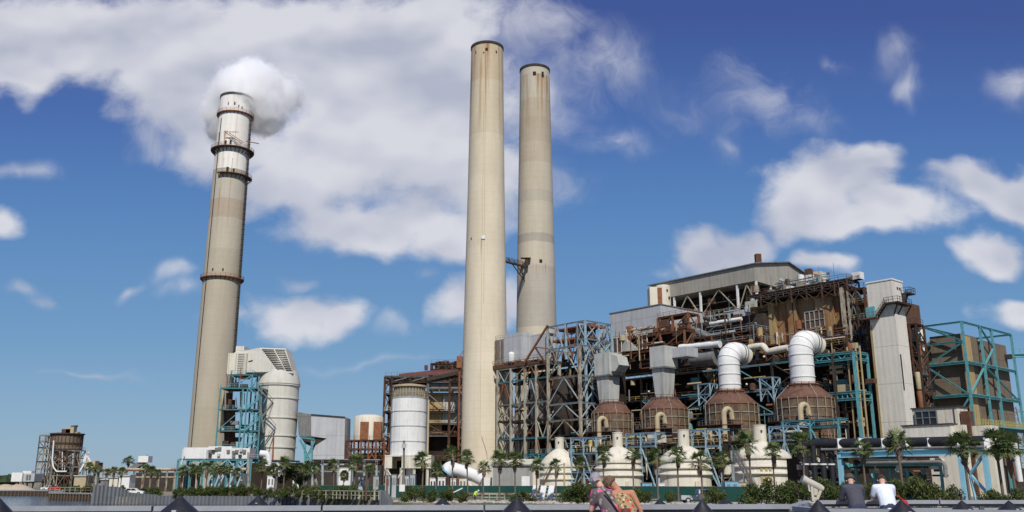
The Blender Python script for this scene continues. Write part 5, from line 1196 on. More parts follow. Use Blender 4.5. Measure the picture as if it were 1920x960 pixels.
# dark lattice between lift tower and precipitator
dl = thing('steel_structure', 'dark lattice stair structure squeezed between the lift tower and the teal framed precipitator', 'steel structure', PL(-92, 212, 1.3))
BX = 212; xa2 = [onB(p,600,BX)[0] for p in (1692,1704,1716)]; z_ = [1.3]+[onB(1712,py,BX)[1] for py in (800,770,740,705,668,640,608)]
frame(dl, xa2, [BX,BX+4], z_, .45, ['dark','darkrust'], None, 'XVDU', None, 'FRLK', 17, rails=['darkrust'], prob=1)
clutter(dl, xa2[0], xa2[-1], BX, BX+5, 8, z_[-1]-2, 50, ['dark','darkrust','rust','greydk'], 18, .5)
MB().pbox(xa2[0]-3, xa2[-1]-2.5, BX+4.2, BX+5.5, 1.3, z_[-1]-13).build('dark_backing', 'darkrust', dl)
o = MB().obox(PL(xa2[-1]-1.5, BX+4, z_[-1]-6.2), 1.1, 1.1, 5.4).build('louvred_box', 'white', dl)
for k in range(4): MB().lathe(PL(xa2[-1]-.5, BX-1, 12+k*4.4), [(.5,0),(.6,.2),(.6,3.9),(.5,4.1)], 14).build('pipe_section', 'pipe' if k%2 else 'rust', dl, True)

# ============================================================ PRECIPITATOR (teal frame, brown boxes)
pc = thing('precipitator', 'tan brown sided precipitator boxes standing in a tall open teal frame at the right edge', 'precipitator', PL(-91, 226, 1.3))
PB0, PB1, PA0, PA1 = 224.8, 255.2, -100.6, -90.6
pzt = onB(1803,603,PB0)[1]
pz = [onA(1840,py,PA1)[1] for py in (808,)]; 
lvz = [onB(1808,803,PB0)[1], onB(1808,742,PB0)[1], onB(1808,680,PB0)[1], onB(1806,640,PB0)[1], pzt]
pbm = [PB0, PB0+10.5, PB0+17.5, PB1]
for A in (PA0, PA1):
    for b_ in (pbm if A == PA1 else (PB0, PB1)): member(pc, 'column', PL(A,b_,1.3), PL(A,b_,pzt), .55, 'teal')
for z in lvz:
    if z != lvz[3]: member(pc, 'beam', PL(PA1,PB0,z), PL(PA1,PB1,z), .45, 'teal')
    member(pc, 'beam', PL(PA0,PB0,z), PL(PA1,PB0,z), .45, 'teal')
    if z == pzt: member(pc, 'beam', PL(PA0,PB0,z), PL(PA0,PB1,z), .5, 'teal'); member(pc, 'beam', PL(PA0,PB1,z), PL(PA1,PB1,z), .5, 'teal')
A_, B_ = PA0, PA1; 
for (p, q) in (((A_,lvz[4]),(B_,lvz[3])), ((A_,lvz[2]),(B_,lvz[3])), ((A_,lvz[2]),(B_,lvz[1])), (((A_+B_)/2,lvz[0]+1),(B_,lvz[1]))): member(pc, 'brace', PL(p[0],PB0,p[1]), PL(q[0],PB0,q[1]), .36, 'teal')
for (b0, z0, b1, z1) in ((pbm[1],lvz[4],pbm[2],lvz[3]),(pbm[1],lvz[2],pbm[2],lvz[3]),(pbm[0],lvz[1],pbm[1],lvz[2]),(pbm[1],lvz[2],pbm[3],lvz[1]),(pbm[2],lvz[1],pbm[3],lvz[1]+1)): member(pc, 'brace', PL(PA1,b0,z0), PL(PA1,b1,z1), .36, 'teal')
zlo_, zhi_ = 8, pzt-2.6
MB().pbox(PA0+1.2, PA1-1.2, PB0+1.4, PB0+11.4, zlo_, zhi_).build('casing', 'esp', pc)
MB().pbox(PA1-1.18, PA1-1.0, PB0+1.5, PB0+6.5, zlo_, zhi_-.4).build('stained_panel', 'espyel', pc)
MB().pbox(PA0+1, PA1-1.4, PB0+15.5, PB1-.8, zlo_, zhi_-.3).build('casing', 'esp', pc)
MB().pbox(PA0-3, PA0+1.5, PB0+3, PB0+12, zlo_, zhi_-1.2).build('casing', 'espyel', pc)
MB().pbox(PA0+1.5, PA1-3.2, PB0+11.42, PB0+15.48, zlo_, zhi_-2).build('link_duct', 'casing', pc)
MB().pbox(PA0-2.8, PA0+1, PB0+2.4, PB0+9, zlo_, zhi_-8).build('grey_panel', 'duct', pc)
for z in (lvz[1], lvz[2]): MB().pbox(PA1-1.5, PA1+.3, PB0, PB1, z+.35, z+.5).build('deck', 'teal', pc); MB().pbox(PA0, PA1, PB0-.2, PB0+1.7, z+.35, z+.5).build('deck', 'teal', pc)
MB().pbox(PA1-1.5, PA1+2.2, PB0, PB1+1.5, lvz[0]+.35, lvz[0]+.6).build('walkway', 'teal', pc)
g = MB(); handrail(g, [PL(PA1+2.1,PB0,lvz[0]+.6),PL(PA1+2.1,PB1+1.5,lvz[0]+.6)], 1.4, .1, 1.5); handrail(g, [PL(PA1+.2,PB0,lvz[0]+.6),PL(PA1+.2,PB1+1.5,lvz[0]+.6)], 1.4, .1, 1.5); g.build('handrail', 'yellow', pc)
for k in range(3): c = PL(PA1-4, PB0+4+k*9, 0); MB().add([c+Vector((-3.4,-3.4,zlo_)),c+Vector((3.4,-3.4,zlo_)),c+Vector((3.4,3.4,zlo_)),c+Vector((-3.4,3.4,zlo_)),c+Vector((0,0,3))],[(0,1,4),(1,2,4),(2,3,4),(3,0,4),(0,3,2,1)]).build('hopper', 'dark', pc)
MB().pbox(PA0, PA1-1, PB0+3, PB1, 1.3, 7.5).build('undercroft', 'dark', pc)
for z in (onA(1870,660,PA1)[1],): member(pc, 'beam', PL(PA1,PB1,z), PL(PA1,PB1,z)+Vector((22,4,.8)), .9, 'teal'); g = MB(); handrail(g, [PL(PA1,PB1,z+.5), PL(PA1,PB1,z+.5)+Vector((22,4,.8))], 1.3, .1); g.build('handrail', 'teal', pc)
MB().obox(PL(PA1-1,PB1-2,onA(1870,660,PA1)[1]-1), 1.2, .5, 1.2, R(-49)).build('winch', 'dark', pc)

# ============================================================ LOW WHITE BUILDINGS
BL = 190
wl = thing('control_building', 'white two tier flat roofed building with a gridded dark window below the lift tower', 'building', PL(onB(1750,790,BL)[0], BL, 1.3))
z1a, z1b = onB(1760,765,BL)[1], onB(1740,797.5,BL-3)[1]
a0 = onB(1711,780,BL)[0]; a1 = onB(1796,780,BL)[0]; bb = onA(1815,772,a1)[0]
MB().pbox(a0, a1, BL, BL+5, 1.3, z1a).build('upper_wall', 'cream', wl); MB().pbox(a0-.2, a1+.25, BL-.25, BL+5.2, z1a+.01, z1a+.3).build('upper_roof', 'dark', wl)
a2 = onB(1693,815,BL-3)[0]; a3 = onB(1784,815,BL-3)[0]
MB().pbox(a2, a3, BL-3, BL-.02, 1.3, z1b).build('lower_wall', 'elev', wl); MB().pbox(a2-.2, a3+.25, BL-3.25, BL-.02, z1b+.01, z1b+.26).build('lower_roof', 'dark', wl)
MB().pbox(a3+.02, a1+1.5, BL-1.6, BL-.02, 1.3, z1b-.1).build('annex_wall', 'cream', wl)
wingrid(wl, 1718, 1758, 771, 796, BL-.02, 3, 2, 'glass', 'greydk')
MB().pbox(a1+.3, a1+2.0, BL+.5, BL+2.8, 1.3, z1a-.9).build('rusty_door', 'darkrust', wl)
MB().pbox(a1+2.02, a1+5.6, BL+1, BL+5, 1.3, z1b-.3).build('annex_wall', 'cream', wl)
member(wl, 'downpipe', PL(a1-.6,BL-.2,z1b), PL(a1-.6,BL-.2,z1a), .15, 'dark', 'C')
low = MB().pbox(onB(1700,880,BL-7)[0], onB(1800,880,BL-7)[0], BL-7, BL-3.4, 1.3, onB(1700,850,BL-7)[1]).build('annex', 'cream'); tag(low, 'plain cream ground floor wall behind the right hand pipe rack', 'building')

# ============================================================ RIGHT PIPE RACK (blue beams, thick black pipe)
Pk = 150
pr = thing('pipe_rack', 'sky blue pipe rack carrying thick black pipes in front of the white control building', 'pipe rack', W(1700, 880, Pk)*1)
pr.location.z = 1.3
yk = lambda px: Pk - (px-1560)*.06
def K(px, py, off=0): return W(px, py, yk(px)+off)
for off in (0, 5):
    member(pr, 'beam', K(1574,853,off), K(1800,846,off), .95, 'skyblue'); member(pr, 'beam', K(1800,846,off), K(1850,844,off), .8, 'skyblue')
    for px in (1574, 1800, 1846): v = K(px,850,off); member(pr, 'column', Vector((v.x,v.y,1.3)), v, .65, 'skyblue')
v = K(1800,850); v2 = K(1846,850); m0 = Vector(((v.x+v2.x)/2, v.y, 5.2)); member(pr, 'brace', Vector((v.x,v.y,8.5)), m0, .3, 'dark', 'B'); member(pr, 'brace', v2, m0, .35, 'skyblue', 'B'); member(pr, 'brace', m0, Vector((v2.x+.5,v2.y,1.6)), .35, 'skyblue', 'B'); member(pr, 'brace', m0+Vector((0,0,-.2)), Vector((v.x+1.5,v.y,1.6)), .3, 'skyblue', 'B')
MB().tube([K(1505,842), K(1508,836), K(1520,832), K(1560,831), K(1700,829), K(1850,826)], .72, 18).build('black_pipe', 'blackpipe', pr, True)
MB().tube([K(1560,838,2), K(1850,832,2)], .6, 14).build('black_pipe', 'blackpipe', pr, True)
MB().tube([K(1540,843,-.5), K(1690,841,-.5), K(1850,838,-.5)], .22, 10).build('thin_pipe', 'greydk', pr, True)
for px in (1572, 1612, 1654, 1699, 1740, 1795, 1845): v = K(px, 831); MB().box(v.x-.42, v.x+.42, v.y-.8, v.y+.8, v.z-.95, v.z+.75).build('pipe_saddle', 'white', pr) ; member(pr, 'post', K(px,848), K(px,835), .3, 'greyblue')
MB().tube([K(1620,868), K(1760,866), K(1768,868), K(1772,874), K(1773,895)], .3, 10).build('grey_pipe', 'greydk', pr, True)
for x0, x1, py, mt, w_ in ((1600,1765,872,'teal',.5),(1595,1740,877,'dark',.3),(1610,1700,862,'white',.35),(1640,1760,858,'greydk',.3),(1500,1574,868,'greyblue',.3),(1490,1570,856,'dark',.4)): member(pr, 'pipe', K(x0,py,3), K(x1,py-1,3), w_, mt, 'C')
for px in (1604,1638,1668,1700,1730,1763): v = K(px,871,3); member(pr, 'column', Vector((v.x,v.y,1.3)), v, .35, 'teal')
for px in (1640,1655,1672,1690): v = K(px,872,3.2); member(pr, 'brace', v, Vector((v.x+1.4,v.y,1.5)), .22, 'teal', 'B')
clutter(pr, *(0,0,0,0,0,0,0), ['dark']) 
rn = random.Random(55)
for i in range(60):
    px = rn.uniform(1490,1760); v = K(px, rn.uniform(862,905), rn.uniform(2,6)); L = rn.uniform(.3,1.3)
    if i % 3: MB().box(v.x, v.x+L, v.y, v.y+.8, max(1.3,v.z), max(1.3,v.z)+rn.uniform(.3,1.3)).build('valve_box', rn.choice(['white','greydk','dark','pipe','darkrust','teal','cream']), pr)
    else: member(pr, 'pipe', v, v+Vector((rn.uniform(1,5),0,0)), rn.uniform(.12,.35), rn.choice(['white','greydk','dark','greyblue','rust']), 'C')
for i, px in enumerate((1508,1524,1541,1557)):    # thick black risers by the viewer
    v = K(px,846,-1+i*.5); member(pr, 'black_riser', Vector((v.x,v.y,1.3)), K(px,835,-1+i*.5), .95, 'blackpipe', 'C')
    MB().lathe(Vector((v.x,v.y,K(px,872).z)), [(.62,0),(.62,.25)], 12).build('clamp', 'white', pr)
db2 = MB().box(W(1490,900,162).x, W(1790,900,150).x, 158, 166, 1.3, 8.2).build('shadow_wall', 'inner_shade'); db2.name = 'shade_wall'; tag(db2, 'long black wall standing in for shade behind the sky blue pipe rack', 'shade wall')  # added dark wall stands in for the shade behind the rack
rp = thing('pipe', 'rusty vertical pipe with bent foot at the far right edge', 'pipe', onG(1905, 130)); MB().tube([W(1893,845,130), W(1896,875,130), W(1902,893,130), W(1912,902,130)], .55, 12).build('tube', 'rust', rp, True)
wp = thing('pipe', 'straight white vertical pipe at the far right edge', 'pipe', onG(1908, 128)); MB().tube([W(1901,828,128), W(1913,903,128)], .38, 12).build('tube', 'white', wp, True)
# far transmission tower
tt = thing('transmission_tower', 'distant grey lattice transmission tower at the right edge of the picture', 'transmission tower', onG(1915, 520))
cx_ = onG(1915, 520); g = MB(); Hh = W(1915,768,520).z; hw = lambda z: 4.5 - 2.6*z/Hh
for sx, sy in ((-1,-1),(1,-1),(1,1),(-1,1)): g.bar(cx_+Vector((sx*4.5,sy*4.5,0)), cx_+Vector((sx*1.9,sy*1.9,Hh)), .5)
for k in range(12):
    z = Hh*k/12; z2_ = Hh*(k+1)/12; a = hw(z); b_ = hw(z2_)
    for sy in (-1, 1): g.bar(cx_+Vector((-a,sy*a,z)), cx_+Vector((b_,sy*b_,z2_)), .3); g.bar(cx_+Vector((a,sy*a,z)), cx_+Vector((-b_,sy*b_,z2_)), .3); g.bar(cx_+Vector((-a,sy*a,z)), cx_+Vector((a,sy*a,z)), .3)
g.build('lattice', 'greydk', tt); g = MB()
for z in (Hh*.55, Hh*.75, Hh*.94): g.bar(cx_+Vector((-8,0,z)), cx_+Vector((8,0,z)), .5); g.bar(cx_+Vector((-8,0,z)), cx_+Vector((0,0,z+2.5)), .3); g.bar(cx_+Vector((8,0,z)), cx_+Vector((0,0,z+2.5)), .3)
g.build('crossarm', 'greydk', tt)

# ============================================================ FAR LEFT: old coal silo and buildings (Y ~ 420)
Fq = 420
fs = thing('coal_silo', 'distant rusty drum silo on braced legs at the far left', 'silo', (XP(122,860,Fq), Fq, 1.3))
cxf = XP(125,830,Fq); rf_ = (XP(152,830,Fq)-XP(98,830,Fq))/2; zf_ = lambda py: W(122,py,Fq).z
MB().lathe((cxf,Fq,0), [(2,zf_(868)),(rf_*.9,zf_(845)),(rf_,zf_(843)),(rf_,zf_(815)),(rf_*.9,zf_(814))], 32).build('drum', 'esp', fs, True)
for py in (832, 843, 816): MB().ring((cxf,Fq,zf_(py)), rf_-.02, .3, 32, .7).build('band', 'dark', fs)
g = MB()
for k in range(26): a = 2*math.pi*k/26; g.bar((cxf+math.cos(a)*(rf_+.1),Fq+math.sin(a)*(rf_+.1),zf_(843)), (cxf+math.cos(a)*(rf_+.1),Fq+math.sin(a)*(rf_+.1),zf_(816)), .28)
g.build('stave_ribs', 'darkrust', fs)
for k in range(8): a = 2*math.pi*k/8+.3; member(fs, 'leg', (cxf+math.cos(a)*rf_*.85,Fq+math.sin(a)*rf_*.85,1.3), (cxf+math.cos(a)*rf_*.85,Fq+math.sin(a)*rf_*.85,zf_(843)), .7, 'palesteel' if k%2 else 'dark')
for (x0,y0_,x1,y1_) in ((112,850,138,870),(138,850,112,870),(100,848,112,868),(112,868,138,868),(112,850,140,850)): member(fs, 'brace', W(x0,y0_,Fq-rf_), W(x1,y1_,Fq-rf_), .4, 'palesteel', 'B')
MB().box(cxf-rf_*.8, cxf+rf_*.85, Fq-2, Fq+4, 1.3, zf_(862)).build('dark_fill_box', 'dark', fs)  # added dark box stands in for shade between the legs
wframe(fs, [XP(p,850,Fq-8) for p in (98,112,126,140,152)], [Fq-8,Fq-4], [1.3,zf_(892),zf_(876),zf_(860),zf_(846)], .4, ['palesteel','darkrust','greydk'], 'XVDU', 62, ['greydk'], prob=.8, bw=.35, decks=False)
MB().lathe((cxf,Fq,0), [(rf_+.8,zf_(815)),(rf_+.8,zf_(813))], 24).build('roof_deck', 'dark', fs)
fx = [XP(p,850,Fq-2) for p in (73,84,95,103)]
wframe(fs, fx, [Fq-3,Fq+5], [1.3,zf_(893),zf_(880),zf_(866),zf_(852),zf_(840),zf_(828),zf_(817)], .5, ['palesteel','palesteel','darkrust','greydk'], 'XVDU', 61, ['palesteel'], prob=1, bw=.45)
MB().tube([W(101,826,Fq-rf_-2), W(98,862,Fq-rf_-2), W(100,876,Fq-rf_-2), W(106,884,Fq-rf_-2), W(125,884,Fq-rf_-2)], .35, 10).build('drain_pipe', 'white', fs, True)
for px, p0, p1, r in ((117,844,880,.45),(122,874,884,.7),(137,850,872,.4)): member(fs, 'pipe', W(px,p1,Fq-rf_-1), W(px,p0,Fq-rf_-1), r, 'white', 'C')
hb = thing('hoist_house', 'small hoist gear on the roof of the distant rusty silo', 'hoist', W(130,813,Fq))
MB().obox(W(133,813,Fq), 1.8, 1.5, 3).build('house', 'pipe', hb); member(hb, 'mast', W(135,812,Fq), W(136,801,Fq), .8, 'palesteel'); MB().bar(W(134,800,Fq), W(145,799,Fq), 1.2, .8).build('jib', 'dark', hb); MB().bar(W(112,813,Fq), W(150,812,Fq), .5, 1.1).build('parapet', 'palesteel', hb); MB().obox(W(126,813,Fq), 2, 1.5, 2).build('cabinet', 'darkrust', hb)
bgl = thing('equipment_house', 'distant white block house on stilts left of the rusty silo', 'equipment house', onG(45, 400))
MB().box(XP(22,890,400), XP(42,890,400), 400, 408, W(40,903,400).z, W(40,886,400).z).build('wall', 'white', bgl); MB().box(XP(42.2,890,400), XP(63,890,400), 401, 408, W(40,903,400).z, W(40,888,400).z).build('wall', 'grey', bgl); MB().box(XP(40,890,400), XP(56,890,400), 401, 404, W(40,888,400).z, W(40,883,400).z).build('roof_unit', 'white', bgl)
for px in (24, 33, 42, 50, 61): member(bgl, 'leg', onG(px, 401), Vector((onG(px,401).x,401,W(40,903,400).z)), .5, 'dark')
for px in (50,55): MB().box(XP(px,890,400.8), XP(px+3,890,400.8), 400.6, 401.5, W(40,899,400).z, W(40,890,400).z).build('door', 'greydk', bgl)
MB().box(XP(22,890,400), XP(64,890,400), 399.5, 408, W(40,903.5,400).z-.2, W(40,903,400).z-.01).build('floor_slab', 'dark', bgl)
tl = MB(); 
for k in range(60): x = XP(-60,900,900)+k*(XP(24,900,900)-XP(-60,900,900))/60; tl.lathe((x+rn.uniform(-1,1),900+rn.uniform(-8,8),1), [(3,0),(5.5+rn.random()*2,2.5),(5,5+rn.random()*2),(1,7.5+rn.random()*2)], 7)
tag(tl.build('distant_trees', 'treeleaf'), 'thin dark band of far off trees on the left horizon', 'trees', kind='stuff')
far = MB()
for k in range(420):
    x = -1500 + k*9; far.lathe((x+rn.uniform(-3,3),1500+rn.uniform(-40,40),1), [(4,0),(8+rn.random()*4,4),(7,8+rn.random()*3),(1,11+rn.random()*4)], 6)
tag(far.build('distant_trees', 'treeleaf'), 'far off woodland beyond the plant on the horizon', 'woodland', kind='stuff')
cg = thing('conveyor_gear', 'distant cream conveyor head and pale hoist frame right of the rusty silo', 'conveyor', onG(172, 380))
MB().box(XP(158,872,380), XP(178,872,380), 380, 384, W(170,878,380).z, W(170,864,380).z).build('head_house', 'pipe', cg); MB().box(XP(178.2,872,380), XP(185,872,380), 380, 384, W(170,876,380).z, W(170,867,380).z).build('drive_house', 'darkrust', cg)
for (x0,y0_,x1,y1_) in ((157,866,162,850),(162,850,170,866),(158,870,165,848),(163,850,168,848),(150,884,160,866)): member(cg, 'brace', W(x0,y0_,380), W(x1,y1_,380), .6, 'white', 'B')
for px in (160, 168, 180): member(cg, 'leg', onG(px,381), W(px,876,381), .9, 'greyblue')
cv = thing('conveyor', 'inclined grey conveyor rising to a small white head box on the left skyline', 'conveyor', onG(262, 330))
MB().bar(W(248,879,330), W(270,866,330), 3, 1.6).build('belt_gallery', 'greydk', cv); MB().obox(W(272,867,330), 1.8, 2, 2.2).build('head_box', 'white', cv); member(cv,'mast',W(275,872,330),W(276,852,330),.3,'greydk','C')
for px in (252,262,270): member(cv, 'leg', onG(px,330), W(px,872,330), .5, 'dark')
hp = thing('pipe_rack', 'long low pipe rack on dark posts across the left middle distance', 'pipe rack', onG(280, 260))
for py, w_, m_ in ((880,.7,'palesteel'),(882,.5,'rust'),(895,.4,'palesteel')): member(hp, 'pipe', W(185,py,262), W(345,py-.3,262), w_, m_, 'C')
for px in range(190, 345, 15): member(hp, 'post', onG(px,262), Vector((onG(px,262).x,262,W(px,880,262).z)), .4, ['dark','palesteel','greyblue'][px%3])
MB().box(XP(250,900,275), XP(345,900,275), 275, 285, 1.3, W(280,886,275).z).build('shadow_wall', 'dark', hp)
for i, (px, pw, pt, m_, lb) in enumerate(((213,16,896,'cream','low cream shed among the far left palms'),(233,20,893,'white','low white shed behind the parked white car'),(150,22,893,'pipe','low tan shed under the far left conveyor gear'),(196,14,900,'greydk','small grey cabin behind the corrugated bulkhead'))):
    t_ = thing('shed', lb, 'shed', onG(px, 250)); MB().box(XP(px-pw/2,900,250), XP(px+pw/2,900,250), 250, 254, 1.3, W(px,pt,250).z).build('wall', m_, t_); MB().box(XP(px-pw/2-1,900,250), XP(px+pw/2+1,900,250), 249.7, 254.3, W(px,pt,250).z+.01, W(px,pt,250).z+.3).build('roof', 'grey', t_); MB().box(XP(px-2,900,250), XP(px+1,900,250), 249.9, 250.2, 1.3, 3.2).build('door', 'dark', t_)
for px, w_ in ((10, 5),(34, 6)):
    c = onG(px, 300); o = MB().lathe(c, [(w_*.9,0),(w_*.5,1.2),(w_*.15,2.0)], 16).build('sand_heap', 'straw', None, True); tag(o, ['pale sand heap at the far left edge of the bank','second pale sand heap nearer the white block house'][px>20], 'sand heap')

# ============================================================ BULKHEADS
def sheetwall(label, pts, ztops, period=1.7, depth=.55, mat='sheetpile', zb=-1):
    b = MB(); 
    for (p, q, za, zb_) in zip(pts, pts[1:], ztops, ztops[1:]):
        L = (q-p).length; n = max(2, int(L/period)); d = (q-p).normalized(); nn = Vector((d.y,-d.x,0))
        prev = None
        for k in range(n):
            for f, o_ in ((0,0),(.3,0),(.5,depth),(.8,depth),(1,0)):
                s_ = (k+f)/n; v = p.lerp(q, s_) + nn*o_; z = za+(zb_-za)*s_
                if prev is not None: b.add([(prev.x,prev.y,zb),(v.x,v.y,zb),(v.x,v.y,z),(prev.x,prev.y,prev.z),(prev.x-nn.x*.1,prev.y-nn.y*.1,zb),(v.x-nn.x*.1,v.y-nn.y*.1,zb),(v.x-nn.x*.1,v.y-nn.y*.1,z),(prev.x-nn.x*.1,prev.y-nn.y*.1,prev.z)], [(0,1,2,3),(7,6,5,4),(3,2,6,7)])
                prev = Vector((v.x,v.y,z))
    o = b.build('sheet_pile_wall', mat); tag(o, label, 'sheet pile wall'); return o
gp = lambda px, Y, z=1.3: onG(px, Y, z)
sheetwall('tall dark grey corrugated bulkhead standing in the water at the left', [gp(173,180),gp(225,179.5),gp(245,179),gp(296,177)], [3.5,3.1,2.1,1.7], .72, .45)
sheetwall('long low grey corrugated bulkhead below the left hedge', [gp(296,176.5),gp(562,169.5),gp(650,160.5)], [1.55,1.5,1.45], .8, .35)
sheetwall('short grey sheet pile corner with tall end posts in the middle', [gp(712,150.5),gp(724,148),gp(736,131)], [2.9,2.7,1.6], 1.2)
wbk = thing('timber_bulkhead', 'low brown timber bulkhead with pale capping at the far left waterside', 'bulkhead', gp(130, 222))
for (p, q, z) in ((gp(93,222),gp(171,211),1.5),(gp(-60,285),gp(92,280.5),1.5)):
    g = MB(); n = int((q-p).length/1.3)
    for k in range(n): v = p.lerp(q, (k+.5)/n); g.lathe((v.x,v.y-.25,0), [(.22,-1),(.22,z-.15)], 6)
    g.build('piles', 'woodpile', wbk); b = MB().bar(Vector((p.x,p.y-.1,z+.05)), Vector((q.x,q.y-.1,z+.05)), .7, .25); b.build('capping', 'railboard', wbk); MB().bar(Vector((p.x,p.y-.05,.4)), Vector((q.x,q.y-.05,.4)), .2, 1.7).build('planks', 'dark', wbk)
lf = thing('pale_fence', 'low pale open fence along the water in the left middle distance', 'fence', gp(640, 158))
g = MB(); handrail(g, [gp(560,166),gp(710,148)], 1.35, .12, 1.1); g.build('rails', 'palesteel', lf)
g = MB(); handrail(g, [gp(93,223,1.6),gp(170,213,1.6)], 1.2, .1, 2.2); fo = g.build('railing', 'palesteel'); tag(fo, 'pale railing on the timber bulkhead at the far left', 'railing')
for i, px in enumerate((702, 725, 686)):
    o = MB().lathe(gp(px, 147-i), [(.18,0),(.16,3.4+.3*i)], 8).build('mooring_post', ['palesteel','rust','woodpile'][i]); tag(o, ['leaning pale post by the pale fence end','rusty post beside the sheet pile corner','dark stub post inside the pale fence'][i], 'post')

# ============================================================ GREEN SCREEN FENCE
gf = thing('screen_fence', 'long dark green fabric screened fence in front of the plant', 'fence', gp(1000, 155))
fp = [gp(590,178), gp(930,158), gp(1397,133), gp(1418,140)]
b = MB()
for p, q in zip(fp, fp[1:]):
    n = int((q-p).length/3)
    for k in range(n):
        a, c = p.lerp(q,k/n), p.lerp(q,(k+1)/n); d = (c-a).normalized(); nn = Vector((d.y,-d.x,0))*.12*rn.uniform(-1,1); m_ = (a+c)/2+nn; h = Vector((0,0,2.15))
        for u, v in ((a,m_),(m_,c)): b.add([u,v,v+h,u+h,u+Vector((0,.04,0)),v+Vector((0,.04,0)),v+h+Vector((0,.04,0)),u+h+Vector((0,.04,0))], [(0,1,2,3),(7,6,5,4),(3,2,6,7)])
b.build('fabric', 'greengauze', gf); g = MB()
for p, q in zip(fp, fp[1:]):
    n = int((q-p).length/3)
    for k in range(n+1): v = p.lerp(q,k/n)+Vector((0,.08,0)); g.bar(v, v+Vector((0,0,2.2)), .08)
    g.bar(p+Vector((0,.08,2.15)), q+Vector((0,.08,2.15)), .06)
g.build('posts', 'greydk', gf)
gr = thing('guard_rail', 'low pale double guard rail running in front of the green fence', 'guard rail', gp(1000, 148)); g = MB(); g2 = MB()
for p, q in ((gp(876,152),gp(1235,133)),): 
    g.bar(p+Vector((0,0,.95)), q+Vector((0,0,.95)), .12, .3); g.bar(p+Vector((0,0,.4)), q+Vector((0,0,.4)), .1, .2)
    for k in range(24): v = p.lerp(q,k/23); g2.bar(v, v+Vector((0,0,1)), .14)
g.build('rail', 'palesteel', gr); g2.build('posts', 'palesteel', gr)

# ============================================================ GROUND EQUIPMENT BEHIND THE FENCE
cb = thing('concrete_building', 'low grey block building with a white double door at the foot of the chimneys', 'building', gp(962, 172))
v0, v1 = XP(924,890,170), XP(998,890,170); zt4 = W(960,874,170).z
MB().box(v0, v1, 170, 180, 1.3, zt4).build('wall', 'concrete', cb); MB().box(v0-.3, v1+.3, 169.7, 180.3, zt4+.01, zt4+.3).build('roof_edge', 'greydk', cb)
MB().box(XP(978,890,170), XP(993,890,170), 169.9, 170.2, 1.3, W(985,893,170).z).build('door', 'white', cb)
MB().box(XP(998.5,890,170), XP(1004,890,170), 170.5, 180, 1.3, zt4-.2).build('side_wall', 'cream', cb)
o = MB().box(XP(915,870,190), XP(1010,870,190), 184, 190, 1.3, W(960,862,190).z); o = o.build('cream_wall', 'cream'); tag(o, 'plain cream wall rising behind the low grey block building', 'wall')
rt = thing('staircase', 'short brown staircase leaning on the first cream tank', 'staircase', gp(1020, 178)); g = MB(); P0, P1 = W(1035,876,178), gp(1008,178)
for o_ in (0,.9): g.bar(P0+Vector((0,o_,0)), P1+Vector((0,o_,0)), .15, .4); g.bar(P0+Vector((0,o_,1.1)), P1+Vector((0,o_,1.1)), .1)
for k in range(20): v = P0.lerp(P1,k/19); g.bar(v, v+Vector((0,.9,0)), .3, .06)
g.build('flight', 'woodpile', rt)
# white conveyor tube
wt_ = thing('chute_tube', 'thick white tube sloping down to the ground at the foot of the middle chimney', 'tube', gp(880, 172))
MB().tube([W(846,877,172), W(862,882,172), W(885,890,172), W(903,899,172)], 1.15, 18).build('tube', 'white', wt_, True)
MB().tube([W(838,884,172), W(843,879,172), W(849,877,172)], 1.35, 16).build('hood', 'white', wt_, True)
MB().tube([W(836.5,886,172), W(838.5,883.5,172)], 1.45, 16).build('mouth_ring', 'bluetarp', wt_)
member(wt_, 'leg', W(873,888,171.8), gp(894,171.8), .4, 'white', 'B'); member(wt_, 'leg', W(900,898,172), gp(900,172), .5, 'white', 'B')
o = MB().box(XP(903,890,173), XP(922,890,173), 173, 177, 1.3, W(910,895,173).z).build('container', 'white'); tag(o, 'white container beside the lower end of the white tube', 'container')
# cabinets, tanks, boxes behind the fence
items = [(646,22,878,'white','white two window site cabin behind the left part of the green fence'),(676,10,893,'grey','grey switch cabinet right of the white site cabin'),(705,10,893,'greyblue','blue grey switch cabinet beneath the rusty pipe rack'),
 (727,9,892,'greyblue','narrow blue grey cabinet left of the silo legs'),(739,8,890,'grey','grey cabinet between the legs of the white silo'),(762,9,892,'grey','dull grey cabinet right beside the utility pole'),(773,10,890,'greyblue','pale blue grey cabinet right of the utility pole'),
 (812,12,897,'white','white box unit left of the two white tanks'),(828,14,896,'white','white tank like unit under the dark boiler house'),(850,10,898,'white','small white unit behind the tall middle palm'),(868,14,897,'cream','cream box behind the white tube'),
 (1213,18,906,'bluetarp','pale blue covered crate behind the fence by the second cream tank'),(1240,12,907,'white','small white crate behind the fence by the third cream tank'),(1372,26,903,'bluetarp','blue tarpaulin covered load left of the outdoor staircase'),(1398,26,905,'pipe','tan skip behind the fence corner'),
 (560,22,895,'white','white louvred unit behind the leafy dark tree'),(508,14,893,'white','white cabinet near the foot of the cream vessel')]
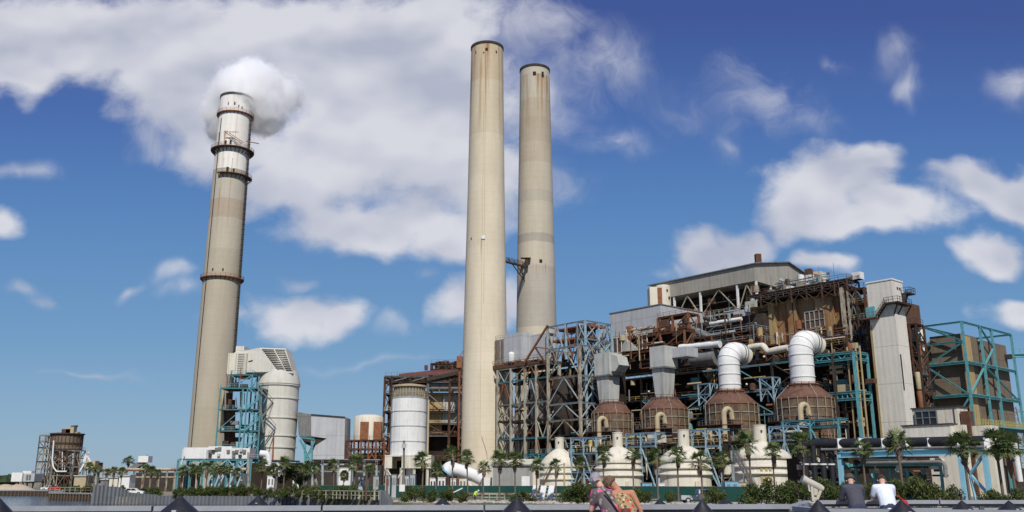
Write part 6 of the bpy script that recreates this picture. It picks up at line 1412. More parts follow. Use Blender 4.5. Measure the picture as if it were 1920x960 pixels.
for px, w_, pt, m_, lb in items:
    Yi = 168 if px < 930 else 160; 
    if px in (560, 508, 646): Yi = 195
    if px > 1350: Yi = 150
    t_ = thing('cabinet', lb, 'cabinet', gp(px, Yi)); xa, xb = XP(px-w_/2,900,Yi), XP(px+w_/2,900,Yi); zt5 = max(W(px,pt,Yi).z, 2.4)
    MB().box(xa, xb, Yi, Yi+2.2, 1.35, zt5).build('body', m_, t_); MB().box(xa-.08, xb+.08, Yi-.08, Yi+2.28, zt5+.005, zt5+.1).build('lid', 'greydk' if m_ != 'white' else 'white', t_)
    for k in range(2): MB().box(xa+(xb-xa)*(.15+.45*k), xa+(xb-xa)*(.38+.45*k), Yi-.05, Yi+.1, zt5-(zt5-1.35)*.45, zt5-(zt5-1.35)*.15).build('louvre', 'dark' if m_=='white' and px in (646,812,828) else 'greydk', t_)
yp = thing('utility_pole', 'slender grey utility pole in front of the white silo with a small box', 'pole', gp(757, 150)); MB().tube([gp(757,150), W(757.5,826,150)], .18, 8).build('pole', 'greydk', yp, True); MB().obox(W(757,840,149.7), .35,.2,.7).build('box', 'grey', yp); MB().obox(gp(754,149.5,2.6), .45,.25,1.1).build('meter_box', 'white', yp)
yp2 = thing('utility_pole', 'pale utility pole in front of the white electrical house', 'pole', gp(466, 178)); MB().tube([gp(466,178), W(465.5,848,178)], .22, 8).build('pole', 'palesteel', yp2, True)
yp3 = thing('utility_pole', 'thin post standing between the two brown posts of the first cream tank', 'pole', gp(1058, 160)); MB().tube([gp(1058,160), W(1058,868,160)], .14, 8).build('pole', 'pipe', yp3, True)
wpipe = thing('bent_pipe', 'white bent pipe dropping beside the foot of the cream vessel', 'pipe', gp(500, 200)); MB().tube([W(488,850,200), W(500,851,200), W(503,855,200), W(503.5,874,200)], .7, 12).build('tube', 'white', wpipe, True)
wpipe = thing('bent_pipe', 'white inverted bend pipe above the hedge right of the vessel foot', 'pipe', gp(520, 198)); MB().tube([W(512,884,198), W(514,875,198), W(520,872,198), W(526,875,198), W(527,893,198)], .6, 12).build('tube', 'white', wpipe, True)
fr2 = thing('pipe_rack', 'slim grey blue pipe rack on thin legs below the grey box duct', 'pipe rack', gp(630, 200)); y_ = 200
for py, w_, m_ in ((863,.6,'blue'),(867,.5,'dark'),(883,.35,'greyblue'),(864,.4,'darkrust')): member(fr2, 'beam', W(584,py,y_+(py%3)), W(712,py+1,y_+(py%3)), w_, m_)
for px in (586, 605, 634, 660, 683, 706): member(fr2, 'column', gp(px,y_), W(px,863,y_), .45, 'greyblue')
for px in (588, 640): member(fr2, 'brace', gp(px+12,y_), W(px,884,y_), .4, 'greyblue', 'B')
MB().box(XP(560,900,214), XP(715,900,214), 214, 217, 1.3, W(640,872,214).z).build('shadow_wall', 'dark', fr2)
MB().box(XP(470,900,222), XP(560,900,222), 222, 226, 1.3, W(520,868,222).z).build('shadow_wall', 'inner_shade', fr2)
g = MB(); handrail(g, [gp(996,165),gp(1088,160)],1.6,.12,2.2); o = g.build('railing','palesteel'); tag(o, 'pale tube railing rising behind the green fence at the first cream tank', 'railing')
for i, px in enumerate((1003, 1018, 1033)):
    o = MB().bar(gp(px-3,140,1.5), gp(px+2,141,3.55), .9, .12).build('leaning_board', 'white'); tag(o, ['leftmost of three white boards leaning on a rack before the green fence','middle and widest of three white boards leaning on a rack','rightmost of three white boards leaning on a rack before the green fence'][i], 'board')
o = MB(); [o.bar(gp(999,141.6,1.3+h), gp(1040,141.6,1.3+h), .1) for h in (.5,1.0,1.5,2.0)]; o = o.build('rack', 'greyblue'); tag(o, 'open grey rack behind the leaning white boards', 'rack')
o = MB().bar(gp(866,143,1.6)+Vector((-1.6,0,.8)), gp(866,143,2.3)+Vector((.1,0,.9)), .7, .15); o = o.build('tilted_board', 'white'); tag(o, 'tilted white panel behind a round shrub left of the crouching worker', 'panel')

# ============================================================ VEHICLES
def vehicle(kind, label, c, rot, L, body, cat):
    t = thing(kind, label, cat, c); m4 = Matrix.Translation(c) @ Matrix.Rotation(rot, 4, 'Z')
    f = lambda pts: [m4 @ Vector(p) for p in pts]
    W_ = .92
    if kind == 'pickup_truck':
        prof = [(-L/2,.45),(-L/2,1.05),(-.3,1.05),(-.3,1.8),(-.05,1.86),(1.1,1.86),(1.75,1.2),(L/2-.1,1.05),(L/2,.9),(L/2,.45)]
        win = [[(.0,1.2),(.0,1.72),(.5,1.74),(.5,1.2)],[(.62,1.2),(.62,1.74),(1.05,1.74),(1.55,1.2)]]
    else:
        prof = [(-L/2,.4),(-L/2,.95),(-1.5,1.05),(-.9,1.5),(.7,1.5),(1.3,1.0),(L/2,.85),(L/2,.4)]
        win = [[(-1.25,1.03),(-.82,1.42),(-.1,1.42),(-.1,1.03)],[(0,1.03),(0,1.42),(.62,1.42),(1.05,1.03)]]
    if kind == 'pickup_truck':
        for nm_, mt_, pf in (('cargo_bed', 'grey', [(-L/2,.45),(-L/2,1.05),(-.32,1.05),(-.32,.45)]), ('cab', body, [(-.3,.45),(-.3,1.8),(-.05,1.86),(1.1,1.86),(1.75,1.15),(1.75,.45)]), ('bonnet', body, [(1.76,.45),(1.76,1.14),(L/2-.1,1.02),(L/2,.9),(L/2,.45)])):
            MB().prism(f([(x,-W_,z) for x,z in pf]), m4.to_3x3() @ Vector((0,2*W_,0))).build(nm_, mt_, t)
    else: MB().prism(f([(x,-W_,z) for x,z in prof]), m4.to_3x3() @ Vector((0,2*W_,0))).build('body', body, t)
    for wn in win:
        for y in (-W_-.02, W_-.0): MB().prism(f([(x,y,z) for x,z in wn]), m4.to_3x3() @ Vector((0,.02,0))).build('window', 'glass', t)
    if kind == 'pickup_truck': MB().hexa(f([(-L/2+.1,-W_+.1,1.06),(-.4,-W_+.1,1.06),(-.4,W_-.1,1.06),(-L/2+.1,W_-.1,1.06),(-L/2+.1,-W_+.1,1.075),(-.4,-W_+.1,1.075),(-.4,W_-.1,1.075),(-L/2+.1,W_-.1,1.075)])).build('bed', 'dark', t)
    for x in (-L/2+.95, L/2-.95):
        for y in (-W_-.03, W_-.2): p, q = m4@Vector((x,y,.38)), m4@Vector((x,y+.24,.38)); w_ = MB().tube([p,q], .38, 18).build('wheel', 'rubber', t, True); MB().tube([p-(q-p)*.03, q+(q-p)*.03], .2, 12).build('rim', 'grey', w_)
    MB().hexa(f([(L/2-.02,-W_+.1,.65),(L/2+.03,-W_+.1,.65),(L/2+.03,-W_+.4,.65),(L/2-.02,-W_+.4,.65),(L/2-.02,-W_+.1,.85),(L/2+.03,-W_+.1,.85),(L/2+.03,-W_+.4,.85),(L/2-.02,-W_+.4,.85)])).build('headlight', 'signwhite', t)
    return t
vehicle('pickup_truck', 'white pickup truck with pale grey bed parked before the green fence', gp(1312, 128), R(4), 5.6, 'white', 'pickup')
vehicle('parked_car', 'white car parked just behind the tall corrugated bulkhead', gp(247, 196), R(10), 4.9, 'white', 'car')
vehicle('parked_car', 'white car parked near the foot of the distant rusty silo', gp(91, 300), R(20), 4.6, 'white', 'car')
vehicle('parked_car', 'red car parked beside the distant rusty silo', gp(104, 292), R(-10), 4.3, 'red', 'car')

# ============================================================ PALMS
def palm_proto(seed, crown_r, dead=True):
    rn = random.Random(seed); cr = MB()
    nf = 34
    for i in range(nf):
        az = rn.uniform(0, 2*math.pi); el = rn.uniform(-.6, 1.35); el = el if rn.random() < .8 else el*.5
        d = Vector((math.cos(az)*math.cos(el), math.sin(az)*math.cos(el), math.sin(el))); L = crown_r*rn.uniform(.42,.6)
        hub = d*L; hub.z -= .05*crown_r*(1-math.sin(el)); cr.bar((0,0,0), hub, .035*crown_r/1.3)
        side = d.cross(Vector((0,0,1))); side = side.normalized() if side.length > .05 else Vector((1,0,0)); up = side.cross(d)
        side = (side*math.cos(.5*rn.uniform(-1,1)) + up*math.sin(.5*rn.uniform(-1,1))).normalized()
        for k in range(13):
            a = (k-6)/6*1.45 + rn.uniform(-.06,.06); ll = crown_r*rn.uniform(.46,.62)*(1-.25*abs(k-6)/6)
            dd = (d*math.cos(a) + side*math.sin(a)).normalized(); w = dd.cross(up).normalized()*crown_r*.03 if dd.cross(up).length > .01 else side*.05
            m_ = hub + dd*ll*.6 + Vector((0,0,-ll*.06)); e = hub + dd*ll*1.05 + Vector((0,0,-ll*rn.uniform(.08,.4)))
            cr.add([hub-w*.4, hub+w*.4, m_+w, m_-w, e], [(0,1,2,3),(3,2,4)])
    me = cr.mesh('crown', 'palmleaf')
    dd_ = MB()
    for i in range(14):
        az = rn.uniform(0, 2*math.pi); d = Vector((math.cos(az),math.sin(az),0)); e = d*crown_r*rn.uniform(.2,.42)+Vector((0,0,-crown_r*rn.uniform(.3,.75))); w = d.cross(Vector((0,0,1)))*.1*crown_r
        dd_.add([d*.15-w*.3, d*.15+w*.3, e+w, e-w], [(0,1,2,3)])
    return me, dd_.mesh('dead_fronds', 'deadleaf')
PROTO = [palm_proto(s, 1.5) for s in (1, 2, 3, 4)]
def unit_trunk(seed):
    rn = random.Random(seed); b = MB(); pts = []; rs = []
    for k in range(15): z = k/14; pts.append((math.sin(z*3+seed)*.012, math.cos(z*2+seed)*.012, z)); rs.append((.15 - .03*z + (.02 if k == 0 else 0))*rn.uniform(.94,1.06))
    b.tube(pts, rs, 9); return b.mesh('trunk', 'trunkm')
def unit_boot(seed):
    rn = random.Random(seed); b = MB(); b.lathe((0,0,0), [(.14,-1),(.2,-.93),(.29,-.7),(.34,-.45),(.30,-.2),(.18,0)], 9)
    for k in range(40): az = rn.uniform(0,6.28); z = rn.uniform(-.95,-.1); d = Vector((math.cos(az),math.sin(az),0)); b.bar(d*.22+Vector((0,0,z)), d*.42+Vector((0,0,z+.16)), .07, .03)
    return b.mesh('boots', 'bootm')
TR = [unit_trunk(s) for s in (1,2,3)]; BO_ = [unit_boot(s) for s in (1,2)]
PALMS = [ # px, crown centre y, Y distance, crown radius in px, label
 (168,876,235,9,'small palm at the left end of the far left palm group'),(178,882,232,8,'short palm in the far left group, right of the leftmost one'),(186,880,230,9,'palm behind the left end of the corrugated bulkhead'),(200,886,236,8,'low palm in the gap left of the cream shed'),
 (214,882,230,9,'palm in front of the low cream shed'),(229,884,232,8,'palm just left of the parked white car'),(241,864,300,11,'tall dark headed palm on the left skyline'),(272,880,228,11,'palm below the white conveyor head box'),(285,883,226,10,'palm right of the white conveyor head box'),(296,888,222,8,'low palm at the right end of the far left group'),
 (342,884,184,12,'palm at the left end of the hedge'),(358,880,183,12,'second palm from the left end of the hedge'),(372,884,182,11,'palm under the left half of the white electrical house'),(388,878,181,13,'palm under the middle of the white electrical house'),(402,882,180,12,'palm before the left white enclosure'),(415,880,180,11,'palm between the two white enclosures'),(429,882,179,12,'palm before the right white enclosure'),(445,886,178,10,'low palm left of the pale utility pole'),
 (492,875,176,15,'palm left of the white bent pipe'),(515,882,175,12,'palm under the white inverted bend pipe'),(534,870,175,13,'taller palm right of the white inverted bend pipe'),(571,880,174,12,'slim palm in front of the dark leafy tree'),
 (590,884,172,11,'palm under the left leg of the grey box duct'),(627,873,168,14,'palm in front of the white site cabin, left side'),(645,890,166,9,'short stubby palm in front of the white site cabin'),(667,869,165,16,'large palm right of the white site cabin'),(692,880,163,13,'palm before the rusty pipe rack, left of the silo'),
 (793,864,150,17,'palm at the right foot of the white silo'),(818,880,149,13,'lower palm between the silo and the middle chimney'),(849,851,143,18,'tall palm just left of the middle chimney'),(877,859,142,16,'palm in front of the middle chimney'),(907,878,141,13,'shorter palm at the right edge of the middle chimney'),
 (937,862,140,18,'palm before the left half of the low concrete building'),(966,863,139,17,'palm before the right half of the low concrete building'),(1006,874,136,15,'palm by the leaning white boards, left side'),(1043,873,135,14,'palm by the leaning white boards, right side'),(1090,868,134,13,'palm inside the first pale blue portal frame'),
 (1131,852,131,18,'palm directly above the heads of the two women'),(1187,853,130,17,'palm in front of the right side of the second cream tank'),(1231,858,128,20,'dark palm between the second and third cream tanks'),(1270,855,126,17,'palm in front of the third cream tank'),(1313,864,124,20,'palm behind the white pickup truck'),(1354,862,123,20,'dark palm beneath the third pale blue portal frame'),
 (1401,832,118,21,'tall palm at the left edge of the largest cream tank'),(1449,847,117,19,'palm in front of the largest cream tank'),(1500,832,112,27,'wide palm behind the coin viewer'),(1617,844,107,22,'palm above the man in the dark shirt'),(1684,832,103,30,'wide palm right of the man in the white shirt'),
 (1806,838,96,32,'big palm with a thick bent trunk near the blue column'),(1868,832,95,29,'large dark palm at the far right, left of the pair'),(1893,838,94,27,'large palm at the far right edge')]
for i, (px, py, Y, cr_, lb) in enumerate(PALMS):
    rn2 = random.Random(i*13+5); top = W(px, py, Y); b0 = Vector((top.x, Y, 1.25)); h = top.z - 1.25; s = rn2.uniform(.9,1.12)*cr_*1.08*Y/1670/1.32
    t = thing('palm_tree', lb, 'palm tree', b0, 'sabal palms along the shore')
    lean = Vector((rn2.uniform(-.03,.03)*h, rn2.uniform(-.03,.03)*h, 0)); t.location = b0 - lean*.5
    ts = max(.8, s*.75); rotz = rn2.uniform(0, 6.28)
    def put(name, me, loc, sc_, rz):
        o = D.objects.new(name, me); COL.objects.link(o); o.parent = t; o.location = loc; o.scale = sc_; o.rotation_euler = (rn2.uniform(-.08,.08), rn2.uniform(-.08,.08), rz); return o
    o = put('trunk', TR[i%3], (0,0,0), (ts,ts,h), 0); o.rotation_euler = (-lean.y/h, lean.x/h, rotz) if h > 0 else (0,0,0)
    put('boots', BO_[i%2], lean+Vector((0,0,h-.05)), (ts*1.05,ts*1.05,min(2.2,h*.3)*rn2.uniform(.8,1.2)), rotz)
    a, dme = PROTO[i%4]; put('crown', a, lean+Vector((0,0,h)), (s,s,s*rn2.uniform(.85,1.05)), rotz)
    if i % 3 == 0: put('dead_fronds', dme, lean+Vector((0,0,h)), (s*.8,s*.8,s*.8), rotz)
# dark leafy tree
def leafblob(seed, n, lobes, leaf):
    rn = random.Random(seed); b = MB()
    for i in range(n):
        lx, ly, lz, r = rn.choice(lobes); u = Vector((rn.gauss(0,1),rn.gauss(0,1),rn.gauss(0,1))).normalized()*r*(rn.random()**.45)
        p = Vector((lx,ly,lz)) + Vector((u.x,u.y,u.z*.85))
        if p.z < .02: p.z = rn.uniform(.02,.3)
        a = Vector((rn.gauss(0,1),rn.gauss(0,1),rn.gauss(0,1))).normalized(); c = a.cross(Vector((rn.gauss(0,1),rn.gauss(0,1),rn.gauss(0,1)))).normalized(); s = leaf*rn.uniform(.6,1.4)
        b.add([p-a*s, p+c*s*.45, p+a*s, p-c*s*.45], [(0,1,2,3)])
    return b
def lobes(seed, n, R0=.5, squash=.8):
    rn = random.Random(seed); return [(rn.uniform(-.62,.62),rn.uniform(-.5,.5),rn.uniform(.15,squash),rn.uniform(.22,.42)) for _ in range(n)]
SH = [leafblob(s, 2600, lobes(s, 9), .055).mesh('foliage', 'shrubleaf') for s in (11,12,13,14,15)]
STM = []
for s in (1,2):
    rn = random.Random(s); b = MB()
    for k in range(9): az = rn.uniform(0,6.28); b.bar((rn.uniform(-.1,.1),rn.uniform(-.1,.1),0), (math.cos(az)*.4,math.sin(az)*.35,rn.uniform(.4,.8)), .03)
    STM.append(b.mesh('stems', 'bark'))
SHRUBS = [] # px, width px, top y, base Y, label
hx_ = [(337,'at the left tip of the left hedge'),(352,'below the leftmost hedge palm'),(367,'left of the first white enclosure'),(383,'below the middle of the white electrical house'),(398,'below the first white enclosure'),(414,'between the two white enclosures'),(430,'below the second white enclosure'),(446,'left of the pale utility pole'),(462,'right at the pale utility pole')]
for i, (px, l) in enumerate(hx_): SHRUBS.append((px, 26, [911,909,912,908,910,906,908,904,906][i], 176, 'hedge shrub '+l))
hx_ = [(490,910,'below the white bent pipe'),(507,911,'below the white inverted bend pipe'),(524,912,'below the taller palm by the bend pipe'),(541,908,'left of the dark leafy tree'),(560,905,'under the dark leafy tree'),(578,908,'right of the dark leafy tree'),(596,910,'below the left leg of the grey box duct'),(613,911,'below the middle of the grey box duct'),(631,908,'in front of the left part of the white cabin'),(650,907,'below the short stubby palm'),(668,910,'below the large palm beside the cabin'),(687,912,'left of the sheet pile corner'),(704,913,'behind the right end of the pale fence')]
for px, py, l in hx_: SHRUBS.append((px, 27, py, 173-(px-490)*.1, 'waterside shrub '+l))
SHRUBS += [(775,38,907,133,'round bright shrub right of the utility pole'),(806,24,914,132,'small round shrub between two palms left of the middle chimney'),(831,31,911,131,'round shrub at the foot of the tall palm'),(865,25,917,130,'round shrub beside the crouching worker'),
 (984,44,916,130,'spreading shrub left of the leaning white boards'),(1075,54,912,127,'bushy shrub left of the two women'),(1100,60,900,125,'tall dark shrub right behind the grey haired woman'),(1214,42,913,123,'loose shrub right of the two women'),(1259,24,917,122,'small shrub left of the pickup truck'),
 (1336,42,906,118,'feathery shrub partly hiding the pickup truck'),(1424,60,901,113,'dense shrub below the largest cream tank'),(1468,56,895,111,'dense dark shrub left of the coin viewer'),(1512,52,892,109,'tall shrub directly behind the coin viewer'),(1556,46,895,107,'shrub left of the man in the dark shirt'),
 (1590,40,893,106,'shrub behind the man in the dark shirt'),(1630,40,900,105,'low shrub between the two men'),(1700,56,892,101,'shrub right of the man in the white shirt'),(1752,62,890,99,'tall dark shrub midway along the right hand rail'),(1792,44,905,97,'low shrub at the foot of the blue column'),(1858,52,908,93,'low shrub under the pair of far right palms'),(1916,40,910,92,'shrub at the far right edge'),
 (128,30,909,226,'low shrub behind the timber bulkhead, left one'),(152,34,908,226,'low shrub behind the timber bulkhead, right one'),(228,20,908,200,'shrub left of the white car'),(272,20,910,198,'shrub right of the white car'),(290,22,911,192,'shrub at the right end of the corrugated bulkhead')]
for i, (px, w_, py, Y, lb) in enumerate(SHRUBS):
    rn2 = random.Random(i+500); b0 = gp(px, Y, 1.2); sx = w_/2*Y/1640/.78; h = (W(px,py,Y).z-1.2)/.98
    t = thing('shrub', lb, 'shrub', b0, 'shrubs along the shore')
    for nm, me in (('foliage', SH[i%5]), ('stems', STM[i%2])):
        o = D.objects.new(nm, me); COL.objects.link(o); o.parent = t; o.scale = (sx*1.08, sx*1.05, h*.93); o.rotation_euler = (0,0,[0,3.14][i%2]+rn2.uniform(-.3,.3))
tr_ = thing('leafy_tree', 'dark leafy tree above the hedge between the cream vessel and the grey duct', 'tree', gp(560, 178)); b0 = gp(560,178)
fb = leafblob(5, 5200, [(rnx*3.6, rny*2, 3.0+rnz*3.2, rr__) for rnx, rny, rnz, rr__ in [(random.uniform(-1,1),random.uniform(-1,1),random.random(),random.uniform(.8,1.5)) for _ in range(15)]], .2)
o = D.objects.new('crown', fb.mesh('crown','treeleaf')); COL.objects.link(o); o.parent = tr_
g = MB(); g.tube([(0,0,0),(.1,0,1.5),(0,.1,3.2)], [.28,.22,.15], 8)
for k in range(7): a = k*.9; g.tube([(0,.05,1.6+k*.2),(math.cos(a)*1.5,math.sin(a)*1.0,3.3),(math.cos(a)*2.6,math.sin(a)*1.4,4.8)], [.12,.08,.04], 6)
o = D.objects.new('trunk', g.mesh('trunk','bark')); COL.objects.link(o); o.parent = tr_

# ============================================================ FOREGROUND BOARDWALK RAILS
DK = 2.70
def railrun(label, pts, ztop, panel=True, front=.085, wcap=.22, step=2.4):
    t = thing('boardwalk_railing', label, 'railing', (pts[0][0], pts[0][1], DK))
    for i, (p, q) in enumerate(zip(pts, pts[1:])):
        p, q = Vector(p+(0,)), Vector(q+(0,)); d = (q-p).normalized(); nn = Vector((d.y,-d.x,0)); L = (q-p).length; n = max(1, round(L/3.2))
        for k in range(n):
            a, c = p+(q-p)*(k/n), p+(q-p)*((k+1)/n)-d*.035; z = ztop; dz = random.uniform(-.004,.004)
            MB().hexa([a-nn*wcap/2+Vector((0,0,z-front+dz)),c-nn*wcap/2+Vector((0,0,z-front+dz)),c+nn*wcap/2+Vector((0,0,z-front+dz)),a+nn*wcap/2+Vector((0,0,z-front+dz)),a-nn*wcap/2+Vector((0,0,z+dz)),c-nn*wcap/2+Vector((0,0,z+dz)),c+nn*wcap/2+Vector((0,0,z+dz)),a+nn*wcap/2+Vector((0,0,z+dz))]).build('cap_board', 'railboard', t)
        MB().bar(p+Vector((0,0,ztop-front-.03)), q+Vector((0,0,ztop-front-.03)), .12, .055).build('gap_shade_strip', 'rail_under', t)  # dark strip stands in for the shadow gap below the cap
        if panel: MB().bar(p+Vector((0,0,ztop-front-.19)), q+Vector((0,0,ztop-front-.19)), .05, .22).build('side_board', 'railboard', t); MB().bar(p+Vector((0,0,ztop-front-.45)), q+Vector((0,0,ztop-front-.45)), .05, .18).build('side_board', 'railboard', t)
        m_ = max(1, round(L/step))
        for k in range(m_+1): v = p.lerp(q,k/m_); MB().obox((v.x,v.y,DK-.1), .06,.06, ztop-front-DK+.04, math.atan2(d.y,d.x)).build('post', 'rail_under', t)
    return t
zr = lambda py, Y: EYE - (py-903)*Y/1620
xp = lambda px, Y: (px-960)*Y/1712
RZ = zr(943.5, 16.4)
railrun('grey board railing across the left and middle foreground that the two women lean on', [(xp(-160,15.6),15.6),(xp(300,15.9),15.9),(xp(1473,17.2),17.2)], RZ)
RZ2 = zr(935.5, 22)
railrun('farther grey railing on the right that the two men lean on', [(xp(1476,17.25),17.25),(xp(1512,22),22),(xp(1980,22.6),22.6)], RZ2)
RZ3 = zr(949.5, 15.5)
railrun('nearest grey rail at the right in front of the men and the viewer', [(xp(1480,17.3),17.0),(xp(1530,15.8),15.8),(xp(1990,14.6),14.6)], RZ3, False)
railrun('low inner rail of the right foreground, dark planks below', [(xp(1540,14.6),14.6),(xp(1990,14.0),14.0)], RZ3-.2, True) if False else None
dkb = MB(); 
for k in range(24): x = xp(1560,15)+k*.62; dkb.box(x, x+.14, 15.4, 15.46, DK, RZ3-.16)
dkb.box(xp(1545,15), xp(1990,15), 15.5, 15.53, RZ3-.5, RZ3-.2); o = dkb.build('wooden_bench_back', 'woodpile'); tag(o, 'brown slatted timber back under the nearest right hand rail', 'bench back')
# ---- capped piles
def pile(px, py, Y, w60, h60, label, rcap):
    """tip at (px,py); cap radius rcap; slope from the photo."""
    tip = W(px, py, Y); slope = h60/(w60/2)
    hc = rcap*slope; t = thing('mooring_pile', label, 'pile', (tip.x, Y, 0), 'pointed black pile caps along the boardwalk')
    MB().lathe((tip.x,Y,tip.z), [(rcap*1.0,-hc-.13),(rcap*1.0,-hc),(rcap*.96,-hc+.012),(rcap*.5,-hc*.5+.004),(rcap*.12,-hc*.1),(.008,0)], 40).build('cap', 'cap', t, True)
    MB().lathe((tip.x,Y,0), [(rcap*.86,-.8),(rcap*.9,tip.z-hc-.02)], 24).build('post', 'woodpile', t, True)
    if rcap: MB().obox((tip.x+.02,Y-rcap*.80,tip.z-hc*.75), .022,.02,.018).build('screw', 'grey', t)
pile(339,929,9.5,72,31,'large black pile cap in the left foreground, left of its neighbour behind the rail',.245)
pile(485,928,19.5,36,17,'black pile cap peeking over the left rail behind it',.245)
pile(830,933,19.5,28,12,'small black pile cap behind the rail left of the middle chimney palms',.23)
pile(969,931,10.8,58,29,'large black pile cap left of the two women, below the low concrete building',.245)
pile(1237,935,21,20,9,'small black pile cap behind the rail right of the two women',.24)
pile(1316,936,14.2,40,23,'black pile cap below the white pickup truck',.24)
pile(1533,936.5,13.6,42,22.5,'black pile cap below the coin viewer',.24)
pile(1689,937,12.6,43,20,'wide black pile cap right of the man in the white shirt',.24)
pile(1803,938,15.8,34,15,'black pile cap, left one of the two at the right end',.235)
pile(1891,938.5,15.4,34,14,'black pile cap at the right end of the foreground',.235)
pile(0,934,14,24,12,'black pile cap cut by the left edge of the picture',.24)
pile(1360,934,21.5,18,7,'tiny black pile cap behind the rail below the feathery shrub',.24)
# ---- coin viewer
Yv = 18.2; vt = thing('coin_viewer', 'tan coin operated viewer on its pedestal pointing up to the left', 'viewer', (xp(1523,Yv), Yv, DK))
a, c = W(1505,898,Yv), W(1543,917.5,Yv); dv = (c-a).normalized()
MB().tube([a, a+dv*.012, c-dv*.06, c], [.072,.075,.072,.055], 24).build('barrel', 'scope', vt, True)
MB().tube([a-dv*.015, a+dv*.05], .082, 24).build('lens_hood', 'scope', vt, True); MB().tube([a-dv*.018,a-dv*.016],.075,20).build('lens','glass',vt)
MB().tube([c, c+dv*.03], .05, 16).build('eyepiece', 'rubber', vt)
mid = a.lerp(c,.62); MB().obox((mid.x-.01,Yv,mid.z-.19), .038,.045,.16).build('coin_box', 'scope', vt)
g = MB(); h0 = a.lerp(c,.22)+Vector((0,-.06,-.07)); h1 = a.lerp(c,.45)+Vector((0,-.06,-.1)); g.tube([h0,h0+Vector((.005,-.01,-.11)),h1+Vector((-.02,-.01,-.08)),h1],.018,10); g.build('handle','scope',vt,True)
MB().bar(mid+Vector((-.1,-.075,-.02)), mid+Vector((-.09,-.075,-.3)), .04, .05).build('yoke', 'scope', vt); MB().bar(mid+Vector((.07,-.075,-.1)), mid+Vector((-.03,-.075,-.3)), .04, .05).build('yoke', 'scope', vt)
MB().lathe((mid.x-.05,Yv,0), [(.16,DK),(.16,DK+.04),(.055,DK+.1),(.05,mid.z-.42),(.10,mid.z-.38),(.11,mid.z-.33),(.07,mid.z-.29),(.07,mid.z-.22)], 24).build('pedestal', 'scope', vt, True)
sg = MB().obox((xp(1917,14.2),14.2,zr(962,14.2)), .07,.02,.09).build('small_sign', 'signwhite'); tag(sg, 'small white notice at the bottom right corner of the rail', 'sign')

# ============================================================ PEOPLE
def skinmesh(name, V, Ed, rad, mat, par, vox=.010):
    """One continuous surface grown round the joints: tapered limbs and joint ellipsoids fused by a voxel remesh."""
    X = Vector((1, 0, 0)); b = MB(); rad = [r if isinstance(r, tuple) else (r, r) for r in rad]
    def ring(p, d, r, n=14):
        a = X - d*X.dot(d)
        if a.length < .15: a = Vector((0, 0, 1)) - d*d.z
        a.normalize(); c = d.cross(a); k = len(b.v)
        for q in range(n): g = 2*math.pi*q/n; b.v.append(p + a*math.cos(g)*r[0] + c*math.sin(g)*r[1])
        return k
    for p, q in Ed:
        P, Q = Vector(V[p]), Vector(V[q]); d = (Q-P).normalized(); n = 14; k = ring(P, d, rad[p], n); k2 = ring(Q, d, rad[q], n)
        for m_ in range(n): m2 = (m_+1) % n; b.f.append((k+m_, k+m2, k2+m2, k2+m_))
        b.f.append(tuple(k+m_ for m_ in range(n))[::-1]); b.f.append(tuple(k2+m_ for m_ in range(n)))
    for v, r in zip(V, rad):
        v = Vector(v); n = 14; k = len(b.v); rz = min(r); rows = 7
        for i_ in range(rows):
            th = math.pi*(i_+.5)/rows
            for q in range(n): g = 2*math.pi*q/n; b.v.append(v + Vector((math.cos(g)*math.sin(th)*r[0], math.sin(g)*math.sin(th)*r[1], math.cos(th)*rz)))
        for i_ in range(rows-1):
            for q in range(n): q2 = (q+1) % n; b.f.append((k+i_*n+q, k+(i_+1)*n+q, k+(i_+1)*n+q2, k+i_*n+q2))
        b.f.append(tuple(k+q for q in range(n))); b.f.append(tuple(k+(rows-1)*n+q for q in range(n))[::-1])
    me = b.mesh(name, mat); o = D.objects.new(name, me); COL.objects.link(o)
    rm = o.modifiers.new('remesh', 'REMESH'); rm.mode = 'VOXEL'; rm.voxel_size = vox; rm.use_smooth_shade = True
    sm = o.modifiers.new('smooth', 'SMOOTH'); sm.factor = .5; sm.iterations = 3 if vox < .011 else 6
    if par: o.parent = par
    return o
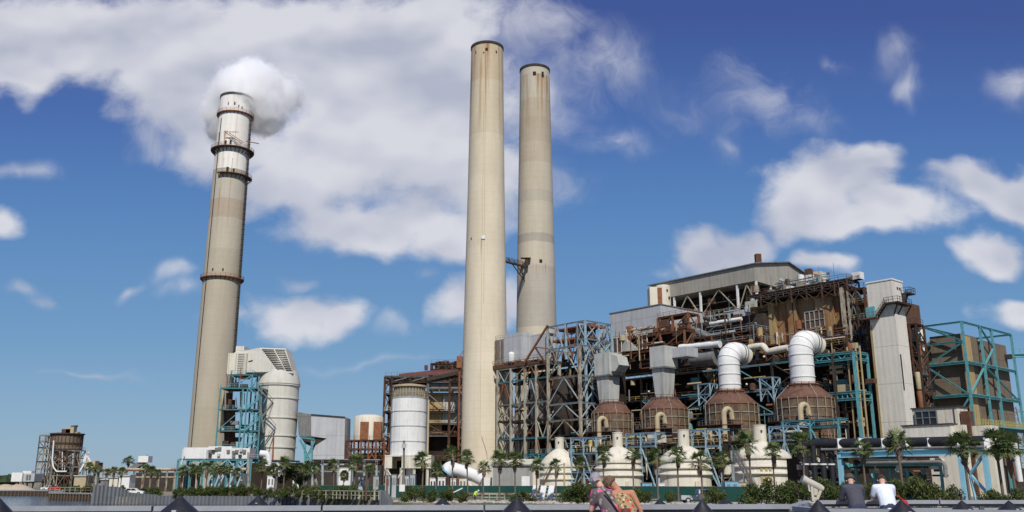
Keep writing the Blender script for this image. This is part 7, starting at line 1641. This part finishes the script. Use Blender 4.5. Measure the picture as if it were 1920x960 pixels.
def person(label, loc, J, scale=1., female=False, skin='skin', hair='hairgrey', top='shirtgrey', sleeve=.45, bottom='jeans', hat=None, topname='shirt', rotz=0, hairlen=.0, straps=False, headband=False):
    """J: joint positions in metres relative to the deck under the hips (x right, y away from camera, z up)."""
    t = thing('person', label, 'person', loc); t.scale = (scale,)*3; t.rotation_euler = (0,0,rotz)
    j = {k: Vector(v) for k, v in J.items()}
    hip, chest, neck, head = j['hip'], j['chest'], j['neck'], j['head']
    up = (head-neck).normalized()
    V = [hip, hip.lerp(chest,.5), chest, chest.lerp(neck,.55), neck, neck.lerp(head,.45)+Vector((0,0,0)), head, head+up*.075]
    Rr = [(.13,.12),(.11,.10),(.115,.10),(.085,.075),(.058,.058),(.062,.066),(.086,.10),(.06,.07)]
    TR_ = [(.205,.155),(.20,.145),(.21,.14),(.145,.11)] if not female else [(.20,.16),(.16,.135),(.17,.135),(.115,.095)]
    if sleeve == 0: Rr[2] = (.14,.11); Rr[3] = (.10,.08)
    Ed = [(0,1),(1,2),(2,3),(3,4),(4,5),(5,6),(6,7)]
    def chain(start, pts, rs):
        k = start
        for p, r in zip(pts, rs): V.append(Vector(p)); Rr.append(r); Ed.append((k, len(V)-1)); k = len(V)-1
        return k
    for s in 'LR':
        sh, el, wr, hd = j['sh'+s], j['el'+s], j['wr'+s], j['hd'+s]
        k = chain(3, [sh, sh.lerp(el,.5), el, el.lerp(wr,.4), wr, wr.lerp(hd,.6)], [.062,.05,.04,.042,.028,(.04,.022)])
        f = (hd-wr).normalized(); sd_ = f.cross(Vector((0,1,0))); sd_ = sd_.normalized() if sd_.length > .1 else Vector((1,0,0))
        pk = len(V)-1; base = V[pk]
        for q in range(4): o_ = sd_*(-.03+.02*q); chain(pk, [base+f*.05+o_, base+f*.085+o_+Vector((0,.012,-.012)), base+f*(.11-.008*abs(q-1.4))+o_+Vector((0,.01,-.035))], [.0105,.0095,.008])
        chain(pk, [base+sd_*.045+f*.01, base+sd_*.06+f*.045], [.011,.009])
        hp_, kn, an, to = j['hp'+s], j['kn'+s], j['an'+s], j['to'+s]
        chain(0, [hp_, hp_.lerp(kn,.5), kn, kn.lerp(an,.35), an, to], [.105,.085,.06,.058,.04,.035])
    body = skinmesh('body', V, Ed, Rr, skin, t)
    # face
    fd = (j['face']-head).normalized(); sx = fd.cross(up).normalized()
    fm = MB()
    c = head+fd*.105-up*.02; fm.tube([c+up*.03, c-up*.012+fd*.02, c-up*.03], [.008,.015,.008], 8)
    for s in (-1,1): e = head+sx*s*.088-up*.01; fm.tube([e+up*.03,e+sx*s*.012,e-up*.03],[.006,.013,.006],6)
    fm.build('nose_and_ears', skin, None); o = D.objects[-1] if False else COL.objects[-1]
    o.location = o.location; o.parent = t
    ey = MB()
    for s in (-1,1): e = head+fd*.092+sx*s*.032+up*.015; ey.lathe(e, [(.001,-.008),(.009,-.004),(.009,.004),(.001,.008)], 8)
    o = ey.build('eyes', 'glass', None); o.parent = t
    mo = MB().tube([head+fd*.098-up*.062-sx*.022, head+fd*.104-up*.065, head+fd*.098-up*.062+sx*.022], .006, 6); o = mo.build('mouth', 'red', None); o.parent = t
    # hair: cap over the skull away from the face
    hm = MB(); rn = random.Random(len(label))
    q = up.to_track_quat('Z','Y'); 
    for i in range(9):
        for k in range(20):
            th = math.pi*.62*(i+.5)/9; ph = 2*math.pi*k/20; d = q @ Vector((math.sin(th)*math.cos(ph), math.sin(th)*math.sin(ph), math.cos(th)))
            if d.dot(fd) > .45 and th > .8: continue
            p = head + up*.028 + Vector((d.x*.080,d.y*.088,d.z*.092)) - fd*.012; r = (.026 if hairlen or headband else .022)*rn.uniform(.85,1.15)
            hm.lathe(p, [(.002,-r),(r*.8,-r*.6),(r,0),(r*.8,r*.6),(.002,r)], 6)
    if hairlen: 
        for k in range(14): ph = math.pi*k/13; d = q @ Vector((math.cos(ph)*.95,0,0)) + (-fd)*math.sin(ph)*1.0; p = head+Vector((d.x*.095,d.y*.105,d.z*.1)); hm.tube([p,p-up*hairlen],[.03,.02],6)
    o = hm.build('hair', hair, None, True); o.parent = t
    if hat:
        c = head+up*.05; hb = MB(); hb.lathe((0,0,0), [(.122,-.03),(.125,.03),(.11,.09),(.06,.12),(.001,.128)], 20); 
        me = hb.mesh('cap', hat); o = D.objects.new('cap', me); COL.objects.link(o); o.parent = t; o.location = c-up*.01; o.rotation_euler = q.to_euler()
        b2 = MB().tube([c+fd*.09,c+fd*.17-up*.02],[.075,.05],12); 
    if headband:
        hb = MB(); hb.ring((0,0,0), .113, .014, 24, .02); me = hb.mesh('headband','strap'); o = D.objects.new('headband', me); COL.objects.link(o); o.parent = t; o.location = head+up*.055; o.rotation_euler = q.to_euler()
    # clothes: slightly larger skins over the same joints
    ex = .018
    CV = [hip-Vector((0,0,.10)), hip.lerp(chest,.5), chest, chest.lerp(neck,.55), chest.lerp(neck,.86)]; CR = TR_ + [(.072,.072)]
    if not sleeve: CV, CR = CV[:3] + [chest.lerp(neck,.25)], TR_[:3] + [(.15,.12)]
    CE = [(k_,k_+1) for k_ in range(len(CV)-1)]
    if sleeve:
        for s in 'LR': sh, el = j['sh'+s], j['el'+s]; n0 = len(CV); CV += [sh, sh.lerp(el,sleeve)]; CR += [.088,.072]; CE += [(3,n0),(n0,n0+1)]
        if sleeve > .9:
            for s in 'LR': el, wr = j['el'+s], j['wr'+s]; n0 = len(CV); CV += [el, el.lerp(wr,.8)]; CR += [.058,.045]; CE += [(n0-3 if s=='R' else 6, n0),(n0,n0+1)] if False else [(n0,n0+1)]
    skinmesh(topname, CV, CE, CR, top, t, .014)
    PV = [hip-Vector((0,0,.03))]; PR = [(.172,.14)]; PE = []
    for s in 'LR':
        hp_, kn, an = j['hp'+s], j['kn'+s], j['an'+s]; n0 = len(PV); PV += [hp_, hp_.lerp(kn,.5), kn, an]; PR += [.122,.102,.08,.068]; PE += [(0,n0),(n0,n0+1),(n0+1,n0+2),(n0+2,n0+3)]
    skinmesh('trousers', PV, PE, PR, bottom, t, .014)
    sh_ = MB()
    for s in 'LR': sh_.tube([j['an'+s]+Vector((0,-.04,-.04)), j['to'+s]], [.055,.05], 10)
    o = sh_.build('shoes', 'rubber', None, True); o.parent = t
    return t
# woman with grey hair, back to us, leaning on her left elbow
Y1 = 15.9
def lean(hipx, bend, tilt, female=True, w=.18):
    pass
person('grey haired woman in a charcoal top with pink flowers, leaning on the rail', (xp(1146,Y1-.35), Y1-.42, DK),
 dict(hip=(0.02,0,.92), chest=(-.09,.16,1.18), neck=(-.165,.25,1.40), head=(-.235,.32,1.515), face=(-.20,.62,1.40),
  shL=(-.275,.17,1.30), elL=(-.345,.24,1.03), wrL=(-.22,.40,1.12), hdL=(-.13,.44,1.13), shR=(.055,.19,1.28), elR=(.17,.34,1.10), wrR=(.10,.45,1.14), hdR=(.03,.46,1.14),
  hpL=(-.08,0,.86), hpR=(.10,0,.86), knL=(-.09,-.02,.48), knR=(.11,.03,.48), anL=(-.10,-.1,.09), anR=(.12,-.08,.09), toL=(-.11,.06,.04), toR=(.13,.08,.04)),
 1., True, 'skin', 'hairgrey', M['dress1'], .5, M['dress1'], None, 'blouse', hairlen=.05)
person('tanned woman with brown hair in a sleeveless tan and red floral dress, leaning left', (xp(1176,Y1-.55), Y1-.50, DK),
 dict(hip=(.02,0,.90), chest=(-.06,.18,1.17), neck=(-.125,.27,1.35), head=(-.245,.30,1.455), face=(-.30,.45,1.22),
  shL=(-.20,.22,1.28), elL=(-.22,.38,1.05), wrL=(-.12,.46,1.13), hdL=(-.03,.46,1.14), shR=(.085,.16,1.305), elR=(.215,.12,1.05), wrR=(.25,.16,.84), hdR=(.25,.18,.74),
  hpL=(-.08,0,.84), hpR=(.10,0,.84), knL=(-.09,0,.47), knR=(.11,.02,.47), anL=(-.10,-.1,.09), anR=(.12,-.06,.09), toL=(-.11,.06,.04), toR=(.13,.1,.04)),
 1., True, 'skintan', 'hairbrown', M['dress2'], 0, M['dress2'], None, 'dress', hairlen=.02)
# handbag strap and bag
b = MB(); o0 = Vector((xp(1146,Y1-.35), Y1-.42, DK)); b.bar(o0+Vector((-.13,.02,1.34)), o0+Vector((.17,-.17,.86)), .03, .012); o = b.build('bag_strap','strap'); st_o = o
bg_ = thing('shoulder_bag', 'small brown round shoulder bag between the two women on a black strap', 'bag', o0+Vector((.2,-.12,.7))); st_o.parent = bg_; st_o.location = st_o.location - bg_.location
MB().lathe(o0+Vector((.19,-.19,.98)), [(.001,-.1),(.07,-.08),(.09,0),(.07,.08),(.001,.1)], 16).build('pouch', 'maroon', bg_, True)
# two men at the farther rail
Y2 = 21.4
man = lambda bx, twist=0: dict(hip=(0,0,.95), chest=(0,.17,1.26), neck=(.01+twist,.31,1.44), head=(.02+twist*1.6,.40,1.555), face=(.03+twist*2,.76,1.46),
  shL=(-.195,.22,1.38), elL=(-.26,.34,1.12), wrL=(-.12,.5,1.10), hdL=(-.03,.54,1.10), shR=(.195,.22,1.38), elR=(.26,.34,1.12), wrR=(.14,.5,1.10), hdR=(.05,.54,1.10),
  hpL=(-.1,0,.9), hpR=(.1,0,.9), knL=(-.11,-.03,.5), knR=(.11,-.02,.5), anL=(-.12,-.12,.09), anR=(.12,-.12,.09), toL=(-.12,.06,.04), toR=(.12,.06,.04))
p1_ = person('man in a charcoal shirt and cap leaning on the far rail, seen from behind', (xp(1600,Y2), Y2, DK), man(0), .98, False, 'skin', 'hairdark', 'shirtgrey', .95, 'jeans', 'capm')
p2_ = person('man in a white shirt and navy trousers leaning on the far rail, seen from behind', (xp(1658,Y2), Y2, DK), man(0,.015), .98, False, 'skin', 'hairdark', 'shirtwhite', .62, 'jeans')
rb_ = thing('shoulder_bag', 'red bag hanging at the right side of the man in the white shirt', 'bag', (xp(1683,Y2), Y2-.05, DK+.8)); MB().lathe((xp(1683,Y2), Y2-.1, DK+1.0), [(.02,-.2),(.09,-.17),(.10,-.05),(.07,.06),(.02,.09)], 14).build('pouch','red',rb_,True); MB().bar((xp(1682,Y2),Y2-.1,DK+1.08),(xp(1676,Y2),Y2+.05,DK+1.2),.02).build('strap','red',rb_)
# worker far away in hi-vis, stooping
wk = dict(hip=(0,0,.8), chest=(.16,0,1.12), neck=(.33,0,1.27), head=(.43,-.02,1.33), face=(.6,-.1,1.1),
  shL=(.22,.17,1.16), elL=(.38,.2,.9), wrL=(.45,.1,.65), hdL=(.47,.06,.57), shR=(.22,-.17,1.16), elR=(.38,-.2,.9), wrR=(.45,-.1,.65), hdR=(.47,-.06,.57),
  hpL=(0,.1,.76), hpR=(0,-.1,.76), knL=(.14,.12,.45), knR=(.12,-.12,.45), anL=(-.04,.12,.09), anR=(-.04,-.12,.09), toL=(.1,.12,.04), toR=(.1,-.12,.04))
person('worker in a yellow high visibility vest and white helmet stooping before the green fence', gp(890,137), wk, 1.15, False, 'skin', 'hairdark', 'hivis', .5, 'jeans', 'signwhite', 'vest')
